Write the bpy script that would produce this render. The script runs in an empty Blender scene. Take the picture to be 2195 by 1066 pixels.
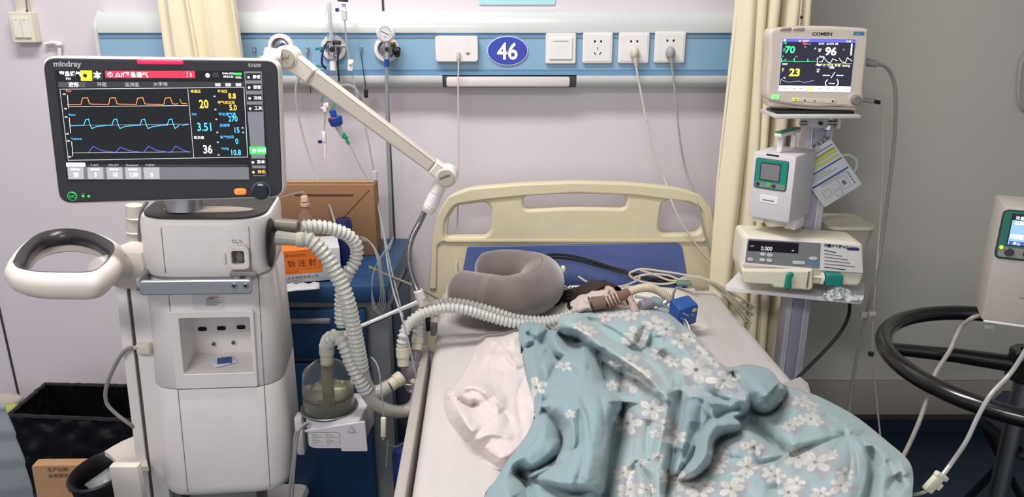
import bpy, bmesh, math, random
import numpy as np
from mathutils import Vector, Matrix, geometry
random.seed(7)
SC = bpy.context.scene
COL = SC.collection
PI = math.pi

# ------------------------------------------------------------ camera
F, DIST, HGT, PITCH = 1585.0, 2.3, 1.4, math.radians(17.5)
cd = bpy.data.cameras.new('camera')
cam = bpy.data.objects.new('camera', cd); COL.objects.link(cam)
cd.sensor_fit = 'HORIZONTAL'; cd.sensor_width = 36.0; cd.lens = F / 2195 * 36.0
cd.clip_start = 0.02
cam.location = (0, -DIST, HGT); cam.rotation_euler = (PI/2 - PITCH, 0, 0)
SC.camera = cam

# ------------------------------------------------------------ world, lamps, exposure
SC.view_settings.view_transform = 'Standard'; SC.view_settings.look = 'None'
SC.view_settings.gamma = 1.0; SC.view_settings.exposure = 0.82
w = bpy.data.worlds.new('ward_fill'); SC.world = w; w.use_nodes = True  # uniform fill added through the room's open side behind the camera
w.node_tree.nodes['Background'].inputs[0].default_value = (0.93, 0.95, 1.0, 1)
w.node_tree.nodes['Background'].inputs[1].default_value = 0.49
def area(name, loc, sx, sy, power, rot=(0, 0, 0), col=(1, 0.98, 0.96), spread=PI):
    l = bpy.data.lights.new(name, 'AREA'); l.shape = 'RECTANGLE'; l.size = sx; l.size_y = sy
    l.energy = power; l.color = col; l.spread = spread
    o = bpy.data.objects.new(name, l); COL.objects.link(o); o.location = loc; o.rotation_euler = rot
    return o
area('ceiling_lamp_light', (-0.55, -1.0, 2.72), 1.2, 0.3, 27)
area('ceiling_lamp_light', (-0.9, -3.2, 2.72), 1.2, 0.6, 30)

# ------------------------------------------------------------ pixel helpers (photo frame 2195x1066)
_S, _C = math.sin(PITCH), math.cos(PITCH)
def ray(u, v):
    a = (u - 1097.5) / F; t = (v - 533) / F
    return Vector((a, _C - t*_S, -(_S + t*_C)))
CAMP = Vector((0, -DIST, HGT))
def at(u, v, y):
    r = ray(u, v); return CAMP + r * ((y + DIST) / r.y)
def pz(u, v, z):
    r = ray(u, v); return CAMP + r * ((z - HGT) / r.z)
def frame(o, yaw=0, lean=0, tilt=0):
    """local X right, Y away, Z up; yaw>0: right side further away; lean>0: top to the right; tilt>0: top away"""
    R = Matrix.Rotation(math.radians(yaw), 3, 'Z') @ Matrix.Rotation(math.radians(lean), 3, 'Y') @ Matrix.Rotation(math.radians(-tilt), 3, 'X')
    M = R.to_4x4(); M.translation = Vector(o); return M
def on(M, u, v, off=0.0):
    """photo pixel -> local (x, z) on the plane local y = off"""
    n = M.to_3x3() @ Vector((0, 1, 0)); o = M @ Vector((0, off, 0))
    r = ray(u, v); s = (o - CAMP).dot(n) / r.dot(n)
    q = M.inverted() @ (CAMP + r * s)
    return (q.x, q.z)

# ------------------------------------------------------------ materials
def lin(c):
    return tuple(((x/255)/12.92 if x/255 <= 0.04045 else ((x/255+0.055)/1.055)**2.4) for x in c)
_M = {}
def mat(name, rgb, rough=0.5, metal=0.0, noise=0.04, scale=30, bump=0.0, bscale=200, emit=0, trans=0, alpha=1, coat=0, sheen=0, ior=1.45, sub=0):
    if name in _M: return _M[name]
    m = bpy.data.materials.new(name); m.use_nodes = True; _M[name] = m
    nt = m.node_tree; b = nt.nodes['Principled BSDF']; c = lin(rgb)
    b.inputs['Roughness'].default_value = rough; b.inputs['Metallic'].default_value = metal
    b.inputs['IOR'].default_value = ior
    if coat: b.inputs['Coat Weight'].default_value = coat; b.inputs['Coat Roughness'].default_value = 0.15
    if sheen: b.inputs['Sheen Weight'].default_value = sheen
    if trans: b.inputs['Transmission Weight'].default_value = trans
    if alpha < 1: b.inputs['Alpha'].default_value = alpha
    if sub:
        b.inputs['Subsurface Weight'].default_value = sub; b.inputs['Subsurface Radius'].default_value = (0.01, 0.006, 0.004)
    tc = nt.nodes.new('ShaderNodeTexCoord')
    n = nt.nodes.new('ShaderNodeTexNoise'); n.inputs['Scale'].default_value = scale; n.inputs['Detail'].default_value = 3
    nt.links.new(tc.outputs['Object'], n.inputs['Vector'])
    mx = nt.nodes.new('ShaderNodeMix'); mx.data_type = 'RGBA'
    nt.links.new(n.outputs['Fac'], mx.inputs['Factor'])
    mx.inputs['A'].default_value = (*[max(0, x*(1-noise)) for x in c], 1)
    mx.inputs['B'].default_value = (*[min(1, x*(1+noise)) for x in c], 1)
    nt.links.new(mx.outputs['Result'], b.inputs['Base Color'])
    if emit:
        b.inputs['Emission Color'].default_value = (*c, 1); b.inputs['Emission Strength'].default_value = emit
    if bump:
        n2 = nt.nodes.new('ShaderNodeTexNoise'); n2.inputs['Scale'].default_value = bscale; n2.inputs['Detail'].default_value = 4
        nt.links.new(tc.outputs['Object'], n2.inputs['Vector'])
        bp = nt.nodes.new('ShaderNodeBump'); bp.inputs['Strength'].default_value = bump; bp.inputs['Distance'].default_value = 0.002
        nt.links.new(n2.outputs['Fac'], bp.inputs['Height']); nt.links.new(bp.outputs['Normal'], b.inputs['Normal'])
    return m
white = mat('white_plastic', (230, 224, 222), 0.42)
white2 = mat('warm_white_plastic', (226, 217, 207), 0.45)
cream = mat('cream_plastic', (214, 203, 172), 0.42)
creamw = mat('ivory_plastic', (222, 216, 196), 0.45)
beige = mat('beige_rubber', (188, 180, 160), 0.5)
dark = mat('charcoal_plastic', (58, 56, 60), 0.38)
darker = mat('black_plastic', (22, 22, 25), 0.4)
hole = mat('deep_black', (8, 8, 9), 0.8)
chrome = mat('chrome', (215, 215, 220), 0.14, 1.0)
steel = mat('brushed_steel', (165, 168, 172), 0.32, 1.0)
alum = mat('anodised_aluminium', (168, 170, 175), 0.4, 0.7)
greyp = mat('grey_plastic', (150, 148, 148), 0.45)
midgrey = mat('mid_grey_plastic', (112, 110, 110), 0.5)
hosem = mat('translucent_white_hose', (222, 221, 214), 0.3, trans=0.4, sub=0.0, noise=0.02)
clear = mat('clear_plastic', (240, 245, 245), 0.08, trans=0.95, ior=1.12, noise=0.0)
tubem = mat('pvc_tube', (200, 206, 202), 0.2, trans=0.6, ior=1.3, noise=0.0)
cordm = mat('cream_cord', (205, 196, 182), 0.5)
cordg = mat('grey_cord', (158, 156, 150), 0.5)
blackc = mat('black_cable', (18, 18, 22), 0.45)
teal = mat('teal_plastic', (28, 132, 116), 0.4)
bluep = mat('blue_plastic', (28, 70, 160), 0.35)
navyp = mat('navy_plastic', (28, 30, 110), 0.4)
greenp = mat('green_plastic', (30, 140, 80), 0.4)
ink = mat('print_black', (30, 28, 30), 0.6)
inkg = mat('print_grey', (120, 116, 116), 0.6)
red = mat('print_red', (180, 40, 60), 0.6)
groove = mat('panel_gap', (128, 121, 119), 0.8)

# ------------------------------------------------------------ mesh collector
_WL = {}
def wloc(o): return _WL.get(o.name, Vector((0, 0, 0)))
def smooth_path(pts, n=8):
    pts = [Vector(p) for p in pts]
    if len(pts) < 3: return [pts[0].lerp(pts[-1], i/n) for i in range(n+1)]
    P = [2*pts[0]-pts[1]] + pts + [2*pts[-1]-pts[-2]]; out = []
    for i in range(1, len(P)-2):
        a, b, c, d = P[i-1:i+3]
        for k in range(n):
            t = k/n
            out.append(0.5*((2*b)+(c-a)*t+(2*a-5*b+4*c-d)*t*t+(3*b-a-3*c+d)*t**3))
    out.append(pts[-1]); return out
def resample(path, step):
    d = [0]
    for a, b in zip(path, path[1:]): d.append(d[-1]+(b-a).length)
    n = max(2, int(d[-1]/step)); out = []; j = 0
    for i in range(n+1):
        s = d[-1]*i/n
        while j < len(d)-2 and d[j+1] < s: j += 1
        t = (s-d[j])/max(1e-9, d[j+1]-d[j]); out.append(path[j].lerp(path[j+1], min(1, t)))
    return out, d[-1]
def roundpoly(pts, r, seg=6):
    out = []; n = len(pts); rs = r if isinstance(r, (list, tuple)) else [r]*n
    for i in range(n):
        p = Vector(pts[i][:2]); a = Vector(pts[i-1][:2]); b = Vector(pts[(i+1) % n][:2])
        da, db = (a-p), (b-p); rr = min(rs[i], da.length*0.49, db.length*0.49)
        if rr < 1e-6: out.append((p.x, p.y)); continue
        p0 = p+da.normalized()*rr; p1 = p+db.normalized()*rr
        for k in range(seg+1):
            t = k/seg; q = (1-t)**2*p0+2*t*(1-t)*p+t*t*p1; out.append((q.x, q.y))
    return out
def rrect(x0, z0, x1, z1, r, seg=6): return roundpoly([(x0, z0), (x1, z0), (x1, z1), (x0, z1)], r, seg)
def ellipse(cx, cz, rx, rz, n=40): return [(cx+rx*math.cos(2*PI*i/n), cz+rz*math.sin(2*PI*i/n)) for i in range(n)]
_tmpn = 0
class MB:
    def __init__(s, M=None):
        s.v = []; s.f = []; s.mi = []; s.sm = []; s.mats = []; s.M = M.copy() if M else Matrix.Identity(4)
    def add(s, vs, fs, m, smooth=True, raw=False):
        if m not in s.mats: s.mats.append(m)
        k = s.mats.index(m); n = len(s.v)
        s.v += [Vector(p) if raw else s.M @ Vector(p) for p in vs]
        for f in fs: s.f.append([n+i for i in f]); s.mi.append(k); s.sm.append(smooth)
        return s
    def mesh(s, me, m, T=None, smooth=False):
        T = T or Matrix.Identity(4)
        s.add([T @ p.co for p in me.vertices], [list(p.vertices) for p in me.polygons], m, smooth)
    def box(s, c, size, m, bev=0.0, R=None, seg=2):
        bm = bmesh.new(); bmesh.ops.create_cube(bm, size=1)
        for p in bm.verts: p.co = Vector((p.co.x*size[0], p.co.y*size[1], p.co.z*size[2]))
        if bev > 0: bmesh.ops.bevel(bm, geom=bm.edges[:], offset=min(bev, min(size)*0.45), segments=seg, profile=0.5, affect='EDGES')
        T = Matrix.Translation(c) @ (R.to_4x4() if R else Matrix.Identity(4))
        s.add([T @ p.co for p in bm.verts], [[q.index for q in f.verts] for f in bm.faces], m, bev > 0); bm.free(); return s
    def tube(s, path, r, m, seg=10, caps=True, flat=1.0, raw=False):
        n = len(path); path = [Vector(p) for p in path]; vs = []; fs = []
        t0 = (path[1]-path[0]).normalized(); nrm = t0.orthogonal().normalized()
        for i, p in enumerate(path):
            t = (path[min(i+1, n-1)]-path[max(i-1, 0)]).normalized()
            nrm = (nrm-t*nrm.dot(t))
            nrm = nrm.normalized() if nrm.length > 1e-6 else t.orthogonal().normalized()
            b = t.cross(nrm); rr = r(i/(n-1)) if callable(r) else (r[i] if isinstance(r, list) else r)
            for k in range(seg):
                a = 2*PI*k/seg; vs.append(p+nrm*math.cos(a)*rr+b*math.sin(a)*rr*flat)
        for i in range(n-1):
            for k in range(seg):
                fs.append([i*seg+k, i*seg+(k+1) % seg, (i+1)*seg+(k+1) % seg, (i+1)*seg+k])
        if caps: fs.append(list(range(seg))[::-1]); fs.append([(n-1)*seg+k for k in range(seg)])
        return s.add(vs, fs, m, True, raw)
    def cyl(s, p0, p1, r, m, seg=20, r1=None, bev=0.0):
        p0, p1 = Vector(p0), Vector(p1); r1 = r if r1 is None else r1
        L = (p1-p0).length; d = (p1-p0)/L; b = min(bev, L*0.4)
        if b > 0: pts = [p0, p0+d*b, p1-d*b, p1]; rr = [r-b, r, r1, r1-b]
        else: pts = [p0, p1]; rr = [r, r1]
        n = d.orthogonal().normalized(); q = d.cross(n); vs = []; fs = []
        for p, a_ in zip(pts, rr):
            for k in range(seg):
                a = 2*PI*k/seg; vs.append(p+n*math.cos(a)*a_+q*math.sin(a)*a_)
        for i in range(len(pts)-1):
            for k in range(seg): fs.append([i*seg+k, i*seg+(k+1) % seg, (i+1)*seg+(k+1) % seg, (i+1)*seg+k])
        s.add(vs, fs, m, True)
        nn = len(vs); s.add(vs[:seg], [list(range(seg))[::-1]], m, False); s.add(vs[nn-seg:], [list(range(seg))], m, False)
        return s
    def lathe(s, prof, o, m, axis=(0, 0, 1), seg=32, sx=1.0, sy=1.0):
        o = Vector(o); d = Vector(axis).normalized()
        n = Vector((1, 0, 0)) if abs(d.x) < 0.9 else Vector((0, 1, 0)); n = (n-d*n.dot(d)).normalized(); q = d.cross(n)
        vs = []; fs = []
        for (r, z) in prof:
            for k in range(seg):
                a = 2*PI*k/seg; vs.append(o+d*z+n*math.cos(a)*r*sx+q*math.sin(a)*r*sy)
        for i in range(len(prof)-1):
            for k in range(seg): fs.append([i*seg+k, i*seg+(k+1) % seg, (i+1)*seg+(k+1) % seg, (i+1)*seg+k])
        return s.add(vs, fs, m, True)
    def ell(s, c, rad, m, R=None, nu=24, nv=14, warp=None):
        vs = []; fs = []; c = Vector(c)
        for j in range(nv+1):
            th = PI*j/nv
            for i in range(nu):
                ph = 2*PI*i/nu; p = Vector((math.sin(th)*math.cos(ph)*rad[0], math.sin(th)*math.sin(ph)*rad[1], math.cos(th)*rad[2]))
                if warp: p = warp(p)
                if R: p = R @ p
                vs.append(c+p)
        for j in range(nv):
            for i in range(nu): fs.append([j*nu+i, (j+1)*nu+i, (j+1)*nu+(i+1) % nu, j*nu+(i+1) % nu])
        return s.add(vs, fs, m, True)
    def prism(s, outer, y0, y1, m, bev=0.0, holes=(), smooth=False, res=2):
        """polygon in the local XZ plane extruded from y0 (front) to y1 (back)"""
        cu = bpy.data.curves.new('tmp', 'CURVE'); cu.dimensions = '2D'; cu.fill_mode = 'BOTH'
        for pl in [outer]+list(holes):
            sp = cu.splines.new('POLY'); sp.points.add(len(pl)-1); sp.use_cyclic_u = True
            for i, p in enumerate(pl): sp.points[i].co = (p[0], p[1], 0, 1)
        h = abs(y1-y0)/2; bev = min(bev, h)
        cu.extrude = h-bev; cu.bevel_depth = bev; cu.bevel_resolution = res; cu.offset = -bev
        o = bpy.data.objects.new('tmp', cu); COL.objects.link(o)
        me = bpy.data.meshes.new_from_object(o.evaluated_get(bpy.context.evaluated_depsgraph_get()))
        T = Matrix.Translation((0, (y0+y1)/2, 0)) @ Matrix.Rotation(PI/2, 4, 'X')
        s.mesh(me, m, T, smooth)
        bpy.data.objects.remove(o); bpy.data.curves.remove(cu); bpy.data.meshes.remove(me); return s
    def flat(s, pts, y, m):
        """flat printed patch facing local -Y"""
        ar = sum(pts[i-1][0]*pts[i][1]-pts[i][0]*pts[i-1][1] for i in range(len(pts)))
        if ar < 0: pts = pts[::-1]
        return s.add([(p[0], y, p[1]) for p in pts], [list(range(len(pts)))], m, False)
    def rect(s, x0, z0, x1, z1, y, m): return s.flat([(x0, z0), (x1, z0), (x1, z1), (x0, z1)], y, m)
    def line(s, pts, w_, y, m):
        for (a, b) in zip(pts, pts[1:]):
            a, b = Vector(a[:2]), Vector(b[:2]); d = b-a
            if d.length < 1e-7: continue
            n = Vector((-d.y, d.x)).normalized()*w_/2; e = d.normalized()*w_*0.3
            s.flat([tuple(a-n-e), tuple(b-n+e), tuple(b+n+e), tuple(a+n-e)], y, m)
        return s
    def text(s, txt, x, z, size, y, m, ext=0.0, bold=0.0, align='LEFT', rot=0.0, sx=1.0):
        cu = bpy.data.curves.new('tmp', 'FONT'); cu.body = txt; cu.size = size; cu.extrude = ext; cu.offset = bold
        cu.align_x = align; cu.resolution_u = 3
        o = bpy.data.objects.new('tmp', cu); COL.objects.link(o)
        me = bpy.data.meshes.new_from_object(o.evaluated_get(bpy.context.evaluated_depsgraph_get()))
        T = Matrix.Translation((x, y, z)) @ Matrix.Rotation(PI/2, 4, 'X') @ Matrix.Rotation(rot, 4, 'Z') @ Matrix.Diagonal((sx, 1, 1, 1))
        s.mesh(me, m, T, False)
        bpy.data.objects.remove(o); bpy.data.curves.remove(cu); bpy.data.meshes.remove(me); return s
    def cut(s, boxes):
        """carve boxes (MB objects) out of everything collected so far"""
        a = s._obj('tmpa'); bs = []
        for b in boxes:
            ob = b._obj('tmpb'); bs.append(ob); md = a.modifiers.new('b', 'BOOLEAN'); md.object = ob; md.operation = 'DIFFERENCE'; md.solver = 'EXACT'
            md.material_mode = 'TRANSFER'
        me = bpy.data.meshes.new_from_object(a.evaluated_get(bpy.context.evaluated_depsgraph_get()))
        s.v = [p.co.copy() for p in me.vertices]; s.f = [list(p.vertices) for p in me.polygons]
        s.mats = [m for m in me.materials]; s.mi = [p.material_index for p in me.polygons]; s.sm = [p.use_smooth for p in me.polygons]
        for o in [a]+bs: bpy.data.objects.remove(o)
        return s
    def _obj(s, name):
        me = bpy.data.meshes.new(name); me.from_pydata(s.v, [], s.f)
        for m in s.mats: me.materials.append(m)
        me.polygons.foreach_set('material_index', s.mi); me.polygons.foreach_set('use_smooth', s.sm); me.update()
        o = bpy.data.objects.new(name, me); COL.objects.link(o); return o
    def build(s, name, parent=None, loc=None, sharp=40):
        base = wloc(parent) if parent else (Vector(loc) if loc is not None else None)
        if base is None:
            lo = [min(p[i] for p in s.v) for i in range(3)]; hi = [max(p[i] for p in s.v) for i in range(3)]
            base = Vector(((lo[0]+hi[0])/2, (lo[1]+hi[1])/2, lo[2]))
        me = bpy.data.meshes.new(name); me.from_pydata([p-base for p in s.v], [], s.f)
        for m in s.mats: me.materials.append(m)
        me.polygons.foreach_set('material_index', s.mi); me.polygons.foreach_set('use_smooth', s.sm); me.update()
        if sharp: me.set_sharp_from_angle(angle=math.radians(sharp))
        o = bpy.data.objects.new(name, me); COL.objects.link(o)
        if parent: o.parent = parent
        else: o.location = base
        _WL[o.name] = base.copy(); return o
def tag(o, label, cat, group=None, kind=None):
    o['label'] = label; o['category'] = cat
    if group: o['group'] = group
    if kind: o['kind'] = kind
    return o
def thing(name, loc, label, cat, group=None):
    o = bpy.data.objects.new(name, None); COL.objects.link(o); o.location = loc; o.empty_display_size = 0.05
    _WL[o.name] = Vector(loc); return tag(o, label, cat, group)
def struct(mb, name):
    o = mb.build(name, loc=(0, 0, 0)); o['kind'] = 'structure'; return o
def cable(name, pts, r, m, label, cat='cable', group=None, n=8, parent=None, seg=8):
    b = MB(); b.tube(smooth_path(pts, n), r, m, seg)
    o = b.build(name, parent)
    if parent is None: tag(o, label, cat, group)
    return o
def corrugate(mb, pts, r, m, period=0.0105, amp=0.0042, seg=18, sub=5, r2=None):
    path, L = resample(smooth_path(pts, 14), period/sub); n = len(path)-1; rr = []
    prof = [0, 0.25, 0.85, 1.0, 0.4]
    for i in range(n+1):
        rad = r if r2 is None else r+(r2-r)*i/n
        rr.append(rad+amp*prof[i % sub] if 2 < i < n-2 else rad)
    mb.tube(path, rr, m, seg); return mb
# ============================================================ SETTING
wallm = mat('painted_wall_panel', (215, 207, 213), 0.34, noise=0.02, scale=3)
wallg = mat('grey_beige_wall', (190, 187, 179), 0.75, noise=0.03, scale=4)  # darker, greyer tone than the main wall panels
floorm = mat('blue_vinyl_floor', (28, 42, 62), 0.35, noise=0.15, scale=12)
ceilm = mat('ceiling_paint', (225, 225, 225), 0.8)
skirtm = mat('grey_skirting', (158, 150, 142), 0.5)
coveb = mat('blue_floor_cove', (24, 36, 56), 0.4)
b = MB(); b.box((-0.94, 0.04, 1.36), (3.6, 0.08, 2.8), wallm); struct(b, 'wall_back')
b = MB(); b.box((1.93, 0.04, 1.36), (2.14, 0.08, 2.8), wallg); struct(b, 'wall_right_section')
b = MB(); b.box((-2.74, -2.2, 1.36), (0.08, 4.4, 2.8), wallm); struct(b, 'wall_left')
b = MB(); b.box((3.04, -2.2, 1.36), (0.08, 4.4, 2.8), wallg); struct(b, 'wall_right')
b = MB(); b.box((0.15, -2.2, -0.04), (5.7, 4.4, 0.08), floorm); struct(b, 'floor')
b = MB(); b.box((0.15, -2.2, 2.8), (5.7, 4.4, 0.08), ceilm); struct(b, 'ceiling')
for i, (x, z0, z1) in enumerate([(-1.715, 0, 2.7), (-0.381, 0, 2.7)]):
    b = MB(); b.box((x, -0.0015, (z0+z1)/2), (0.006, 0.004, z1-z0), mat('dark_seam', (58, 54, 56), 0.7)); struct(b, 'trim_%d' % (i+1))
b = MB(); b.box((1.93, -0.008, 0.135), (2.14, 0.018, 0.13), skirtm, 0.003); b.box((1.93, -0.01, 0.065), (2.14, 0.022, 0.018), mat('dark_trim', (60, 56, 54), 0.5)); struct(b, 'baseboard_right')
b = MB(); b.box((1.93, -0.006, 0.03), (2.14, 0.014, 0.056), coveb); struct(b, 'trim_3')

# ============================================================ WALL RAIL (bed-head unit)
railw = mat('rail_white_aluminium', (198, 201, 200), 0.28, noise=0.01, coat=0.3)
railb = mat('rail_blue_panel', (132, 170, 196), 0.2, noise=0.02, coat=0.6)
railb2 = mat('rail_blue_edge', (104, 146, 180), 0.25, noise=0.02, coat=0.4)
rail = thing('bedhead_service_rail', (-0.2, 0, 1.2), 'long white wall rail with blue panel above the bed', 'wall rail')
X0, X1 = -1.205, 0.80
def railprof(name, prof, m, x0=X0, x1=X1):
    bb = MB(); n = len(prof); vs = [(x0, y, z) for y, z in prof]+[(x1, y, z) for y, z in prof]
    fs = [[i, (i+1) % n, n+(i+1) % n, n+i] for i in range(n)]+[list(range(n))[::-1], list(range(n, 2*n))]
    bb.add(vs, fs, m, True); return bb.build(name, rail, sharp=35)
arc = lambda cy, cz, r, a0, a1, k=8: [(cy+r*math.cos(math.radians(a0+(a1-a0)*i/k)), cz+r*math.sin(math.radians(a0+(a1-a0)*i/k))) for i in range(k+1)]
railprof('top_cover', [(0, 1.352)]+[(-0.062, 1.352)]+[(-0.062, 1.372)]+[(-0.056+0.0*i, 1.385) for i in range(1)]+[(-0.05, 1.396), (-0.04, 1.405), (-0.028, 1.411), (0, 1.413)], railw)
railprof('blue_panel', [(0, 1.246), (-0.055, 1.246), (-0.055, 1.336), (-0.055, 1.338), (0, 1.338)], railb)
pb = MB(); pb.box(((X0+X1)/2, -0.0285, 1.345), (X1-X0, 0.057, 0.0135), railb2); pb.box(((X0+X1)/2, -0.029, 1.3375), (X1-X0, 0.0555, 0.0022), groove)
pb.box(((X0+X1)/2, -0.0285, 1.2385), (X1-X0, 0.057, 0.0135), railb2); pb.box(((X0+X1)/2, -0.029, 1.2463), (X1-X0, 0.0555, 0.0014), mat('blue_line', (80, 112, 140), 0.5))
pb.build('blue_edge_strip', rail)
lamp0, lamp1 = at(948, 175, -.07).x, at(1236, 175, -.07).x
for (xa, xb) in ((X0, lamp0), (lamp1, X1)):
    railprof('bottom_cover', [(0, 1.231), (-0.064, 1.231), (-0.066, 1.222), (-0.064, 1.21), (-0.057, 1.201), (-0.045, 1.196), (0, 1.195)], railw, xa, xb)
lampd = mat('lamp_diffuser', (214, 206, 202), 0.35)
bb = MB(); bb.box(((lamp0+lamp1)/2, -0.03, 1.213), (lamp1-lamp0, 0.058, 0.034), dark, 0.003); bb.build('lamp_housing', rail)
bb = MB(); bb.box(((lamp0+lamp1)/2-0.004, -0.040, 1.2125), (lamp1-lamp0-0.03, 0.056, 0.029), lampd, 0.006); bb.build('lamp_diffuser', rail)
bb = MB(); bb.prism(roundpoly([(0.0, 1.192), (0.0, 1.415), (-0.03, 1.415), (-0.068, 1.37), (-0.07, 1.192)], 0.012), -0.006, 0.006, railw, 0.002)
R = Matrix.Rotation(PI/2, 4, 'Z')
bb.v = [Vector((X0-0.004+p.y, p.x, p.z)) for p in bb.v]; bb.build('end_cap', rail)

# wall gas outlets with white rings
def ring_outlet(u, v, ru, lab):
    c = at(u, v, -0.056); r = ru/ (F/2.18)
    t = thing('gas_outlet', c, lab, 'gas outlet', 'gas outlets on the blue rail')
    k = MB(); k.lathe([(r*0.66, 0), (r*0.67, 0.008), (r*0.70, 0.0105), (r*0.94, 0.0105), (r*.99, 0.007), (r, 0.0)], c, white, (0, -1, 0)); k.build('ring', t)
    k = MB(); k.lathe([(0.0, 0.012), (r*0.3, 0.012), (r*0.34, 0.004), (r*0.6, 0.003), (r*0.68, 0.0)], c, steel, (0, -1, 0)); k.build('socket_face', t)
    k = MB(); k.cyl(c, c+Vector((0, -0.035, 0)), r*0.27, midgrey, 16, bev=0.002); k.build('valve', t)
    return c
g1 = ring_outlet(603, 101, 28, 'round gas outlet behind the white arm joint, with navy plug')
g2 = ring_outlet(716, 103, 27, 'round gas outlet holding the tall clear flowmeter')
g3 = ring_outlet(829, 106, 27, 'round gas outlet holding the vacuum gauge')
k = MB(); k.tube(smooth_path([at(606, 98, -.09), at(596, 108, -.12), at(580, 118, -.14)]), 0.009, navyp); tag(k.build('gas_probe'), 'navy blue probe plugged into leftmost gas outlet', 'gas plug')
# flowmeter
def P(u, v, y): return at(u, v, y)
px_ = lambda n, y=-0.1: n/(F/(2.2+0))*1.0
t = thing('oxygen_flowmeter', P(714, 110, -.1), 'tall clear flowmeter tube on metal valve body at middle gas outlet', 'flowmeter')
a, c = P(709, 10, -.11), P(711, 88, -.11)
k = MB(); k.lathe([(0, (a-c).length+0.001), (0.006, (a-c).length-0.001), (0.011, (a-c).length-0.009), (0.0125, (a-c).length-0.02), (0.0125, 0.02), (0.011, 0.0)], c, clear, (0, 0, 1), 20); k.build('outer_tube', t)
k = MB(); k.cyl(c, c+Vector((0, 0, .105)), 0.0055, mat('frosted_tube', (215, 218, 216), 0.25, alpha=0.75), 12); k.build('inner_tube', t)
k = MB(); k.cyl(P(711, 92, -.11), P(712, 122, -.11), 0.0125, chrome, 16, bev=0.002); k.cyl(P(712, 118, -.11), P(713, 128, -.11), 0.015, chrome, 6, bev=0.002); k.build('valve_body', t)
k = MB(); k.cyl(P(712, 106, -.11), P(712, 106, -.135), 0.008, darker, 14, bev=0.002); k.cyl(P(712, 106, -.06), P(712, 106, -.11), 0.007, chrome, 12); k.build('valve_knob', t)
k = MB(); k.cyl(P(713, 126, -.11), P(714, 152, -.11), 0.0095, white, 16, bev=0.002); k.cyl(P(714, 152, -.11), P(716, 174, -.11), 0.014, clear, 16, bev=0.003); k.build('humidifier_cup', t)
k = MB(); k.cyl(P(676, 105, -.11), P(698, 101, -.11), 0.0035, teal, 10); k.cyl(P(678, 141, -.11), P(700, 143, -.11), 0.0035, teal, 10); k.cyl(P(686, 108, -.11), P(690, 107, -.11), 0.006, teal, 10); k.build('hose_barb', t)
k = MB(); k.tube(smooth_path([P(696, 96, -.12), P(692, 112, -.13), P(690, 135, -.13), P(698, 148, -.12)]), 0.003, navyp)
k.tube(smooth_path([P(716, 88, -.12), P(727, 98, -.13), P(724, 130, -.13), P(727, 175, -.12)]), 0.0025, blackc)
k.cyl(P(718, 98, -.13), P(740, 100, -.13), 0.004, chrome, 8); k.box(P(722, 92, -.12), (0.022, 0.02, 0.012), darker, 0.003); k.build('probe_tether', t)
# vacuum regulator
t = thing('vacuum_regulator', P(829, 100, -.1), 'round dial vacuum gauge on metal valve at right gas outlet', 'vacuum gauge')
gc = P(829, 71, -.1)
k = MB(); k.cyl(gc, gc+Vector((0, -.028, 0)), 0.0255, white, 32, bev=0.004); k.build('gauge_case', t)
k = MB(Matrix.Translation(gc+Vector((0, -.0285, 0)))); k.flat(ellipse(0, 0, .021, .021), -0.0002, mat('dial_face', (205, 205, 208), 0.3))
for i in range(11):
    a_ = math.radians(215-25*i); k.line([(math.cos(a_)*.0145, math.sin(a_)*.0145), (math.cos(a_)*.018, math.sin(a_)*.018)], .0011, -0.0006, ink)
k.line([(-.011, .006), (.010, -.004)], .0016, -0.0008, ink); k.text('MPa', 0, -.012, .005, -.0006, ink, align='CENTER'); k.build('dial', t)
k = MB(); k.cyl(P(829, 90, -.105), P(829, 128, -.105), 0.009, chrome, 16, bev=0.002); k.cyl(P(829, 100, -.105), P(829, 112, -.105), 0.0125, steel, 6, bev=0.001); k.cyl(P(829, 106, -.12), P(829, 106, -.135), 0.006, darker, 12); k.cyl(P(829, 106, -.06), P(829, 106, -.11), 0.007, chrome, 12); k.build('valve_body', t)
k = MB(); k.cyl(P(842, 108, -.09), P(858, 110, -.09), 0.012, darker, 14, bev=0.003); k.cyl(P(838, 96, -.08), P(848, 94, -.08), 0.006, brass if False else mat('brass', (170, 140, 70), 0.3, 1.0), 10); k.cyl(P(850, 104, -.09), P(852, 122, -.09), 0.008, darker, 12, bev=0.002); k.build('control_knob', t)
k = MB(); k.tube(smooth_path([P(829, 126, -.105), P(829.5, 200, -.1), P(831, 300, -.09), P(836, 420, -.08), P(841, 600, -.08), P(846, 760, -.07), P(850, 900, -.07)]), 0.0058, mat('clear_hose', (178, 184, 190), 0.15, trans=0.5, ior=1.35))
k.cyl(P(829, 128, -.105), P(829, 142, -.105), 0.0075, bluep, 12); tag(k.build('suction_hose'), 'long clear hose hanging straight down from the vacuum gauge', 'hose')
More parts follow.
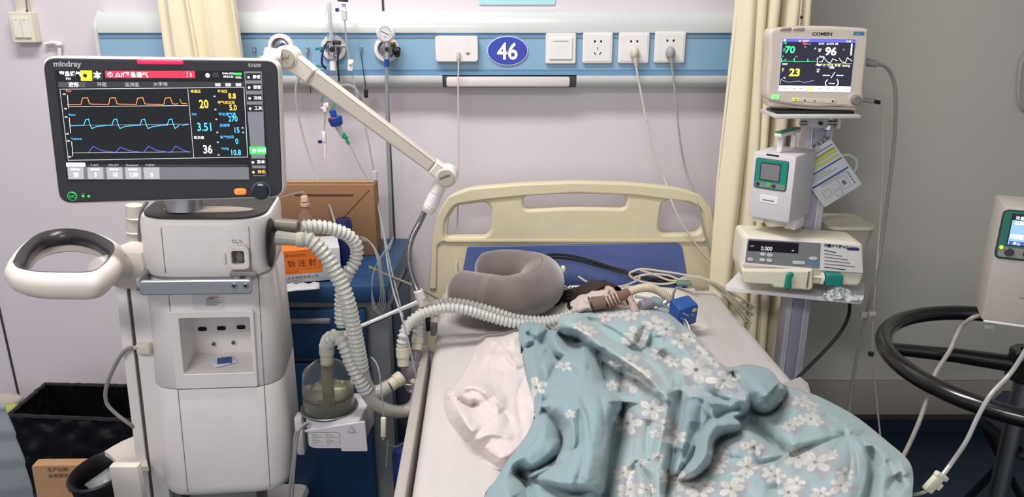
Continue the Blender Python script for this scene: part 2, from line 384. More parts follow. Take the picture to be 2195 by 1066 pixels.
# hooks
def hook(u, v, lab, chain=None, tagc=None):
    c = P(u, v, -.056); t = thing('rail_hook', c, lab, 'hook', 'small chrome hooks on the blue rail')
    k = MB(); k.ell(c+Vector((0, -.008, .004)), (.005, .006, .005), chrome, nu=12, nv=8); k.cyl(c, c+Vector((0, -.012, 0)), .003, chrome, 8)
    k.tube(smooth_path([c+Vector((0, -.008, 0)), c+Vector((0, -.012, -.008)), c+Vector((0, -.016, -.011)), c+Vector((0, -.019, -.006))]), .0018, chrome, 8); k.build('hook_body', t)
    if chain:
        k = MB(); e = P(*chain, -.07); pth = smooth_path([c+Vector((0, -.014, -.01)), e], 10); k.tube(pth, .0014, mat('bead_chain', (70, 70, 75), 0.4, 0.8), 6); k.build('chain', t)
        if tagc:
            k = MB(); k.box(e+Vector((0, 0, -.014)), (.012, .008, .026), darker, .003); k.build('tag', t)
hook(547, 103, 'chrome hook at left edge of the blue panel by curtain')
hook(661, 105, 'chrome hook with short chain between left and middle gas outlets', (666, 200))
hook(775, 104, 'chrome hook with black tagged chain left of vacuum gauge', (784, 190), True)

# ---- call box with usb lead
RP = frame((0, -0.056, 0))
def plate(u0, v0, u1, v1, name, lab, cat, grp=None, th=.010, r=.006, m=white):
    (x0, z1), (x1, z0) = on(RP, u0, v0, -th), on(RP, u1, v1, -th)
    t = thing(name, (( x0+x1)/2, -.056, z0), lab, cat, grp)
    k = MB(RP); k.prism(rrect(x0, z0, x1, z1, r), -th, 0.0, m, .003, smooth=True)
    return t, k, x0, z0, x1, z1
t, k, x0, z0, x1, z1 = plate(932, 77, 1025, 133, 'nurse_call_box', 'wide white call box left of the number 46 sign', 'call box', th=.022, r=.01)
k.build('case', t)
k = MB(RP); gx, gz = on(RP, 1003, 115, -.022); k.flat(ellipse(gx, gz, .006, .0035, 20), -.0226, inkg); k.flat(ellipse(gx, gz+.03, .001, .001, 10), -.0226, inkg); k.build('speaker_port', t)
k = MB(); k.box(P(982, 120, -.085), (.011, .012, .026), cordm, .004); k.tube(smooth_path([P(982, 118, -.085), P(983, 140, -.088), P(982, 185, -.09), P(983, 300, -.1), P(982, 430, -.105), P(979, 520, -.10), P(978, 580, -.15), P(979, 606, -.17)]), .0022, cordm); tag(k.build('usb_lead'), 'thin beige lead hanging from the white call box', 'cable')
# ---- number sign
cx, cz = on(RP, 1088, 109); t = thing('bed_number_sign', (cx, -.056, cz-.04), 'oval blue sign with white number 46', 'sign')
k = MB(RP); k.prism(ellipse(cx, cz, .0605, .0425, 56), -.0035, 0, mat('sign_rim', (190, 196, 235), 0.3), .001); k.build('rim', t)
k = MB(RP); k.flat(ellipse(cx, cz, .0575, .0395, 56), -.0038, mat('sign_blue', (52, 66, 168), 0.3, coat=.4)); k.build('face', t)
k = MB(RP); k.text('46', cx, cz-.0235, .066, -.0042, mat('sign_white', (245, 245, 250), .4), bold=.0014, align='CENTER', sx=.92); k.build('numerals', t)
# ---- switch and sockets
t, k, x0, z0, x1, z1 = plate(1170, 71, 1234, 137, 'light_switch', 'white square rocker switch on the blue rail right of the 46 sign', 'switch', 'wall plates on the blue rail'); k.build('plate', t)
k = MB(RP); k.prism(rrect(x0+.011, z0+.013, x1-.011, z1-.013, .002), -.014, -.009, mat('rocker_white', (232, 228, 226), .35), .0015); k.rect(x0+.022, z1-.023, x1-.022, z1-.0218, -.0144, inkg); k.build('rocker', t)
def socket(u0, u1, v0, v1, lab, plug):
    t, k, x0, z0, x1, z1 = plate(u0, v0, u1, v1, 'power_socket', lab, 'socket', 'wall plates on the blue rail'); k.build('plate', t)
    cx, cz = (x0+x1)/2, (z0+z1)/2; k = MB(RP)
    k.prism(rrect(x0+.006, z0+.006, x1-.006, z1-.006, .003), -.0112, -.009, mat('rocker_white', (232, 228, 226), .35), .0008); k.build('insert', t)
    k = MB(RP)
    for s in (-1, 1):
        k.flat([(cx+s*.0055, cz+.015), (cx+s*.0125, cz+.019), (cx+s*.0125, cz+.0235), (cx+s*.0085, cz+.0235), (cx+s*.0055, cz+.0185)], -.0116, hole) if 0 else k.flat([(cx+s*.0055, cz+.0192), (cx+s*.0075, cz+.0165), (cx+s*.0115, cz+.0155), (cx+s*.0115, cz+.0228), (cx+s*.0075, cz+.0222)], -.0116, hole)
        if not plug: k.line([(cx+s*.0095, cz-.0125), (cx+s*.0055, cz-.0185)], .0026, -.0116, hole)
    if not plug: k.line([(cx, cz+.002), (cx, cz-.0045)], .0022, -.0116, hole)
    k.build('slots', t)
socket(1250, 1312, 70, 136, 'white power socket with nothing plugged in', False)
socket(1327, 1390, 70, 136, 'white power socket, third plate, pale round plug in lower half', True)
socket(1405, 1467, 68, 135, 'white power socket rightmost, grey plug in lower half', True)
def plug(u, v, m, pts, lab, lab2):
    c = P(u, v, -.08); t = thing('power_plug', c, lab, 'plug', 'mains plugs in the rail sockets')
    k = MB(); k.ell(c, (.0135, .016, .019), m, nu=20, nv=12); k.cyl(P(u+1, v+8, -.085), P(u+4, v+28, -.085), .008, m, 12, .0045); k.build('plug_body', t)
    k = MB(); k.tube(smooth_path(pts, 10), .0031, m); k.build('cord', t)
plug(1360, 114, cordm, [P(1363, 140, -.085), P(1373, 195, -.09), P(1388, 270, -.10), P(1404, 340, -.105), P(1425, 385, -.11), P(1443, 440, -.14), P(1470, 492, -.15), P(1515, 552, -.16), P(1550, 575, -.17), P(1580, 600, -.2)], 'pale round plug in the third wall plate, long cord crossing the headboard', '')
plug(1437, 114, cordg, [P(1440, 140, -.085), P(1447, 200, -.09), P(1456, 290, -.10), P(1470, 365, -.105), P(1491, 420, -.13), P(1510, 500, -.15), P(1530, 560, -.16), P(1560, 610, -.18), P(1600, 668, -.2)], 'grey plug in the rightmost socket, thin cord past right headboard corner', '')

# ---- left wall switch with conduits
swM = frame((0, -.034, 0)); (x0, z1), (x1, z0) = on(swM, 15, 25), on(swM, 76, 92)
t = thing('surface_switch', ((x0+x1)/2, 0, z0), 'white two-gang surface wall switch at far upper left', 'switch')
k = MB(swM); k.prism(rrect(x0, z0, x1, z1, .004), 0, .034, creamw, .003); k.build('back_box', t)
k = MB(swM); a, c = on(swM, 26, 38), on(swM, 69, 81); mx_ = (a[0]+c[0])/2
rk = mat('rocker_ivory', (228, 226, 210), .4)
for (xa, xb) in ((a[0], mx_-.0006), (mx_+.0006, c[0])):
    k = MB(swM); k.prism(rrect(xa, c[1], xb, a[1], .001), -.005, 0, rk, .0012); k.rect(xa+.008, a[1]-.007, xb-.008, a[1]-.0058, -.0053, inkg); k.build('rocker', t)
k = MB(); c0 = P(49, 26, -.018); k.box(c0+Vector((-.002, .006, .16)), (.034, .02, .32), creamw, .004); tag(k.build('cable_trunking'), 'white cable trunking rising from the far left wall switch', 'trunking')
k = MB(); k.tube([P(58, 21, -.03), P(56, 0, -.03), P(54, -40, -.03)], .0018, midgrey, 6); k.ell(P(58, 23, -.032), (.003, .003, .003), darker, nu=8, nv=6); tag(k.build('thin_wire'), 'thin grey wire end beside trunking above far left switch', 'wire')
k = MB(); k.tube(smooth_path([P(97, 95, -.012), P(112, 92, -.012), P(126, 96, -.012), P(128, 118, -.012), P(131, 200, -.012)], 6), .0058, white, 10); k.ell(P(126, 95, -.014), (.011, .009, .009), white, nu=12, nv=8); tag(k.build('conduit'), 'white conduit pipe elbow right of the far left switch', 'conduit')
# ---- poster strip above rail
k = MB(frame((0, -.002, 0))); M_ = frame((0, -.002, 0)); (x0, z1), (x1, z0) = on(M_, 1026, -40), on(M_, 1190, 10)
k.prism(rrect(x0, z0, x1, z1, .006), -.002, .001, mat('aqua_notice', (168, 214, 218), .3)); tag(k.build('wall_notice'), 'pale aqua notice on the wall above the rail, only its bottom edge visible', 'notice')

# ---- curtains
def curtain(name, botl, botr, topl, topr, depth, folds, lab, seed, y, zb, zt=2.72, lean=0):
    rnd = random.Random(seed); nu, nz = folds*14, 26; vs = []; fs = []
    ph = [rnd.uniform(0, 6) for _ in range(6)]
    for j in range(nz+1):
        t_ = j/nz; z = zb+(zt-zb)*t_
        xl = botl+(topl-botl)*t_; xr = botr+(topr-botr)*t_
        for i in range(nu+1):
            s = i/nu; a = 2*PI*folds*s+0.8*math.sin(2*PI*s*1.7+ph[0])+.35*math.sin(z*3+ph[1]+s*5)
            yy = y+depth*(math.sin(a)+.3*math.sin(2*a+ph[2]+z))*(0.75+.25*math.sin(5*s+ph[3]))
            xx = xl+(xr-xl)*s+depth*.35*math.cos(a*1.0+ph[4])
            vs.append((xx+.008*math.sin(z*4+s*9+ph[5]), yy, z))
    for j in range(nz):
        for i in range(nu): k0 = j*(nu+1)+i; fs.append([k0, k0+1, k0+nu+2, k0+nu+1])
    k = MB(); k.add(vs, fs, mat('cream_curtain', (226, 216, 186), .8, noise=.03, sheen=.3, bump=.15, bscale=700)); o = k.build(name, sharp=0)
    md = o.modifiers.new('thickness', 'SOLIDIFY'); md.thickness = .0025
    return tag(o, lab, 'curtain')
curtain('privacy_curtain', -.95, -.735, -1.035, -.80, .022, 4, 'gathered cream curtain hanging over the rail behind the ventilator screen', 3, -.135, .3)
cl = curtain('privacy_curtain', .625, .815, .585, .775, .042, 5, 'gathered cream curtain between headboard and patient monitor stand', 8, -.19, .12)
# ============================================================ VENTILATOR
VM = frame(at(449, 480, -.86), 9, 2.6)
o_ = lambda u, v, off=0.0: on(VM, u, v, off)
vent = thing('ventilator', (-.66, -.72, 0.0), 'white ventilator column with a large dark touch screen, left of the bed', 'ventilator')
BW = .128          # half width
cxv = o_(302, 480)[0]+BW-.020
zt = 0.005; zs = o_(449, 602)[1]; zm = o_(480, 838)[1]; zb = o_(440, 1064, .02)[1]
def foot(hw, y0, y1, r, cx=cxv, n=8):
    return roundpoly([(cx-hw, y0), (cx+hw, y0), (cx+hw, y1), (cx-hw, y1)], [r, r, r*.6, r*.6], n)
def loft(mb, secs, m, cap=True):
    n = len(secs[0][1]); vs = []; fs = []
    for z, pl in secs: vs += [(p[0], p[1], z) for p in pl]
    for i in range(len(secs)-1):
        for k in range(n): fs.append([i*n+k, i*n+(k+1) % n, (i+1)*n+(k+1) % n, (i+1)*n+k])
    if cap: fs += [list(range(n))[::-1], [(len(secs)-1)*n+k for k in range(n)]]
    mb.add(vs, fs, m, True)
def low(z):
    t_ = (zs-z)/(zs-zb); return BW+.002+.016*min(1, t_*1.3)
def footz(z, e=0.0):
    hw = low(z); return foot(hw-e, .012+e, .26, .075, cx=cxv+(hw-BW)*.35)
# lower column, recess carved
k = MB(VM); loft(k, [(zm+.0012, footz(zm, .001)), (zm+.003, footz(zm)), (zs-.12, footz(zs-.12)), (zs-.006, footz(zs-.006)), (zs-.002, footz(zs-.002, .003))], white)
(ra, rb), (rc, rd) = o_(384, 682, .012), o_(543, 797, .012)
c = MB(VM); c.box(((ra+rc)/2, .05, (rb+rd)/2), (rc-ra, .13, rb-rd), white); k.cut([c])
k.build('column_body', vent)
k = MB(VM); (xa, za), (xb, zb2) = o_(362, 668, .01), o_(553, 829, .01)
k.prism(rrect(xa, zb2, xb, za, .006), .008, .016, white, .002, holes=[rrect(ra, rd, rc, rb, .003)], smooth=True); k.build('recess_frame', vent)
k = MB(VM)
for u, v in ((433, 707), (474, 705), (516, 703)):
    x, z = o_(u, v, .11); k.flat(rrect(x-.0095, z-.005, x+.0095, z+.005, .0048), .1125, hole)
k.build('recess_slots', vent)
k = MB(VM)
for u, v in ((458, 738), (500, 735)): x, z = o_(u, v, .11); k.cyl((x, .112, z), (x, .108, z), .0042, midgrey, 12); k.cyl((x, .1075, z), (x, .108, z), .002, dark, 8)
k.build('recess_screw', vent)
pap = MB(VM); x, z = o_(478, 770, .06); pap.box((x, .06, rd+.004), (.05, .04, .003), mat('paper_white', (225, 228, 235), .6), .001, R=Matrix.Rotation(.5, 3, 'Z')); pap.box((x+.004, .055, rd+.0075), (.03, .022, .004), mat('blue_ink_wrap', (70, 90, 150), .5), .001, R=Matrix.Rotation(.2, 3, 'Z') @ Matrix.Rotation(.2, 3, 'X'))
tag(pap.build('paper_slip'), 'small white and blue paper slip lying in the ventilator recess', 'paper')
# base block
k = MB(VM); loft(k, [(zb, footz(zb, .016)), (zb+.006, footz(zb, .006)), (zb+.02, footz(zb, .001)), (zb+.03, footz(zb)), (zm-.003, footz(zm)), (zm-.0012, footz(zm, .001))], white); k.build('lower_cover', vent)
# panel seams
xl, xr = o_(347, 500, .01)[0], o_(533, 500, .01)[0]
def ys(x, hw, cx, y0, r=.08):
    dx = abs(x-cx)-(hw-r); t_ = 1-math.sqrt(max(0, 1-max(0, dx)/r)); return y0+r*t_*t_
for x in (xl, xr):
    k = MB(VM); yy = ys(x, BW+.003, cxv, .006)+.0012
    k.box((x, yy-.0, (zs+.012+zt-.012)/2), (.0012, .004, -zs-.026), groove)
    k.build('upper_seam', vent)
xa_, xb_ = o_(362, 640, .012)[0], o_(556, 673, .012)[0]
for x in (xa_, xb_):
    k = MB(VM)
    for j in range(12):
        z0_, z1_ = zb+.02+(zs-.02-zb)*j/12, zb+.02+(zs-.02-zb)*(j+1)/12; zz = (z0_+z1_)/2; hw = low(zz); yy = ys(x, hw, cxv+(hw-BW)*.35, .012, .075)+.0012
        k.box((x, yy, zz), (.0012, .004, z1_-z0_), groove)
    k.build('panel_seam', vent)
# upper housing
k = MB(VM); up = foot(BW+.003, .006, .26, .08)
loft(k, [(zs+.0, foot(BW-.004, .014, .26, .078)), (zs+.006, foot(BW+.001, .008, .26, .08)), (zs+.03, up), (zt-.012, up), (zt-.003, foot(BW+.0, .010, .255, .078)), (zt, foot(BW-.006, .016, .25, .074))], white)
sx_, sz_ = o_(511, 551, .006)
c = MB(VM); c.box((sx_, .01, sz_), (.030, .07, .034), white, .004); k.cut([c]); k.build('upper_housing', vent)
k = MB(VM); tp = foot(BW-.005, .014, .25, .076); k.add([(p[0], p[1], z) for z in (zt, zt+.004) for p in tp], [list(range(len(tp)))[::-1], list(range(len(tp), 2*len(tp)))]+[[i, (i+1) % len(tp), len(tp)+(i+1) % len(tp), len(tp)+i] for i in range(len(tp))], mat('top_cover_charcoal', (54, 51, 52), .6)); k.build('top_cover', vent)
k = MB(VM); loft(k, [(zs-.0018, foot(BW-.002, .011, .255, .078)), (zs+.0022, foot(BW-.001, .0105, .255, .078))], mat('grey_band', (168, 160, 154), .45)); k.build('trim_band', vent)
k = MB(VM); el = [(cxv+.005+.09*math.cos(a), .075+.026*math.sin(a)) for a in [2*PI*i/32 for i in range(32)]]
k.add([(p[0], p[1], z) for z in (zt+.004, zt+.0065) for p in el], [list(range(32, 64))]+[[i, (i+1) % 32, 32+(i+1) % 32, 32+i] for i in range(32)], mat('mount_slot', (150, 142, 134), .5)); k.build('mount_slot', vent)
k = MB(VM); k.cyl((cxv-.045, .075, zt), (cxv-.045, .085, zt+.05), .036, steel, 28); k.box((cxv-.045, .085, zt+.09), (.09, .03, .12), dark, .01); k.build('screen_mount', vent)
# access port on the front
k = MB(VM); k.prism(rrect(sx_-.021, sz_-.026, sx_+.022, sz_+.025, .012), -.001, .008, white2, .002, holes=[rrect(sx_-.0125, sz_-.0145, sx_+.0125, sz_+.0145, .006)], smooth=True)
k.prism(rrect(sx_-.031, sz_-.014, sx_-.025, sz_+.010, .003), .001, .008, white2, .001); k.text('O₂%', sx_-.011, sz_+.030, .011, .0052, inkg)
k.cyl((sx_+.001, .02, sz_-.012), (sx_+.001, .02, sz_+.012), .009, midgrey, 16); k.prism(rrect(sx_-.018, sz_-.040, sx_+.035, sz_-.030, .004), -.004, .006, greyp, .002); k.build('front_port', vent)
# side opening and ports
k = MB(VM); k.ell((cxv+BW+.001, .062, (zs+.02)/2-.008), (.008, .050, .054), darker, nu=24, nv=16); k.build('side_port_recess', vent)
k = MB(VM); x0 = cxv+BW
ua, ub = at(592, 510, -.80), at(640, 514, -.80); va, vb = at(590, 482, -.75), at(640, 486, -.75)
k = MB(); k.cyl(ua, ub, .0155, mat('port_translucent', (176, 174, 160), .35, trans=.2), 20, .0135, bev=.002); k.cyl(ub-Vector((.004, 0, 0)), ub+Vector((.012, 0, 0)), .0165, beige, 20, bev=.002); k.build('gas_port', vent)
k = MB(); k.cyl(va, vb, .0155, mat('port_green_grey', (120, 116, 104), .4), 20, .0145, bev=.002); k.build('gas_port', vent)
# silver rail bar
k = MB(VM); (ba, bz), (bb_, bz2) = o_(287, 602, -.045), o_(541, 630, -.045)
zc = (bz+bz2)/2-.001
k.prism(rrect(ba+.008, zc-.0155, bb_, zc+.0155, .009), -.046, -.036, alum, .003, smooth=True)
k.tube(smooth_path([(ba+.02, -.041, zc), (ba+.006, -.036, zc), (ba, -.022, zc), (ba+.001, 0, zc), (ba+.002, .06, zc)]), .0045, alum, 8)
k.box((ba+.001, .014, zc+.001), (.009, .09, .026), alum, .003); k.build('equipment_rail', vent)
k = MB(VM)
for u in (502, 527): x, z = o_(u, 612, -.047); k.cyl((x, -.051, z), (x, -.046, z), .0055, steel, 16, bev=.001); k.cyl((x, -.0514, z), (x, -.051, z), .003, hole, 6); k.box((x, -.015, z), (.012, .05, .014), alum, .002)
k.build('rail_bolt', vent)
# label
k = MB(VM); (xa, za), (xb, zb3) = o_(411, 634, .011), o_(481, 664, .011)
k.rect(xa, zb3, xb, za, .0112, mat('label_white', (216, 212, 212), .5)); x, z = o_(441, 644, .011)
for i, wd in enumerate((.018, .028, .03, .022)): k.rect(x, z-.0045*i+.002, x+wd, z-.0045*i+.0036, .0108, ink if i == 0 else inkg)
k.text('mindray', x+.006, z+.0048, .006, .0106, red, bold=.0001); k.build('service_label', vent)
# posts on the left
k = MB(VM); (pa, pz1), (pb, pz0) = o_(250, 640, .05), o_(350, 1066, .05); zbot = pz0-.35
pl = o_(251, 640, .05)[0]
k.box((pl+.011, .08, (zbot+zs+.03)/2), (.022, .07, zs+.03-zbot), white, .003); k.build('side_post', vent)
k = MB(VM); k.box((pl+.025, .08, (zbot+zs)/2), (.0055, .06, zs-zbot), mat('post_slot', (84, 74, 68), .6)); k.build('post_slot', vent)
k = MB(VM); k.box((pl+.0455, .082, (zbot+zs+.03)/2), (.035, .07, zs+.03-zbot), white, .003); k.build('side_post', vent)
k = MB(VM); k.box((pl+.0725, .10, (zbot+zs+.03)/2), (.018, .06, zs+.03-zbot), midgrey, .002); k.build('post_gap_shade', vent)  # grey strip filling the gap by the post; its shade put in as colour
# handle ring
hz = at(128, 560, -.93).z+.004
rim = [(28, 566), (44, 538), (72, 512), (102, 499), (150, 494), (200, 503), (236, 520), (246, 533), (240, 550), (224, 570), (196, 586), (140, 588), (80, 586), (40, 578)]
rp = [pz(u, v, hz) for u, v in rim]
loop, _ = resample(smooth_path(rp+[rp[0]], 10), .006)
cen = sum(loop, Vector())/len(loop)
def ringsweep(loop, sect, m, nm):
    n = len(loop)-1; vs = []; fs = []; ns = len(sect)
    for i in range(n):
        d = (loop[i]-cen); d.z = 0; d.normalize()
        for (a, z) in sect: vs.append(loop[i]+d*a+Vector((0, 0, z)))
    for i in range(n):
        for j in range(ns): fs.append([i*ns+j, i*ns+(j+1) % ns, ((i+1) % n)*ns+(j+1) % ns, ((i+1) % n)*ns+j])
    q = MB(); q.add(vs, fs, m, True); return q.build(nm, vent)
ringsweep(loop, [(.0, .003), (.008, .001), (.017, -.010), (.019, -.024), (.013, -.040), (.0, -.050), (-.008, -.046), (-.008, -.03), (-.003, -.004)], white2, 'handle')
ringsweep(loop, [(.0, .0045), (-.009, .0), (-.016, -.008), (-.018, -.018), (-.014, -.029), (-.006, -.033), (-.003, -.02), (-.002, -.006)], mat('grip_rubber', (50, 48, 50), .3), 'handle_grip')
k = MB(); A_ = at(222, 560, -.9); B_ = at(262, 575, -.84); C_ = at(290, 590, -.79)
k.tube(smooth_path([at(205, 572, -.93), at(232, 572, -.90), at(262, 582, -.85), at(300, 590, -.80)], 8), lambda t_: .020+.022*t_, white2, 16, flat=.8); k.build('handle_neck', vent)
k = MB(VM); x, z = o_(262, 620, .05); k.box((pl+.035, .07, zs+.012), (.075, .09, .095), white2, .03); k.build('handle_base', vent)
# ridged white cylinder behind the handle (gas inlet canister)
k = MB(); k.cyl(at(292, 545, -.62), at(288, 440, -.62), .019, mat('ivory_cylinder', (214, 208, 192), .45), 22)
for v in (530, 500, 470): k.cyl(at(291, v, -.62), at(290.8, v-5, -.62), .021, mat('ivory_cylinder', (214, 208, 192), .45), 22, bev=.002)
k.box(at(290, 546, -.63), (.06, .05, .03), white, .004); k.build('inlet_filter', vent)
k = MB(); k.tube(smooth_path([at(316, 432, -.65), at(303, 455, -.66), at(299, 500, -.66), at(303, 560, -.67)]), .004, midgrey); k.build('inlet_pipe', vent)
# power plug and cord on the left side
k = MB(); k.box(at(312, 744, -.84), (.030, .03, .026), creamw, .005); k.cyl(at(300, 744, -.85), at(283, 747, -.85), .0055, beige, 10, bev=.001); k.tube(smooth_path([at(290, 746, -.85), at(268, 752, -.86), at(246, 785, -.86), at(228, 830, -.86), at(228, 862, -.86), at(246, 885, -.86), at(285, 915, -.85), at(300, 925, -.78)]), .0042, mat('putty_cord', (140, 136, 130), .5), 8)
k.build('side_plug', vent)
# lower bracket + basket
k = MB(); (q0, q1) = at(262, 990, -.93), at(262, 925, -.93)
bp = [(224, 968), (240, 958), (262, 946), (286, 936), (300, 930), (318, 1000), (250, 1005), (247, 988), (236, 975)]
pts = [pz(u, v, .44) for u, v in bp]
k.add([p for p in pts]+[p-Vector((0, 0, .012)) for p in pts], [list(range(9))[::-1], list(range(9, 18))]+[[i, (i+1) % 9, 9+(i+1) % 9, 9+i] for i in range(9)], white2, False)
k.box(at(275, 1035, -.95), (.06, .02, .09), white2, .003); k.build('lower_bracket', vent)
bc = pz(215, 1012, .40)
k = MB(); k.lathe([(.040, -.12), (.055, -.02), (.058, 0), (.062, .004), (.058, .008), (.050, .0), (.046, -.02), (.032, -.12)], bc, mat('black_rubber_cup', (24, 22, 24), .45), seg=36, sx=1.0, sy=1.35)
tag(k.build('bottle_holder'), 'black rubber cup holder under the white bracket at bottom left', 'holder')
k = MB(); k.add([bc+Vector(p) for p in ((-.03, -.02, -.02), (.02, -.05, -.03), (.035, .0, .0), (0, .03, -.01))], [[0, 1, 2, 3]], mat('crumpled_film', (170, 172, 175), .3), False); sd = k.build('plastic_wrapper'); sd.modifiers.new('s', 'SOLIDIFY').thickness = .002
tag(sd, 'crumpled clear wrapper inside the black cup holder', 'wrapper')
# chassis to the floor
k = MB(VM); k.box((cxv-.02, .17, zb-.15), (.16, .14, .3), greyp, .01); k.build('chassis_post', vent)
zf = -(VM @ Vector((cxv, .17, 0))).z
k = MB(); k.box((-.76, -.58, .08), (.34, .42, .05), white, .02); k.build('trolley_base', vent)
for sx in (-.13, .13):
    for sy in (-.18, .18):
        k = MB(); k.cyl((-.76+sx-.015, -.58+sy, .045), (-.76+sx+.015, -.58+sy, .045), .045, darker, 20, bev=.006); k.box((-.76+sx, -.58+sy, .075), (.05, .05, .02), greyp, .004); k.build('caster', vent)

# ------------------------------------------------------------ ventilator screen
DM = frame(at(350, 280, -.90), 9, 1.2, 2)
d_ = lambda u, v, off=0.0: on(DM, u, v, off)
outer = [d_(88, 120), d_(598, 126), d_(610, 424), d_(126, 438)]
def inset(q, e):
    cx = sum(p[0] for p in q)/4; cz = sum(p[1] for p in q)/4
    return [(p[0]-math.copysign(e, p[0]-cx), p[1]-math.copysign(e, p[1]-cz)) for p in q]
k = MB(DM); k.prism(roundpoly(outer, .024, 8), .0, .042, white2, .004, smooth=True); k.build('screen_shell', vent)
k = MB(DM); k.prism(roundpoly(inset(outer, .0035), .022, 8), -.004, .003, mat('bezel_charcoal', (48, 47, 52), .35), .002); bz_ = k.build('bezel', vent)
EM = lambda n, c, e=1.0: mat('glow_'+n, c, .5, emit=e, noise=0)
scrb = mat('screen_black', (10, 11, 16), .12, emit=.25, noise=0)
W_, Y_, B_, G_, O_, PU = EM('white', (235, 240, 245)), EM('amber', (248, 190, 70)), EM('cyan', (70, 170, 235)), EM('green', (40, 205, 70)), EM('orange', (235, 130, 70)), EM('violet', (90, 95, 190), .8)
GR, GD, RD, YE, LG = EM('grey', (120, 120, 130), .7), EM('dark_grey', (44, 44, 50), .5), EM('red', (225, 38, 60)), EM('yellow', (225, 220, 40)), EM('light_grey', (160, 162, 168), .8)
y0 = -.0046
s = MB(DM); s.flat([d_(119, 151), d_(563, 152), d_(577, 377), d_(146, 388)], y0, scrb)
def q(u0, v0, u1, v1, m, lv=1):
    # skewed screen rectangle: photo pixels; the raster leans with the display
    s.flat([d_(u0, v0), d_(u1, v0), d_(u1+(v1-v0)*.04, v1), d_(u0+(v1-v0)*.085, v1)], y0-.0002*lv, m)
def tx(t_, u, v, h, m, al='LEFT', bold=.0, lv=3, sx=1.0):
    x, z = d_(u, v); x2, z2 = d_(u, v-h); s.text(t_, x, z, (z2-z)*1.38, y0-.0002*lv, m, bold=bold, align=al, sx=sx)
q(120, 153, 168, 173, scrb); tx('窒息通气', 130, 162, 8, W_, bold=.0003); tx('PSV', 144, 171, 5, W_)
q(174, 151, 199, 173, YE); tx('●', 180, 166, 8, darker); q(200, 153, 222, 171, GD); tx('本', 203, 167, 12, W_, bold=.0004)
q(227, 152, 419, 167, RD); tx('① △!!窒息通气', 232, 164, 9, W_, bold=.0002); q(402, 153, 402.8, 166, W_, 2); tx('1', 408, 164, 8, W_, bold=.0005)
tx('●', 441, 166, 9, W_); q(456, 155, 470, 166, GD); tx('10-06-2023', 477, 159, 4, W_); tx('08:55:32', 480, 166, 4.5, W_)
q(503, 156, 519, 161, G_); tx('100%', 505, 168, 4.5, W_)
q(126, 175, 525, 187, GD); q(128, 176, 186, 187, EM('tab_grey', (62, 62, 68), .7), 2); tx('波形', 150, 185, 7.5, W_, bold=.0002); tx('环图', 211, 184.5, 7, LG); tx('监测值', 270, 184.5, 7, LG); tx('大字体', 330, 184, 7.5, LG)
for u in (462, 484, 506): q(u, 178, u+12, 185, LG, 2)
def pl_(pts, m, w_=.0011, lv=3): s.line([d_(*p) for p in pts], w_, y0-.0002*lv, m)
pl_([(131, 191), (524, 187)], LG, .0012); pl_([(131, 191), (149, 343)], LG, .001); pl_([(149, 343), (531, 336)], LG, .0012); pl_([(404, 190), (417, 338)], LG, .001); pl_([(524, 187), (532, 336)], LG, .0012)
for c_, (u, v, nm) in zip((O_, B_, B_), ((144, 196, 'Paw'), (150, 247, 'Flow'), (155, 298, 'Volume'))): tx(nm, u, v+1, 5, c_)
for u, v, h in ((147, 203, 28), (151, 252, 33), (156, 303, 31)): pl_([(u, v), (u+.085*h, v+h)], W_, .0007); q(u-10, v-3, u-4, v, LG, 2); q(u-7, v+h, u-1, v+h+3, LG, 2)
b0 = 224
wv = [(147, 224)]
for u0 in (176, 235, 294, 353): wv += [(u0, 223.5), (u0+3, 210), (u0+14, 209), (u0+18, 222), (u0+24, 223)]
wv += [(383, 222)]; pl_(wv, O_, .0011); pl_([(387, 212), (391, 221), (402, 222)], O_, .0009); pl_([(150, 228), (404, 226)], W_, .0005)
wv = [(154, 269)]
for u0 in (182, 242, 302, 360): wv += [(u0, 268), (u0+4, 256), (u0+10, 254.5), (u0+13, 266), (u0+17, 275), (u0+28, 270.5), (u0+50, 268)]
pl_(wv[:-2]+[(386, 268)], B_, .0012); pl_([(392, 269), (406, 266)], B_, .001); pl_([(153, 268.5), (406, 265.5)], LG, .0005)
pl_([(157, 327), (410, 325)], LG, .0006)
for u0 in (192, 250, 310, 368): pl_([(u0, 326), (u0+10, 313+(2 if u0 == 250 else 0)), (u0+28, 322), (min(u0+56, 409), 326)], PU, .001)
for t_, u, v, h, m, bd in (('20', 429, 231, 18, Y_, .0004), ('8.8', 491, 211, 12, Y_, .0002), ('5.0', 493, 236, 12, Y_, .0002), ('3.51', 424, 280, 18, B_, .0003), ('270', 491, 260, 12, B_, .0002), ('15', 502, 284, 12, B_, .0002), ('36', 437, 328, 18, W_, .0004), ('0', 506, 308, 12, B_, .0002), ('10.8', 495, 332, 12, B_, .0002)):
    tx(t_, u, v, h, m, bold=bd, sx=.78)
for t_, u, v, m in (('峰值压', 410, 198, Y_), ('平均压', 467, 198, Y_), ('呼气末正压', 468, 222, Y_), ('MV', 413, 247, B_), ('呼出潮气量', 470, 247, B_), ('总频率', 472, 271, B_), ('氧浓度', 417, 297, W_), ('吸气时间', 473, 296, B_), ('Vt/kg', 476, 320, B_)): tx(t_, u, v, 5.2, m)
for u, v in ((459, 208), (461, 236), (463, 257), (465, 285), (466, 306), (468, 333), (519, 275), (520, 285)): q(u, v-3, u+4, v, LG, 2)
q(143, 352, 531, 358, GD); q(144, 348, 185, 357, W_, 2)
for t_, u in (('P-A/C', 197), ('PSV-S/T', 235), ('DuoLevel', 272), ('P-SIMV', 314)): tx(t_, u, 355.5, 4.6, LG)
q(146, 358, 534, 384, EM('bar_grey', (92, 93, 98), .7))
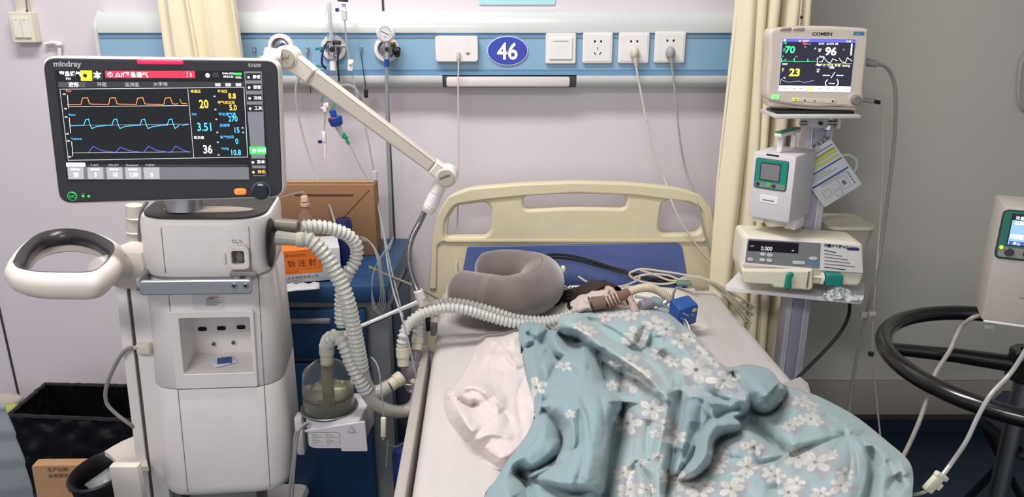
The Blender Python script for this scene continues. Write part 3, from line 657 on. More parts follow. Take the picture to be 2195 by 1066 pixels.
for t_, u in (('35', 147), ('5', 189), ('18', 230), ('1.00', 270), ('»', 309)):
    q(u, 358, u+34, 383, EM('tile_grey', (140, 142, 146), .75), 2); tx(t_, u+19, 378, 9 if t_ != '»' else 11, W_, 'CENTER', bold=.0003, lv=4, sx=.8); 
    if t_ != '»': q(u+7, 361, u+26, 364, W_, 3)
q(524, 153, 562, 377, EM('side_grey', (98, 99, 106), .7), 2)
for v, c_ in ((157, GD), (179, GD), (202, GD), (224, GD), (339, GD), (360, GD)):
    du = (v-157)*.05; q(527+du, v, 560+du, v+15, EM('button_black', (26, 26, 30), .4), 3); m = Y_ if v == 360 else W_; tx('●', 531+du, v+11, 5, m, lv=5); tx({157: '静音', 179: '报警', 202: '冻结', 224: '工具', 339: '菜单', 360: '待机'}[v], 543+du, v+10.5, 6, m, lv=5)
q(535, 314, 571, 330, G_, 3); tx('●', 540, 326, 8, W_, lv=5); tx('吸痰', 552, 325, 7, W_, lv=5)
s.build('screen', bz_)
s = MB(DM); tx('mindray', 117, 142, 12, W_ if 0 else mat('silk_silver', (190, 190, 196), .4), bold=.0004, lv=0, sx=1.05); tx('SV600', 533, 143.5, 7.5, mat('silk_silver', (190, 190, 196), .4), bold=.0002, lv=0, sx=1.05)
tx('~', 177, 418, 8, mat('silk_silver', (190, 190, 196), .4), lv=0); s.build('lettering', bz_)
s = MB(DM); a, c = d_(295, 127.5), d_(395, 138); s.prism(rrect(a[0], c[1], c[0], a[1], .0045), -.007, -.002, mat('alarm_light', (240, 30, 70), .3, emit=1.0), .002); s.build('alarm_light', bz_)
s = MB(DM); x, z = d_(561, 408); s.cyl((x, -.004, z), (x, -.0065, z), .0182, mat('knob_ring', (110, 130, 140), .3, .8), 36); s.cyl((x, -.006, z), (x, -.020, z), .0158, mat('knob_blue_black', (28, 32, 42), .3), 36, bev=.003); s.build('rotary_knob', bz_)
s = MB(DM); x, z = d_(516, 410); s.prism(rrect(x-.0115, z-.0062, x+.0115, z+.0062, .006), -.007, -.003, mat('orange_button', (238, 128, 62), .35, emit=.35), .0015); s.build('orange_button', bz_)
s = MB(DM); x, z = d_(157, 420); s.prism(ellipse(x, z, .0088, .0088, 28), -.0058, -.003, mat('power_ring', (40, 150, 80), .3, emit=.5), .001); s.prism(ellipse(x, z, .0070, .0070, 28), -.0064, -.003, darker, .001); s.text('⊙⊂', x-.005, z-.0025, .008, -.0067, G_); s.build('power_button', bz_)
for u in (180, 192): s = MB(DM); x, z = d_(u, 420); s.flat(ellipse(x, z, .0025, .0022, 14), -.0043, G_); s.build('indicator_light', bz_)

# ------------------------------------------------------------ hose support arm
arm = thing('support_arm', at(770, 230, -.62), 'white jointed arm with grey round joint caps, reaching from the ventilator to a hose clamp', 'arm')
def capjoint(u, v, y, r, yf, txt):
    c = at(u, v, y); k = MB(); k.cyl(c+Vector((0, .024, 0)), c+Vector((0, -.022, 0)), r, white2, 36, bev=.005); j = k.build('joint', arm)
    k = MB(); k.cyl(c+Vector((0, -.021, 0)), c+Vector((0, -.0255, 0)), r*.76, mat('joint_cap', (176, 168, 156), .4), 32, bev=.001)
    kk = MB(Matrix.Translation(c+Vector((0, -.0258, 0)))); 
    if txt: kk.text('mindray', -.0135, -.004, .008, -.0002, ink, bold=.0002, rot=.35)
    else: kk.line([(-.009, -.006), (-.002, .001), (.004, -.001), (.010, .007)], .0013, -.0002, inkg); kk.line([(-.006, .006), (0, -.003), (.006, -.010)], .0011, -.0002, inkg); kk.line([(.001, .010), (.002, .002), (.010, -.001)], .0011, -.0002, inkg)
    k.v += kk.v; off = len(k.v)-len(kk.v)
    for f in kk.f: k.f.append([i+off for i in f]); k.mi.append(len(k.mats)); k.sm.append(False)
    k.mats.append(ink if txt else inkg); k.build('joint_cap', j); return c
ja = capjoint(618, 124, -.66, .0265, 0, False); jb = capjoint(957, 377, -.62, .0255, 0, True)
def beam(p0, p1, w0, w1, th, m, nm, par):
    d = (p1-p0); L = d.length; d.normalize(); up = Vector((0, -1, 0)); n = d.cross(up).normalized(); up = n.cross(d).normalized()
    M_ = Matrix((( d.x, -up.x, n.x, p0.x), (d.y, -up.y, n.y, p0.y), (d.z, -up.z, n.z, p0.z), (0, 0, 0, 1)))
    k = MB(M_); k.prism(roundpoly([(0, -w0/2), (L, -w1/2), (L, w1/2), (0, w0/2)], .003), -th/2, th/2, m, .005, smooth=True); return k.build(nm, par)
e1 = ja.lerp(jb, .145); e2 = ja.lerp(jb, .905)
beam(ja.lerp(jb, .03), e1, .040, .036, .040, white2, 'arm_socket', arm); beam(e1, e2, .036, .031, .036, mat('arm_ivory', (206, 196, 184), .42), 'arm_beam', arm); beam(e2, jb.lerp(ja, .03), .033, .036, .038, white2, 'arm_socket', arm)
k = MB(); k.cyl(at(570, 118, -.68), at(606, 122, -.68), .016, white2, 20); k.cyl(at(600, 122, -.66), at(560, 135, -.74), .016, white2, 20, .012); k.build('shoulder', arm)
wp = [at(945, 392, -.62), at(934, 415, -.62), at(922, 443, -.62), at(916, 455, -.62)]
k = MB(); k.cyl(wp[0], wp[1], .016, white2, 20, .0165, bev=.002); k.cyl(wp[1], wp[2], .0165, white, 20, .0165, bev=.002); k.cyl(wp[2], wp[3], .0165, white2, 20, .014, bev=.002); k.build('wrist', arm)
gp, L_ = resample(smooth_path([at(913, 450, -.62), at(898, 480, -.62), at(883, 510, -.615), at(876, 545, -.61), at(880, 580, -.605), at(890, 610, -.60), at(897, 626, -.60)]), .0016)
k = MB(); k.tube(gp, [.0068+(.0008 if i % 2 else 0) for i in range(len(gp))], mat('gooseneck_chrome', (150, 150, 155), .22, 1.0), 14); k.build('gooseneck', arm)
k = MB(); k.cyl(at(896, 622, -.60), at(908, 655, -.60), .0125, mat('clamp_ivory', (200, 192, 186), .4), 18, .0135, bev=.002); k.cyl(at(908, 638, -.60), at(908, 638, -.625), .004, chrome, 12, bev=.001); k.box(at(914, 668, -.60), (.042, .03, .012), mat('clamp_ivory', (200, 192, 186), .4), .003, R=Matrix.Rotation(.3, 3, 'Y')); k.box(at(932, 682, -.60), (.018, .02, .016), mat('clamp_ivory', (200, 192, 186), .4), .003, R=Matrix.Rotation(.3, 3, 'Y')); k.build('hose_clamp', arm)
k = MB(); k.cyl(at(737, 716, -.66), at(900, 646, -.60), .0063, chrome, 16, bev=.001); k.build('cross_rod', arm)

# ------------------------------------------------------------ humidifier
hum = thing('heated_humidifier', at(712, 960, -.74), 'humidifier with clear water chamber on white heater base beside the ventilator', 'humidifier')
hy = -.74; hc = at(706, 868, hy); hc = Vector((hc.x, hy, hc.z)); s_ = lambda n: n*(DIST+hy)/ (F*.88)
def hcx(u): return at(u, 868, hy).x
chx = at(706, 868, hy).x; rr0 = (hcx(760)-hcx(652))/2
zc0, zc1 = at(706, 872, hy).z, at(706, 790, hy).z; zc2 = at(706, 768, hy).z
ch = mat('chamber_glass', (244, 243, 236), .06, trans=.96, ior=1.15, noise=0)
k = MB(); k.lathe([(rr0*.98, 0), (rr0, .004), (rr0*.99, (zc1-zc0)*.5), (rr0*.93, zc1-zc0-.01), (rr0*.84, zc1-zc0), (rr0*.55, zc1-zc0+.012), (rr0*.3, zc1-zc0+.018)], (chx, hy, zc0), ch, seg=40); cb = k.build('water_chamber', hum)
k = MB(); k.lathe([(0, .002), (rr0*.93, .002), (rr0*.93, (zc1-zc0)*.42), (0, (zc1-zc0)*.42)], (chx, hy, zc0), mat('chamber_water', (226, 222, 200), .1, trans=.92, ior=1.2, noise=0), seg=36); k.build('water', cb)
k = MB(); k.lathe([(rr0*1.0, 0), (rr0*1.012, .001), (rr0*1.0, .002)], (chx, hy, zc0+(zc1-zc0)*.36), darker, seg=40); k.lathe([(rr0*1.02, -.002), (rr0*1.03, .001), (rr0*1.02, .004)], (chx, hy, zc0), darker, seg=40); k.build('level_ring', cb)
k = MB()
for dx in (-.012, .016): k.box((chx+dx, hy-rr0*.5, zc0+.022), (.008, .004, .022), mat('baffle', (150, 146, 120), .3, trans=.5))
k.cyl((chx, hy, zc0+.01), (chx, hy, zc1), .012, mat('baffle', (150, 146, 120), .3, trans=.5), 16); k.build('baffle', cb)
bm_ = mat('humidifier_white', (208, 204, 208), .4)
zb0, zb1 = at(706, 955, hy-.05).z, at(706, 872, hy).z
bl, br = at(651, 900, hy-.05).x, at(783, 900, hy-.05).x
k = MB(); fp = roundpoly([(bl, hy-.062), (br-.01, hy-.062), (br, hy+.07), (bl+.004, hy+.07)], [.035, .01, .02, .03], 8)
loft(k, [(zb0, fp), (zb0+.002, fp), (zb1-.008, fp), (zb1-.002, [(p[0]*.97+.03*chx, p[1]*.97+.03*hy) for p in fp])], bm_); k.build('heater_base', hum)
k = MB(); k.cyl((chx, hy, zb1-.004), (chx, hy, zb1+.003), rr0*1.12, steel, 36, bev=.002); k.build('hot_plate', hum)
HM = frame((bl, hy-.063, zb0)); bw = br-bl; bh = zb1-zb0
k = MB(HM); k.prism(roundpoly([(-.004, bh*.50), (bw+.006, bh*.62), (bw+.008, -.006), (bw*.72, -.006), (bw*.71, bh*.02), (bw*.71, bh*.60), (bw*.02, bh*.60), (-.008, bh*.5)], .002), -.003, .004, bm_, .001) if 0 else None
k = MB(HM); k.prism(roundpoly([(bw*.02, bh*.66), (bw+.002, bh*.98), (bw+.004, -.006), (bw*.60, -.006), (bw*.59, bh*.60), (bw*.04, bh*.60)], .003), -.0035, .002, bm_, .001); k.build('front_bracket', hum)
k = MB(HM); k.rect(bw*.10, bh*.14, bw*.58, bh*.58, -.0008, mat('label_white', (216, 212, 212), .5))
for i in range(7): k.rect(bw*(.13), bh*(.50-.055*i), bw*(.13+.10*(1+(i % 3)*.5)), bh*(.515-.055*i), -.0012, inkg); k.rect(bw*.36, bh*(.50-.055*i), bw*(.44+.12*((i*7) % 3)*.5), bh*(.515-.055*i), -.0012, inkg)
k.rect(bw*.12, bh*.575, bw*.57, bh*.61, -.0012, midgrey); k.build('rating_label', hum)
k = MB(HM); x, z = bw*.80, bh*.70; k.line([(x-.010, z-.008), (x+.010, z-.008), (x, z+.009), (x-.010, z-.008)], .0011, -.0040, inkg); k.text('⚡', x-.003, z-.006, .009, -.0040, inkg); k.build('warning_mark', hum)
k = MB(); k.box(at(645, 930, hy-.03), (.018, .03, .10), bm_, .004); k.build('side_bracket', hum)
k = MB()
for d in (0, 9): k.tube(smooth_path([at(663-d*.2, 906+d*.3, hy-.07), at(650-d, 912+d, hy-.08), at(638-d*.6, 935, hy-.08), at(632-d*.4, 990, hy-.08), at(625-d, 1080, hy-.07)]), .0032, cordg, 8)
k.build('power_cord', hum)
def coup(p0, p1, r, m, nm, par=None, r1=None):
    k = MB(); L = p1-p0; k.cyl(p0, p0+L*.5, r, m, 22, bev=.0015); k.cyl(p0+L*.5, p1, (r1 or r*.86), m, 22, bev=.0015); o = k.build(nm, par); return o
coup(at(700, 738, hy), at(701, 782, hy), .0175, beige, 'chamber_port', hum)
coup(at(733, 712, hy+.05), at(737, 745, hy+.03), .0165, beige, 'chamber_port', hum)

# ------------------------------------------------------------ breathing hoses
def hose(lab, pts, r, sm=None, nm='breathing_hose', m=None, per=.0112, amp=.0046, cuffs=()):
    t = thing(nm, pts[0], lab, 'hose', 'corrugated breathing hoses')
    k = MB(); corrugate(k, pts, r, m or hosem, per, amp); k.build('corrugated_tube', t)
    for (a, c, rr, mm) in cuffs:
        k = MB(); L = c-a; k.cyl(a, a+L*.55, rr, mm, 22, bev=.0015); k.cyl(a+L*.5, c, rr*.88, mm, 22, bev=.0015); k.build('cuff', t)
    if sm:
        k = MB(); pp = smooth_path(sm[0], 10); k.tube(pp, sm[1], sm[2], 18); k.build('smooth_section', t)
    return t
hb_ = at
hose('pale corrugated hose curling in a loop from the upper ventilator port down to the humidifier',
     [at(646, 487, -.75), at(680, 486, -.73), at(715, 492, -.71), at(748, 507, -.69), at(764, 530, -.68), at(762, 558, -.68), at(748, 582, -.69), at(735, 610, -.69), at(731, 650, -.69), at(732, 700, -.69)], .0115)
smm = mat('clear_grey_hose', (186, 182, 174), .3, trans=.3, noise=.02)
hose('long white corrugated hose running diagonally from lower ventilator port down to elbow by bed',
     [at(646, 512, -.80), at(668, 518, -.80), at(695, 545, -.80), at(722, 590, -.80), at(743, 640, -.80), at(757, 700, -.79), at(768, 755, -.78), at(776, 800, -.77)], .0135,
     ([at(776, 798, -.77), at(784, 825, -.765), at(796, 840, -.755), at(812, 840, -.75), at(835, 828, -.74)], .0165, smm), amp=.0045,
     cuffs=[(at(862, 808, -.72), at(836, 828, -.74), .0175, beige)])
hose('corrugated hose curving from humidifier chamber top down into the smooth clear bend',
     [at(701, 740, -.74), at(706, 728, -.76), at(722, 722, -.77), at(738, 742, -.78), at(752, 775, -.78), at(768, 810, -.78), at(788, 845, -.77)], .0125,
     ([at(786, 842, -.77), at(805, 866, -.765), at(835, 880, -.75), at(865, 882, -.73), at(888, 868, -.72), at(896, 840, -.71), at(893, 815, -.71)], .0155, smm), amp=.0048)
hose('front corrugated hose arching from water trap over the clamp along the sheet',
     [at(862, 745, -.68), at(864, 722, -.68), at(874, 698, -.66), at(893, 680, -.64), at(920, 668, -.62), at(960, 661, -.6), at(1000, 665, -.59), at(1050, 680, -.57), at(1100, 693, -.56), at(1160, 694, -.55), at(1200, 686, -.54)], .0098, amp=.0042,
     cuffs=[(at(863, 745, -.68), at(865, 785, -.69), .0165, beige)])
hose('second corrugated hose rising from the bedside connector behind the first and beside neck pillow',
     [at(897, 722, -.62), at(897, 700, -.62), at(902, 678, -.60), at(920, 660, -.57), at(950, 650, -.55), at(990, 651, -.54), at(1040, 663, -.54), at(1100, 680, -.53), at(1160, 688, -.52), at(1210, 680, -.50), at(1262, 656, -.46)], .0098, amp=.0042,
     cuffs=[(at(896, 722, -.62), at(893, 752, -.64), .015, beige)])
k = MB(); wt = mat('smoky_clear_plastic', (200, 190, 200), .1, trans=.8, ior=1.2)
k.lathe([(0, 0), (.014, .002), (.021, .02), (.024, .05), (.02, .07), (.010, .085)], at(883, 838, -.68), wt, seg=24)
k.cyl(at(868, 785, -.69), at(868, 806, -.69), .010, wt, 16); k.cyl(at(868, 806, -.69), at(890, 780, -.66), .009, wt, 16); k.cyl(at(892, 752, -.64), at(890, 785, -.66), .011, wt, 16)
k.lathe([(.022, 0), (.0235, .002), (.022, .004)], at(883, 818, -.68), white, seg=24)
tag(k.build('water_trap'), 'smoky clear water trap between hose cuffs beside the bed edge', 'water trap')
# ============================================================ BEDSIDE CABINET AND WHAT STANDS ON IT
cbl = mat('cabinet_blue', (28, 66, 104), .4, noise=.06, scale=8)
cbd = mat('cabinet_blue_front', (22, 58, 96), .4, noise=.06, scale=8)
cgr = mat('cabinet_grey_frame', (128, 132, 136), .5)
cx0, cx1, cy0, cy1, cz1 = -.80, -.335, -.45, -.02, .715
cab = thing('bedside_cabinet', ((cx0+cx1)/2, cy0, 0), 'blue bedside cabinet with grey frame strips between ventilator and bed', 'cabinet')
k = MB(); k.box(((cx0+cx1)/2, (cy0+cy1)/2+.008, .35), (cx1-cx0-.004, cy1-cy0-.016, .63), cgr, .003); k.build('carcass', cab)
k = MB(); k.box(((cx0+cx1)/2, (cy0+cy1)/2-.004, cz1-.0245), (cx1-cx0+.012, cy1-cy0+.012, .049), cbl, .006); k.build('worktop', cab)
for i, (za, zb_) in enumerate(((.503, .648), (.03, .488))):
    k = MB(); k.box(((cx0+cx1)/2-.028, cy0-.002, (za+zb_)/2), (cx1-cx0-.062, .022, zb_-za), cbd, .004); dr = k.build('drawer' if i == 0 else 'door', cab)
    if i == 0: k = MB(); k.box(((cx0+cx1)/2, cy0-.016, zb_-.03), (.16, .012, .014), cgr, .003); k.build('handle', dr)
k = MB(); k.box((cx1+.001, (cy0+cy1)/2+.02, .34), (.006, cy1-cy0-.10, .58), cbd, .002); k.build('side_panel', cab)
for x in (cx0+.03, cx1-.03):
    for y in (cy0+.04, cy1-.04): k = MB(); k.cyl((x, y, 0), (x, y, .036), .018, darker, 14); k.build('foot', cab)
# cardboard box
cbm = mat('cardboard', (146, 110, 80), .8, noise=.08, scale=14, bump=.1)
cl_, cr_ = at(575, 480, -.20).x, at(806, 480, -.20).x; ztop = at(700, 396, -.20).z
bx = thing('cardboard_box', ((cl_+cr_)/2, -.2, cz1), 'brown cardboard box standing on the blue cabinet against the wall', 'box')
k = MB(); k.box(((cl_+cr_)/2, -.165, (cz1+ztop)/2), (cr_-cl_, .07, ztop-cz1), cbm, .004); k.build('carton', bx)
k = MB(); k.box(((cl_+cr_)/2+.012, -.2015, ztop-.028), (.17, .003, .0018), mat('cardboard_edge', (124, 90, 64), .8)); k.box(((cl_+cr_)/2, -.165, ztop+.002), (cr_-cl_-.01, .03, .001), mat('packing_tape', (176, 140, 100), .3)); k.build('flap_seam', bx)
# clear bottle
bc = at(664, 560, -.30); bc.z = cz1; bt = thing('plastic_bottle', bc, 'clear plastic solution bottle with pale cap before the cardboard box', 'bottle')
bh_ = at(669, 424, -.30).z-cz1
k = MB(); k.lathe([(0, 0), (.030, .001), (.032, .008), (.032, bh_*.52), (.026, bh_*.68), (.011, bh_*.84), (.009, bh_*.90), (.009, bh_)], bc, mat('bottle_plastic', (214, 196, 176), .12, trans=.8, ior=1.15), seg=28); k.build('bottle_body', bt)
k = MB(); k.cyl(bc+Vector((0, 0, bh_*.88)), bc+Vector((0, 0, bh_*.93)), .0125, mat('cap_pink', (206, 178, 160), .4), 18, bev=.001); k.cyl(bc+Vector((0, 0, bh_*.94)), bc+Vector((0, 0, bh_*1.03)), .011, mat('cap_pink', (206, 178, 160), .4), 18, .0095, bev=.002); k.build('cap', bt)
k = MB(); k.tube(smooth_path([bc+Vector((0, 0, bh_*1.03)), at(650, 412, -.3), at(628, 416, -.3), at(600, 424, -.29), at(585, 420, -.27)]), .002, tubem, 6); k.build('tube', bt)
# blue cup with string
cc = at(741, 545, -.27); cc.z = cz1; hcup = at(741, 468, -.27).z-cz1
k = MB(); k.lathe([(0, 0), (.020, 0), (.024, hcup*.85), (.022, hcup*.95), (.018, hcup), (0, hcup*.99)], cc, mat('navy_cup', (24, 36, 84), .35), seg=28)
t = thing('blue_jar', cc, 'dark blue jar with black string in front of the cardboard box', 'jar'); k.build('jar_body', t)
k = MB(); k.tube([cc+Vector((0, 0, hcup)), at(792, 408, -.26)], .0013, blackc, 6); k.build('string', t)
# orange carton
OMx = frame(at(600, 606, -.46), 16, 0, 0); OM = OMx.copy(); OM.translation.z = cz1+.004
orange = mat('carton_orange', (228, 120, 42), .45, noise=.03); cwh = mat('carton_white', (206, 206, 208), .5)
t = thing('medicine_carton', OM.translation, 'orange and white medicine carton with red Chinese print on the cabinet', 'carton')
k = MB(OM); k.box((.04, .06, .045), (.24, .12, .09), cwh, .002); k.build('carton_body', t)
k = MB(OM); k.rect(-.075, .026, .112, .0895, -.0006, orange); k.add([(-.075, -.0004, .0905), (.112, -.0004, .0905), (.112, .12, .0905), (-.075, .12, .0905)], [[0, 1, 2, 3]], orange, False); k.build('orange_panel', t)
k = MB(OM); dr_ = mat('print_brown', (150, 48, 20), .6)
k.text('化 钠 注 射 液', -.004, .048, .021, -.001, dr_, bold=.0003); k.text('氯化钠注射液', .02, .075, .0085, -.001, dr_); k.line([(-.07, .040), (.106, .040)], .0006, -.001, dr_); k.text('Sodium Chloride Injection', -.03, .031, .0075, -.001, dr_); k.text('大家太东制药有限公司', .0, .012, .010, -.001, ink); k.line([(-.02, .008), (.06, .008)], .0008, -.001, inkg)
k.text('250ml', .128, .068, .010, -.001, ink, sx=.7) ; k.build('print', t)
k = MB(OM); vs = []; fs = []; rnd = random.Random(2); NX, NY = 14, 6
for j in range(NY+1):
    for i in range(NX+1): vs.append((-.09+.19*i/NX, -.055+.05*j/NY, -.002+.010*rnd.random()*(1 if 0 < j < NY else .2)))
for j in range(NY):
    for i in range(NX): a = j*(NX+1)+i; fs.append([a, a+1, a+NX+2, a+NX+1])
k.add(vs, fs, mat('bag_film', (200, 202, 206), .3), True); o = k.build('plastic_bag'); o.modifiers.new('s', 'SOLIDIFY').thickness = .002; tag(o, 'crinkled white plastic bag lying in front of the orange carton', 'bag')
# coiled clear tubing hanging over the cabinet corner
k = MB(); rnd = random.Random(5)
for i in range(4):
    w = i*7
    k.tube(smooth_path([at(744+w, 520, -.40), at(775+w*.8, 508+w*.5, -.43), at(800+w*.6, 530+w, -.46), at(812+w*.4, 580+w, -.47), at(815+w*.5, 640+w*.6, -.475), at(800+w*.6, 665+w*.4, -.475), at(797, 620, -.47), at(806, 570, -.45), at(838+w*.3, 530-w, -.38)], 8), .0012, tubem, 6)
tag(k.build('coiled_tubing'), 'loose coils of thin clear tubing hanging over the cabinet corner', 'tubing')

# ============================================================ BED
bed = thing('hospital_bed', (.22, -1.0, 0), 'hospital bed with cream headboard, blue inset panel and white sheeted mattress', 'bed')
BM_ = frame((0, -.13, 0)); bp_ = lambda pts, off=0: [on(BM_, u, v, off) for u, v in pts]
out = roundpoly(bp_([(913, 760), (917, 620), (926, 520), (938, 458), (962, 420), (1010, 403), (1120, 394), (1235, 390), (1350, 393), (1450, 403), (1500, 416), (1526, 447), (1535, 500), (1533, 600), (1528, 760)]), .03, 4)
lh = roundpoly(bp_([(957, 508), (963, 466), (979, 442), (1042, 434), (1053, 446), (1053, 495), (1042, 508)]), .012, 4)
rh = roundpoly(bp_([(1419, 436), (1438, 428), (1480, 436), (1500, 452), (1506, 490), (1496, 502), (1421, 504), (1411, 492)]), .012, 4)
hh = roundpoly(bp_([(1122, 421), (1224, 416), (1343, 419), (1343, 448), (1224, 446), (1122, 451)]), [.018, .05, .018, .018, .05, .018], 4)
k = MB(BM_); k.prism(out, 0, .036, cream, .009, holes=[lh, rh, hh], smooth=True, res=3); hb = k.build('headboard', bed)
inner = roundpoly(bp_([(950, 514), (953, 470), (974, 438), (1042, 428), (1122, 420), (1235, 413), (1358, 418), (1419, 426), (1484, 433), (1508, 452), (1514, 490), (1513, 514)]), .02, 4)
k = MB(BM_); k.prism(roundpoly(bp_([(920, 620), (926, 520), (938, 458), (962, 420), (1010, 403), (1120, 394), (1235, 390), (1350, 393), (1450, 403), (1500, 416), (1526, 447), (1535, 500), (1533, 620), (1520, 620), (1518, 520), (1510, 517), (948, 518), (938, 525), (936, 620)]), .006, 2), -.007, .004, cream, .0055, holes=[inner], smooth=True, res=3); k.build('headboard_rim', hb)
k = MB(BM_); k.prism(roundpoly(bp_([(990, 640), (990, 590), (1002, 528), (1454, 521), (1462, 530), (1472, 590), (1472, 640)]), .008, 5), -.0045, .002, mat('inset_blue', (88, 104, 158), .35, noise=.03), .0025); k.build('blue_inset', hb)
shm = mat('white_bed_sheet', (188, 181, 179), .85, noise=.02, bump=.25, bscale=500, sheen=.2)
NL, FL, FR, NR = Vector((-.150, -1.95)), Vector((-.218, -.165)), Vector((.628, -.165)), Vector((.715, -1.95))
def heightpatch(nx, ny, corners, zf, m, name, parent=None, drop=None):
    vs = []; fs = []; A, B, C_, D_ = corners
    for j in range(ny+1):
        for i in range(nx+1):
            s, t_ = i/nx, j/ny; p = (A*(1-s)+B*s)*(1-t_)+(D_*(1-s)+C_*s)*t_
            vs.append((p.x, p.y, zf(s, t_, p.x, p.y)))
    for j in range(ny):
        for i in range(nx): a = j*(nx+1)+i; fs.append([a, a+1, a+nx+2, a+nx+1])
    n0 = len(vs); ring = [i for i in range(nx+1)]+[j*(nx+1)+nx for j in range(1, ny+1)]+[ny*(nx+1)+i for i in range(nx-1, -1, -1)]+[j*(nx+1) for j in range(ny-1, 0, -1)]
    for i in ring: vs.append((vs[i][0], vs[i][1], drop))
    L = len(ring)
    for i in range(L): fs.append([ring[i], n0+i, n0+(i+1) % L, ring[(i+1) % L]])
    q = MB(); q.add(vs, fs, m, True); return q.build(name, parent, sharp=0)
from mathutils import noise as MN
def edge(s, t_, w_=.03):
    e = min(s, 1-s)*.85; f = min(t_, 1-t_)*1.8; r = .03; g = 0
    for q_ in (e, f):
        if q_ < r: g += r*(1-math.sqrt(max(0, 1-(1-q_/r)**2)))
    return g
def zmat(s, t_, x, y):
    return .600-edge(s, t_)+.004*MN.noise(Vector((x*9, y*3, 1)))+.0022*MN.noise(Vector((x*30, y*7, 4)))
heightpatch(150, 200, (NL, NR, FR, FL), zmat, shm, 'mattress', bed, .47)
# raised part under the head with pillow-like fold lines
k = MB(); k.box((.22, -1.05, .41), (.86, 1.75, .06), mat('bed_frame_cream', (196, 188, 166), .5), .008); k.build('bed_frame', bed)
rgm = mat('side_rail_grey', (176, 168, 162), .38, metal=.15)
def along(p0, p1, w_, z0, z1, m, nm):
    d = (p1-p0); L = d.length; a = math.atan2(d.y, d.x); q = MB(); c_ = (p0+p1)/2
    q.box((c_.x, c_.y, (z0+z1)/2), (L, w_, z1-z0), m, .006, R=Matrix.Rotation(a, 3, 'Z')); return q.build(nm, bed)
along(Vector((-.222, -.56)), Vector((-.170, -1.95)), .022, .43, .592, rgm, 'side_rail')
along(Vector((.660, -.5)), Vector((.735, -1.95)), .022, .36, .50, rgm, 'side_rail')
for x, y in ((-.13, -.3), (.56, -.3), (-.10, -1.8), (.62, -1.8)):
    k = MB(); k.cyl((x, y, .05), (x, y, .40), .022, steel, 14); k.cyl((x-.012, y, .045), (x+.012, y, .045), .045, darker, 18, bev=.005); k.build('leg', bed)
k = MB(); k.box(at(918, 690, -.52), (.012, .03, .045), darker, .004); k.box(at(930, 705, -.54), (.016, .03, .03), midgrey, .004); k.build('rail_catch', bed)

# pillow under the head
def zpil(s, t_, x, y):
    a = max(0, 1-abs(2*s-1)**5)*max(0, 1-abs(2*t_-1)**3.2)
    return .598+.045*a**1.1+.006*MN.noise(Vector((x*10, y*8, 2)))*a
pil = heightpatch(90, 50, (Vector((.03, -.50)), Vector((.53, -.50)), Vector((.56, -.17)), Vector((.03, -.17))), zpil, mat('pillow_white', (220, 214, 206), .85, noise=.02, bump=.2, bscale=400), 'pillow', None, .600)
tag(pil, 'flat white pillow under the head of the bed behind the duvet', 'pillow')
# folded sheet corner hanging at the right edge
k = MB(); cp = [pz(1660, 830, .605), pz(1715, 808, .612), pz(1732, 822, .600), pz(1742, 858, .56), pz(1700, 870, .60)]
k.add([p for p in cp]+[p-Vector((0, 0, .01)) for p in cp], [list(range(5))[::-1], list(range(5, 10))]+[[i, (i+1) % 5, 5+(i+1) % 5, 5+i] for i in range(5)], shm, True); k.build('sheet_corner', bed)

# ---- travel neck pillow
np_ = thing('neck_pillow', at(1085, 660, -.40), 'taupe velvet U-shaped neck pillow lying by the headboard', 'neck pillow')
tp_ = mat('taupe_velvet', (102, 89, 86), .85, noise=.4, scale=16, sheen=.8, bump=.2, bscale=300)
cen_p = [at(966, 622, -.40), at(998, 626, -.43), at(1045, 636, -.46), at(1095, 640, -.475), at(1138, 630, -.46), at(1160, 612, -.41), at(1158, 594, -.345), at(1133, 584, -.30), at(1095, 579, -.275), at(1055, 580, -.27), at(1022, 594, -.29)]
def rad(t_):
    e = min(1, (t_/.07))**.5 if t_ < .07 else (min(1, (1-t_)/.07)**.5 if t_ > .93 else 1)
    return (.056+.006*math.sin(t_*PI))*max(.15, e)
path, _ = resample(smooth_path(cen_p, 10), .006)
k = MB(); k.tube(path, lambda t_: rad(t_)*(1+.012*math.sin(t_*40)), tp_, 28, flat=1.0); k.build('cushion', np_, sharp=0)
i0 = int(len(path)*.20); k = MB(); pp = path[i0:i0+4]; k.tube(pp, rad(.17)*1.03, mat('taupe_band', (112, 99, 95), .85, noise=.12, sheen=.8), 28); k.build('elastic_band', np_)
seam = [p+Vector((0, 0, rad(i/len(path))*.99)) for i, p in enumerate(path)][int(len(path)*.2):int(len(path)*.85)]
k = MB(); k.tube(seam, .0022, mat('taupe_piping', (132, 118, 112), .8), 8); k.build('piping', np_)
k = MB(); k.box(at(1207, 578, -.32), (.012, .02, .02), creamw, .004); tag(k.build('plastic_clip'), 'small white plastic clip by the right end of the neck pillow', 'clip')

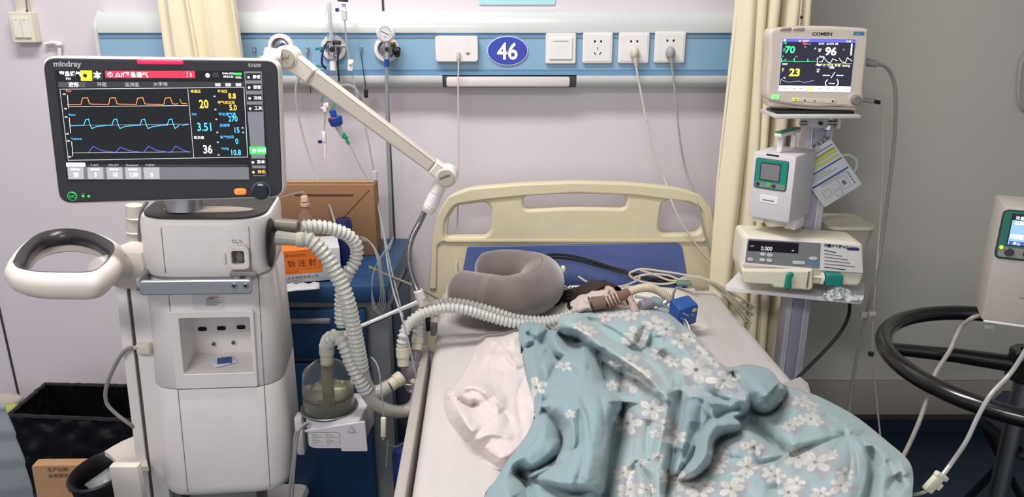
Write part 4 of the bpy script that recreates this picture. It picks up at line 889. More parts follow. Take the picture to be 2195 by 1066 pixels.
# ---- cables at the headboard
for j, (dx, dv) in enumerate(((0, 0), (4, 7))):
    cable('black_cable', [at(1118+dx, 572+dv, -.20), at(1150, 553+dv, -.19), at(1190, 546+dv, -.175), at(1240, 552+dv, -.17), at(1300, 570+dv*.8, -.18), at(1360, 587+dv*.6, -.20), at(1400, 598+dv*.5, -.22), at(1470, 604+dv, -.22)], .0042, blackc,
          ['upper of two black cables crossing the blue headboard inset', 'lower of two black cables crossing the blue headboard inset'][j], 'cable', 'black cables on the headboard')
k = MB(); k.ell(at(1430, 600, -.22), (.045, .018, .010), darker, nu=20, nv=10); tag(k.build('cable_wrap'), 'dark cable wrap under the cream cable loops on the pillow', 'cable wrap')
for lab, pts in (('cream monitor cable looped at top, nearest the blue inset', [(1352, 584), (1375, 577), (1420, 582), (1470, 590), (1510, 600), (1540, 622), (1570, 650), (1600, 690)]),
                 ('cream monitor cable loop curving lowest over the pillow', [(1350, 583), (1352, 593), (1375, 604), (1410, 609), (1445, 606), (1470, 594), (1510, 597), (1545, 620), (1580, 655), (1605, 685)]),
                 ('cream monitor cable crossing the middle of the loops', [(1360, 595), (1390, 588), (1430, 590), (1460, 600), (1500, 598), (1530, 608), (1560, 630), (1585, 650), (1612, 672)]),
                 ('cream monitor cable slanting down through the loops', [(1372, 579), (1400, 588), (1440, 602), (1480, 596), (1520, 602), (1552, 618), (1590, 640), (1620, 662)])):
    cable('monitor_cable', [at(u, v, -.24 if u < 1540 else -.23) for u, v in pts], .0033, mat('cable_ivory', (204, 196, 172), .5), lab, 'cable', 'cream monitor cables', n=8)
k = MB(); k.box(at(1466, 607, -.25), (.045, .02, .012), mat('grey_green_plug', (110, 140, 126), .4), .004, R=Matrix.Rotation(.05, 3, 'Y')); tag(k.build('cable_connector'), 'grey-green connector lying under the cream cable loops', 'connector')
cable('thin_tube', [at(1240, 593, -.22), at(1262, 606, -.25), at(1300, 615, -.27), at(1335, 613, -.27), at(1360, 604, -.26), at(1372, 596, -.25)], .003, mat('pinkish_tube', (186, 176, 172), .3), 'thin pale tube sagging over the white pillow above the head', 'tube')

# ---- person (head with dark hair, mostly under tubes and duvet)
hc0 = at(1288, 676, -.43); hc0 = Vector((hc0.x, -.43, hc0.z))
per = thing('person', (hc0.x, -.8, .6), 'person lying under the floral duvet, only dark hair and bandaged jaw showing', 'person')
skin = mat('skin', (196, 160, 144), .55, noise=.05, sub=.15)
k = MB()
def headwarp(p):
    q_ = p.copy()
    if p.y < -.02: q_.x *= 1-.25*min(1, (-p.y-.02)/.08); 
    return q_
hr = Matrix.Rotation(.5, 3, 'Z')
k.ell(hc0, (.076, .098, .082), skin, R=hr, nu=32, nv=22, warp=headwarp)
nz = hc0+hr @ Vector((0, -.035, .083)); k.ell(nz, (.011, .022, .012), skin, R=hr)
for s in (-1, 1):
    k.ell(hc0+hr @ Vector((s*.029, -.002, .077)), (.013, .008, .006), skin, R=hr); k.ell(hc0+hr @ Vector((s*.076, .01, .0)), (.008, .018, .026), skin, R=hr)
k.ell(hc0+hr @ Vector((0, -.066, .068)), (.022, .007, .006), mat('lips', (160, 104, 98), .5), R=hr)
bodyp = [hc0+Vector((0, -.07, -.02)), hc0+Vector((0, -.12, -.025)), Vector((.22, -.60, .618))]
k.tube(smooth_path(bodyp, 6), lambda t_: .030, skin, 20, flat=.55)
k.build('body', per)
k = MB(); hm = mat('dark_hair', (42, 28, 26), .6, noise=.4, scale=60, bump=.4, bscale=300)
n_ = 34
vs = []; fs = []
for j in range(15):
    th = PI*.5*1.12*j/14
    for i in range(n_):
        ph = 2*PI*i/n_; p = Vector((math.sin(th)*math.cos(ph)*.086, math.cos(th)*.112, math.sin(th)*math.sin(ph)*.094)); p *= 1+.03*MN.noise(p*60)
        vs.append(hc0+hr @ (p+Vector((0, .0, 0))))
for j in range(14):
    for i in range(n_): fs.append([j*n_+i, (j+1)*n_+i, (j+1)*n_+(i+1) % n_, j*n_+(i+1) % n_])
k.add(vs, fs, hm, True)
hrnd = random.Random(9)
for i in range(60):
    a = hrnd.uniform(-1, 1); p0 = hc0+hr @ Vector((a*.075, .07+.02*hrnd.random(), .045+.02*hrnd.random())); p1 = p0+Vector((-.05-.03*hrnd.random(), -.02*hrnd.random(), -.035)); p2 = p1+Vector((-.03, -.03, -.03))
    k.tube(smooth_path([p0, p1, p2], 4), .0016, hm, 5)
k.build('hair', per, sharp=0)
# white gauze over the cheek
gz_ = mat('gauze', (190, 174, 168), .9, noise=.08, scale=60, bump=.6, bscale=160)
def blob(c_, rad_, m, R_, amp, fr, sd, nm, par):
    q = MB(); q.ell(c_, rad_, m, R=R_, nu=40, nv=26, warp=lambda p: p*(1+amp*MN.noise(Vector(p)*fr+Vector((sd, 0, 0))))); return q.build(nm, par, sharp=0)
g_ = blob(at(1268, 646, -.50), (.062, .035, .020), gz_, Matrix.Rotation(-.35, 3, 'Y'), .30, 55, 3, 'gauze_pad', None); tag(g_, 'crumpled white gauze laid over the face beside the breathing tube', 'gauze')

# ---- patient-end tubing
tb = thing('tube_holder', at(1300, 640, -.52), 'brown clear connector bound with tape where hose meets the patient', 'breathing connector')
brn = mat('tinted_clear', (150, 122, 108), .15, trans=.45, ior=1.3, noise=.2, scale=70)
k = MB(); k.cyl(at(1268, 652, -.53), at(1300, 647, -.53), .019, brn, 22, .0165, bev=.003); k.cyl(at(1300, 648, -.53), at(1348, 628, -.51), .0145, brn, 22, bev=.002); k.build('connector_body', tb)
for u, v in ((1302, 647), (1309, 644), (1316, 641), (1323, 638)): k = MB(); k.cyl(at(u, v, -.53), at(u+2, v-.9, -.53), .0155, mat('pale_band', (190, 172, 158), .4), 22); k.build('band', tb)
k = MB(); k.cyl(at(1265, 653, -.53), at(1268, 652, -.53), .0205, darker, 22); k.build('end_ring', tb)
hose('short cream flexible tube arching from the taped connector to the blue packet',
     [at(1344, 630, -.51), at(1362, 621, -.50), at(1385, 617, -.49), at(1405, 621, -.48), at(1424, 632, -.48), at(1436, 645, -.48)], .0098, m=mat('cream_flex', (196, 182, 160), .4), per=.005, amp=.0018)
k = MB(); pk = mat('pink_clear', (196, 168, 164), .25, trans=.25)
k.cyl(at(1345, 628, -.51), at(1356, 652, -.53), .0105, pk, 18, .0085, bev=.002); k.cyl(at(1356, 650, -.53), at(1362, 672, -.55), .0115, pk, 18, bev=.002); tag(k.build('tee_piece'), 'pinkish T-shaped tube piece pointing down into the duvet', 'connector')
k = MB(); cs = mat('clear_swivel', (200, 206, 212), .08, trans=.6, ior=1.3)
k.cyl(at(1362, 636, -.51), at(1398, 642, -.50), .004, cs, 12); k.cyl(at(1372, 655, -.52), at(1400, 650, -.50), .013, mat('lilac_clear', (168, 160, 176), .2, trans=.4), 18, bev=.003)
k.cyl(at(1396, 644, -.50), at(1418, 650, -.50), .0125, mat('mint_clear', (150, 176, 170), .2, trans=.3), 18, bev=.003); k.cyl(at(1414, 654, -.50), at(1430, 646, -.50), .0075, chrome, 14, bev=.002); k.cyl(at(1410, 660, -.50), at(1434, 668, -.50), .010, cs, 14, bev=.002)
tag(k.build('suction_adapter'), 'clear and mint suction adapter joined beside the blue packet', 'connector')
k = MB(); k.tube(smooth_path([at(1428, 655, -.50), at(1446, 668, -.52), at(1462, 685, -.54), at(1474, 705, -.56)]), .0028, cs, 8); k.tube(smooth_path([at(1440, 665, -.51), at(1456, 672, -.53), at(1472, 690, -.55), at(1480, 712, -.57)]), .0018, white, 6); tag(k.build('suction_line'), 'thin clear suction lines trailing over the duvet by the blue packet', 'tube')
k = MB(); c_ = at(1448, 628, -.48); k.tube(smooth_path([at(1440, 645, -.48), at(1443, 630, -.48), at(1450, 618, -.48), at(1462, 616, -.48)]), lambda t_: .008-.005*t_, mat('grey_cap', (176, 172, 172), .4), 10, flat=.5); tag(k.build('connector_cap'), 'grey open cap sticking up behind the blue packet', 'cap')
# blue packet
BX = frame(at(1462, 690, -.58), 0, 0, 0); BX = Matrix.Translation(at(1464, 668, -.52)) @ Matrix.Rotation(.35, 4, 'Z') @ Matrix.Rotation(-.12, 4, 'Y') @ Matrix.Rotation(.25, 4, 'X')
t = thing('blue_packet', at(1464, 690, -.52), 'small bright blue packet with pale print lying right of the head', 'packet')
k = MB(BX); k.box((0, 0, 0), (.058, .05, .062), mat('packet_blue', (34, 78, 146), .35), .006); k.build('box_body', t)
k = MB(BX); pw = mat('packet_print', (150, 190, 230), .5); k.line([(-.02, .02), (.0, .004)], .003, -.0255, pw); k.line([(-.024, .006), (-.004, -.012)], .002, -.0255, pw); k.text('IN', .004, .004, .012, -.0256, pw, rot=-.6); k.prism(ellipse(.016, .018, .007, .006, 20), -.0258, -.025, mat('packet_emblem', (190, 200, 150), .5)); k.build('print', t)
# ============================================================ CLOTH built as a folded height surface
def seg_dist(U, V, pts, aniso=1.0):
    best = np.full(U.shape, 1e9); sg = np.zeros(U.shape); tt = np.zeros(U.shape)
    Ls = [math.hypot(b_[0]-a_[0], b_[1]-a_[1]) for a_, b_ in zip(pts, pts[1:])]; tot = sum(Ls); acc = 0
    for (a_, b_), L in zip(zip(pts, pts[1:]), Ls):
        dx, dy = b_[0]-a_[0], b_[1]-a_[1]
        t_ = np.clip(((U-a_[0])*dx+(V-a_[1])*dy)/(L*L), 0, 1)
        ex = U-(a_[0]+t_*dx); ey = V-(a_[1]+t_*dy); d = np.hypot(ex, ey)
        m = d < best; best = np.where(m, d, best)
        cr = dx*ey-dy*ex; sg = np.where(m, np.sign(cr), sg); tt = np.where(m, (acc+t_*L)/tot, tt); acc += L
    return best, sg, tt
def crom(pts, n=5):
    return [(p.x, p.y) for p in smooth_path([Vector((a_, b_, 0)) for a_, b_ in pts], n)]
def stroke(U, V, pts, h, w1, w2=None, taper=.18, pw=2.0):
    """w1: width on the right-hand side of travel (screen), w2: left-hand side"""
    d, sg, t_ = seg_dist(U, V, crom(pts)); w2 = w2 or w1
    w_ = np.where(sg > 0, w1, w2)
    if h < 0: w_ = w_*1.5; pw = 1.15; h = h*1.15
    e = np.exp(-(d/w_)**pw)
    tp = np.clip(np.minimum(t_, 1-t_)/taper, 0, 1) if taper > 0 else 1
    return h*e*(tp*(2-tp) if taper > 0 else 1)
def inside(U, V, poly):
    r = np.zeros(U.shape, bool); n = len(poly)
    for i in range(n):
        (x0, y0), (x1, y1) = poly[i], poly[(i+1) % n]
        if y0 == y1: continue
        c = ((V < y0) != (V < y1)) & (U < (x1-x0)*(V-y0)/(y1-y0)+x0); r ^= c
    return r
def vnoise(U, V, sc, seed=0):
    rng = np.random.RandomState(seed); G = rng.rand(80, 80); x = (U/sc) % 79; y = (V/sc) % 79
    xi = np.floor(x).astype(int); yi = np.floor(y).astype(int); fx = x-xi; fy = y-yi; fx = fx*fx*(3-2*fx); fy = fy*fy*(3-2*fy)
    a_ = G[yi, xi]; b_ = G[yi, (xi+1) % 80]; c_ = G[(yi+1) % 80, xi]; d_ = G[(yi+1) % 80, (xi+1) % 80]
    return (a_*(1-fx)+b_*fx)*(1-fy)+(c_*(1-fx)+d_*fx)*fy-.5
def cloth(name, poly, step, zbase, hfun, m, cfun=None, skirt=.004, parent=None):
    poly = crom(poly+[poly[0]], 6)[:-1]
    us = [p[0] for p in poly]; vs_ = [p[1] for p in poly]
    u0, v0 = min(us)-step, min(vs_)-step; nu = int((max(us)-u0)/step)+3; nv = int((max(vs_)-v0)/step)+3
    U, V = np.meshgrid(u0+step*np.arange(nu), v0+step*np.arange(nv))
    ins = inside(U, V, poly); cell = ins[:-1, :-1] & ins[1:, :-1] & ins[:-1, 1:] & ins[1:, 1:]
    used = np.zeros(U.shape, bool); used[:-1, :-1] |= cell; used[1:, :-1] |= cell; used[:-1, 1:] |= cell; used[1:, 1:] |= cell
    cnt = np.zeros(U.shape, int); cnt[:-1, :-1] += cell; cnt[1:, :-1] += cell; cnt[:-1, 1:] += cell; cnt[1:, 1:] += cell
    bd = used & (cnt < 4)
    cl = poly+[poly[0]]
    bu, bv = U[bd], V[bd]; best = np.full(bu.shape, 1e9); nu_ = bu.copy(); nv_ = bv.copy()
    for a_, b_ in zip(cl, cl[1:]):
        dx, dy = b_[0]-a_[0], b_[1]-a_[1]; L2 = dx*dx+dy*dy+1e-9; t_ = np.clip(((bu-a_[0])*dx+(bv-a_[1])*dy)/L2, 0, 1)
        qx, qy = a_[0]+t_*dx, a_[1]+t_*dy; d = np.hypot(bu-qx, bv-qy); mm = d < best; best = np.where(mm, d, best); nu_ = np.where(mm, qx, nu_); nv_ = np.where(mm, qy, nv_)
    ok = best < step*2.2; U[bd] = np.where(ok, nu_, bu); V[bd] = np.where(ok, nv_, bv)
    E = np.full(U.shape, 1e9)
    for a_, b_ in zip(cl, cl[1:]):
        dx, dy = b_[0]-a_[0], b_[1]-a_[1]; L2 = dx*dx+dy*dy+1e-9; t_ = np.clip(((U-a_[0])*dx+(V-a_[1])*dy)/L2, 0, 1)
        E = np.minimum(E, np.hypot(U-(a_[0]+t_*dx), V-(a_[1]+t_*dy)))
    Z = zbase+hfun(U, V, E)
    a_ = (U-1097.5)/F; t_ = (V-533)/F; rx, ry, rz = a_, _C-t_*_S, -(_S+t_*_C); s_ = (Z-HGT)/rz
    X = rx*s_; Y = -DIST+ry*s_
    idx = -np.ones(U.shape, int); idx[used] = np.arange(used.sum())
    co = np.stack([X[used], Y[used], Z[used]], 1)
    jj, ii = np.nonzero(cell); faces = np.stack([idx[jj, ii], idx[jj+1, ii], idx[jj+1, ii+1], idx[jj, ii+1]], 1).tolist()
    # skirt
    ed = {}
    for f in faces:
        for q_ in range(4):
            e = (f[q_], f[(q_+1) % 4])
            if (e[1], e[0]) in ed: del ed[(e[1], e[0])]
            else: ed[e] = 1
    bv_ = sorted({x for e in ed for x in e}); mp = {x: len(co)+i for i, x in enumerate(bv_)}
    low = co[bv_].copy(); low[:, 2] = np.minimum(low[:, 2]-.001, zbase+skirt*0)
    co2 = np.concatenate([co, low]); faces += [[e[1], e[0], mp[e[0]], mp[e[1]]] for e in ed]
    base = Vector((float(co2[:, 0].mean()), float(co2[:, 1].mean()), zbase))
    me = bpy.data.meshes.new(name); me.from_pydata((co2-np.array(base)).tolist(), [], faces); me.materials.append(m)
    me.polygons.foreach_set('use_smooth', [True]*len(faces)); me.update()
    if cfun:
        Cc = cfun(U[used], V[used]); Cc = np.concatenate([Cc, Cc[bv_]]); at_ = me.color_attributes.new('print_colour', 'FLOAT_COLOR', 'POINT')
        at_.data.foreach_set('color', np.concatenate([Cc, np.ones((len(Cc), 1))], 1).astype(np.float32).ravel())
    o = bpy.data.objects.new(name, me); COL.objects.link(o); o.location = base
    if parent: o.parent = parent
    return o

def ZP(X, Y): return (857+X/1.931, 514+Y/1.931)
def lobes(U, V, g, L, k_=.0035, amp=1.0):
    H_ = [g]
    for (pts, b_, a_, r_) in L:
        pl = crom([ZP(*p) for p in pts]+[ZP(*pts[0])], 4)[:-1]
        ins = inside(U, V, pl); D_ = np.zeros(U.shape); uu, vv = U[ins], V[ins]
        if not len(uu): continue
        best = np.full(uu.shape, 1e9); cl_ = pl+[pl[0]]
        for p_, q_ in zip(cl_, cl_[1:]):
            dx, dy = q_[0]-p_[0], q_[1]-p_[1]; L2 = dx*dx+dy*dy+1e-9; t_ = np.clip(((uu-p_[0])*dx+(vv-p_[1])*dy)/L2, 0, 1)
            best = np.minimum(best, np.hypot(uu-(p_[0]+t_*dx), vv-(p_[1]+t_*dy)))
        D_[ins] = best; r = np.clip(D_/r_, 0, 1)
        H_.append(np.where(ins, (b_+a_*np.sqrt(np.clip(1-(1-r)**2, 0, 1)))*amp, -1))
    h = H_[0]
    for q_ in H_[1:]:
        d = q_-h; s = np.clip(.5+.5*d/k_, 0, 1); h = h*(1-s)+q_*s+np.where(q_ > -.5, k_*s*(1-s), 0)
    for _ in range(2):
        h[1:-1, 1:-1] = .2*(h[1:-1, 1:-1]+h[:-2, 1:-1]+h[2:, 1:-1]+h[1:-1, :-2]+h[1:-1, 2:])
    return h
LB = [ # (outline, level, puff, rounding radius)
 ([(680, 300), (760, 285), (1000, 262), (1120, 300), (1190, 360), (1310, 480), (1440, 590), (1450, 690), (1300, 650), (1180, 620), (1120, 510), (1040, 470), (900, 440), (780, 350)], .030, .040, 60),
 ([(890, 540), (1060, 580), (1120, 660), (1090, 800), (1045, 920), (960, 960), (920, 1150), (850, 1150), (890, 900), (915, 700)], .026, .030, 40),
 ([(1000, 450), (1110, 480), (1170, 560), (1165, 640), (1100, 660), (1030, 570)], .040, .022, 25),
 ([(640, 330), (680, 300), (750, 310), (850, 400), (980, 475), (1060, 550), (1130, 650), (1110, 690), (1000, 600), (900, 545), (820, 490), (740, 410), (660, 390)], .052, .036, 24),
 ([(1130, 540), (1160, 600), (1155, 700), (1125, 850), (1105, 960), (1040, 960), (1050, 850), (1080, 700), (1100, 600)], .040, .034, 18),
 ([(478, 420), (492, 340), (540, 318), (600, 345), (622, 385), (592, 440), (530, 470)], .024, .030, 32),
 ([(505, 470), (540, 430), (620, 450), (670, 520), (640, 600), (610, 700), (560, 760), (545, 640), (520, 540)], .026, .034, 26),
 ([(605, 400), (650, 360), (700, 430), (770, 415), (825, 450), (840, 510), (810, 560), (700, 500), (640, 480)], .040, .030, 22),
 ([(590, 620), (640, 530), (700, 470), (800, 480), (842, 550), (838, 650), (720, 650), (620, 680)], .046, .034, 30),
 ([(330, 1150), (350, 1060), (400, 950), (470, 850), (545, 760), (610, 705), (660, 760), (672, 840), (645, 905), (560, 955), (490, 960), (520, 1020), (545, 1150)], .030, .050, 50),
 ([(530, 1150), (532, 985), (640, 1012), (760, 1046), (830, 1060), (840, 1150)], .042, .034, 26),
 ([(590, 690), (640, 630), (720, 606), (830, 608), (890, 636), (922, 690), (885, 750), (868, 850), (855, 960), (830, 1062), (700, 1048), (560, 1000), (535, 975), (640, 915), (676, 840), (650, 760)], .058, .046, 46),
 ([(1165, 600), (1290, 640), (1310, 710), (1265, 770), (1225, 860), (1150, 975), (1110, 970), (1130, 850), (1150, 700)], .036, .030, 36),
 ([(1440, 700), (1540, 715), (1600, 640), (1700, 655), (1830, 725), (1920, 800), (1870, 830), (1700, 870), (1600, 890), (1500, 790)], .020, .044, 55),
 ([(1090, 1150), (1140, 1000), (1260, 950), (1310, 840), (1400, 770), (1490, 790), (1610, 890), (1580, 960), (1620, 1150)], .026, .040, 50),
 ([(1290, 735), (1385, 735), (1410, 785), (1325, 815), (1298, 855), (1290, 925), (1225, 985), (1150, 992), (1215, 905), (1238, 820)], .054, .036, 20),
 ([(1270, 640), (1360, 672), (1420, 628), (1455, 680), (1405, 732), (1310, 752), (1255, 700)], .058, .034, 22),
 ([(1370, 530), (1420, 508), (1510, 520), (1585, 580), (1595, 650), (1540, 712), (1480, 712), (1435, 650)], .048, .046, 40),
 ([(1560, 940), (1700, 862), (1860, 808), (1925, 850), (1950, 950), (1915, 1150), (1580, 1150)], .036, .044, 55),
 ([(1860, 812), (1990, 822), (2090, 895), (2135, 970), (2140, 1150), (1905, 1150), (1940, 980), (1925, 870)], .020, .050, 45),
 ([(975, 930), (1005, 912), (1090, 945), (1105, 1000), (1070, 1150), (985, 1150)], .050, .030, 20),
]
TB = [
 ([(490, 330), (400, 370), (345, 410), (325, 490), (400, 470), (500, 480), (560, 560), (560, 400)], .014, .026, 40),
 ([(210, 570), (330, 480), (420, 450), (520, 480), (600, 560), (600, 760), (520, 900), (420, 940), (300, 860), (210, 700)], .018, .030, 70),
 ([(175, 640), (280, 578), (370, 560), (450, 630), (480, 740), (430, 830), (330, 850), (235, 800), (190, 710)], .030, .030, 50),
 ([(180, 640), (260, 600), (350, 590), (390, 640), (340, 680), (270, 692), (210, 665)], .052, .018, 20),
]
# ---- white bundled towel
def h_towel(U, V, E):
    h = .005+.014*np.sqrt(np.clip(1-(1-np.clip(E/110, 0, 1))**2, 0, 1))
    h = lobes(U, V, h, TB, amp=.8)
    h += stroke(U, V, [(965, 845), (990, 862), (1010, 872), (1026, 862)], -.022, 5, 7)
    h += stroke(U, V, [(955, 842), (985, 832), (1020, 830), (1050, 850), (1075, 885)], .014, 9, 16)
    h += stroke(U, V, [(1018, 800), (1050, 790), (1090, 800)], -.008, 5, 9)
    h += stroke(U, V, [(1005, 770), (1025, 762), (1060, 760), (1100, 770)], .010, 10, 12)
    h += stroke(U, V, [(1024, 745), (1018, 775), (1000, 800)], -.010, 6)
    h += stroke(U, V, [(965, 905), (1000, 950), (1060, 1000)], -.012, 8, 8)
    h += stroke(U, V, [(1040, 840), (1070, 870), (1100, 910)], -.006, 5)
    h += stroke(U, V, [(1110, 700), (1100, 740), (1120, 790)], .012, 16)
    h += stroke(U, V, [(985, 870), (1000, 905), (1020, 930)], .010, 14)
    h += stroke(U, V, [(1090, 720), (1060, 760), (1050, 810)], -.006, 5)+stroke(U, V, [(1030, 720), (1070, 740), (1110, 790)], .007, 6)+stroke(U, V, [(1130, 800), (1110, 850), (1120, 920)], -.006, 5)+stroke(U, V, [(1000, 960), (1050, 930), (1100, 940)], .006, 7)
    h += .004*vnoise(U, V, 26, 3)+.002*vnoise(U, V, 11, 4)
    return h*np.clip(E/26, .02, 1)**.6
tw = cloth('towel', [(1112, 688), (1080, 705), (1035, 712), (1020, 745), (1000, 785), (968, 830), (952, 842), (956, 885), (985, 935), (1030, 985), (1075, 1008), (1120, 985), (1165, 930), (1175, 850), (1160, 770), (1140, 710)], 2.5, .600, h_towel, mat('white_towel', (204, 192, 189), .9, noise=.02, bump=.25, bscale=600, sheen=.2))
tag(tw, 'bundled white cloth lying left of the duvet on the mattress', 'towel')

# ---- duvet
DV = [(1112, 716), (1114, 696), (1132, 684), (1160, 688), (1180, 704), (1193, 708), (1194, 690), (1205, 676), (1250, 667), (1330, 656), (1400, 660), (1450, 680), (1478, 704), (1510, 740), (1556, 786), (1600, 782), (1650, 792), (1682, 826), (1750, 848), (1830, 890), (1900, 945), (1945, 985), (1958, 1020), (1955, 1080), (1960, 1180), (1030, 1180), (1036, 1070), (1062, 1030), (1090, 985), (1130, 930), (1146, 880), (1140, 830), (1125, 780)]
ST = [ # (points, height, w right, w left)
 # outer left limb
 ([(1135, 700), (1128, 730), (1130, 770), (1150, 820), (1160, 860)], .022, 20, 20),
 ([(1127, 713), (1146, 732), (1123, 751)], -.020, 5, 6), ([(1176, 704), (1166, 722), (1158, 742)], -.016, 6, 6),
 ([(1150, 700), (1168, 712)], .010, 12, 12), ([(1165, 752), (1191, 764), (1200, 775)], -.014, 5, 6),
 ([(1192, 702), (1210, 729), (1226, 744), (1250, 742)], -.026, 7, 7), ([(1205, 715), (1235, 730), (1270, 738)], .014, 8, 8),
 ([(1240, 745), (1275, 740), (1284, 760)], .010, 10, 10),
 ([(1172, 845), (1180, 812), (1196, 780)], -.018, 10, 7), ([(1210, 790), (1235, 770), (1265, 775)], .014, 22, 22),
 ([(1236, 842), (1222, 860), (1195, 900)], .010, 30, 30),
 # seam between plain lobe and printed part
 ([(1281, 745), (1287, 793), (1298, 826)], -.030, 8, 7), ([(1225, 838), (1258, 830), (1300, 836), (1330, 860)], .022, 22, 6),
 ([(1335, 862), (1331, 930), (1318, 1005), (1302, 1080), (1298, 1150)], -.040, 12, 12, 0.03),
 ([(1305, 860), (1306, 930), (1298, 1000), (1290, 1080)], .014, 14, 20),
 # wrinkles of the big plain lobe
 ([(1180, 885), (1200, 905), (1209, 935), (1204, 975)], -.013, 7, 7), ([(1241, 876), (1243, 940), (1225, 972), (1205, 1000), (1186, 1028)], -.016, 6, 7),
 ([(1224, 880), (1226, 930), (1218, 965)], .009, 8, 8), ([(1268, 905), (1266, 980), (1250, 1030)], .012, 18, 18), ([(1192, 940), (1180, 975), (1150, 1000), (1118, 1015)], .018, 12, 16),
 ([(1100, 1008), (1130, 1028), (1168, 1012), (1200, 984)], -.034, 6, 7), ([(1130, 1026), (1138, 1050), (1142, 1100)], -.032, 6, 6), ([(1140, 1028), (1175, 1050), (1215, 1062), (1262, 1056), (1285, 1064)], -.024, 6, 6),
 ([(1100, 950), (1130, 920), (1165, 900)], .016, 30, 30), ([(1150, 1034), (1190, 1038), (1240, 1040)], .014, 12, 12), ([(1080, 1040), (1100, 1070)], .012, 18, 18),
 # diagonal rolled band
 ([(1200, 692), (1240, 704), (1290, 738), (1344, 774), (1397, 815), (1424, 850)], .030, 13, 15), ([(1210, 722), (1260, 740), (1300, 765), (1360, 800), (1410, 838)], -.022, 8, 5),
 ([(1232, 690), (1275, 690), (1330, 720), (1380, 760)], -.012, 10, 12), ([(1210, 680), (1300, 672), (1400, 676)], .012, 14, 12),
 ([(1334, 784), (1333, 820), (1333, 856)], -.020, 6, 5), ([(1300, 780), (1318, 800), (1328, 840)], .012, 9, 9), ([(1345, 800), (1380, 850), (1390, 900)], .012, 22, 22),
 # upper right folds
 ([(1388, 690), (1378, 712), (1362, 736)], -.010, 6, 6), ([(1404, 700), (1396, 725), (1385, 745)], -.009, 5, 5), ([(1415, 712), (1440, 722), (1475, 752), (1520, 790)], .018, 12, 8), ([(1424, 722), (1400, 728), (1390, 750)], -.014, 6, 6),
 ([(1445, 700), (1490, 745), (1540, 800)], -.012, 8, 8), ([(1410, 756), (1438, 788), (1450, 838)], -.024, 7, 6), ([(1400, 762), (1424, 800), (1432, 850)], .012, 8, 8),
 ([(1436, 805), (1426, 880), (1410, 960), (1394, 990)], .026, 10, 10), ([(1454, 836), (1446, 900), (1434, 950)], -.026, 7, 7), ([(1468, 815), (1500, 800), (1550, 820)], .014, 26, 26),
 ([(1392, 900), (1385, 950), (1388, 985)], -.014, 8, 8),
 ([(1363, 988), (1380, 1010), (1396, 1040), (1402, 1080)], -.028, 7, 6), ([(1360, 990), (1358, 1030), (1366, 1080)], .014, 10, 8), ([(1365, 990), (1395, 982), (1415, 975)], .016, 7, 9),
 ([(1450, 960), (1440, 1010), (1424, 1070)], -.024, 7, 8), ([(1415, 1000), (1412, 1040), (1416, 1080)], .010, 10, 10),
 # middle plain folds
 ([(1461, 852), (1490, 846), (1530, 862), (1580, 856), (1606, 850)], .026, 9, 14), ([(1512, 852), (1505, 880), (1500, 930)], -.010, 8, 8), ([(1470, 870), (1465, 920), (1460, 960)], .010, 18, 18),
 ([(1596, 878), (1560, 884), (1530, 900)], -.034, 9, 7), ([(1575, 905), (1540, 905), (1518, 930), (1516, 970), (1494, 1004), (1464, 1020)], .032, 12, 13), ([(1604, 928), (1565, 938), (1540, 955), (1528, 985), (1500, 1020), (1470, 1034)], -.024, 9, 7),
 ([(1490, 905), (1480, 950), (1462, 990)], -.014, 8, 8),
 ([(1570, 900), (1585, 892), (1578, 915)], .014, 9, 9),
 # puff on the right
 ([(1590, 828), (1630, 822), (1655, 840)], .040, 32, 30, .05), ([(1566, 794), (1572, 812), (1588, 850)], -.016, 7, 7), ([(1602, 884), (1642, 886), (1674, 864), (1686, 838)], -.030, 8, 8), ([(1640, 850), (1646, 870)], -.008, 5, 5),
 ([(1606, 896), (1642, 941), (1690, 974)], -.034, 11, 8), ([(1660, 930), (1720, 945), (1780, 935)], .016, 30, 30), ([(1640, 990), (1690, 962), (1740, 950), (1812, 934)], .022, 12, 20), ([(1624, 1000), (1690, 975)], -.014, 6, 6),
 ([(1560, 975), (1600, 950), (1640, 965)], .018, 22, 22), ([(1600, 1050), (1640, 1010), (1700, 990)], .010, 24, 24), ([(1615, 955), (1625, 985), (1630, 1010)], -.012, 5, 5),
 ([(1817, 938), (1824, 985), (1815, 1040)], -.014, 7, 7), ([(1820, 932), (1850, 955), (1862, 1000), (1850, 1060), (1835, 1100)], .024, 9, 14), ([(1866, 955), (1872, 1000), (1862, 1050), (1845, 1100)], -.030, 8, 8),
 ([(1820, 930), (1790, 905), (1760, 890)], -.008, 6, 6), ([(1822, 928), (1860, 930), (1890, 950)], -.008, 6, 6), ([(1780, 950), (1790, 1000), (1780, 1060)], .010, 14, 14),
 ([(1900, 985), (1915, 1020), (1900, 1060)], -.012, 7, 7), ([(1918, 1018), (1940, 1050)], -.020, 7, 7), ([(1885, 1000), (1890, 1040), (1880, 1100)], .018, 14, 14), ([(1930, 990), (1945, 1020)], .012, 12, 12),
 ([(1460, 1050), (1520, 1040), (1600, 1052)], .008, 20, 20), ([(1640, 1050), (1720, 1045), (1780, 1066)], -.009, 8, 8),
]
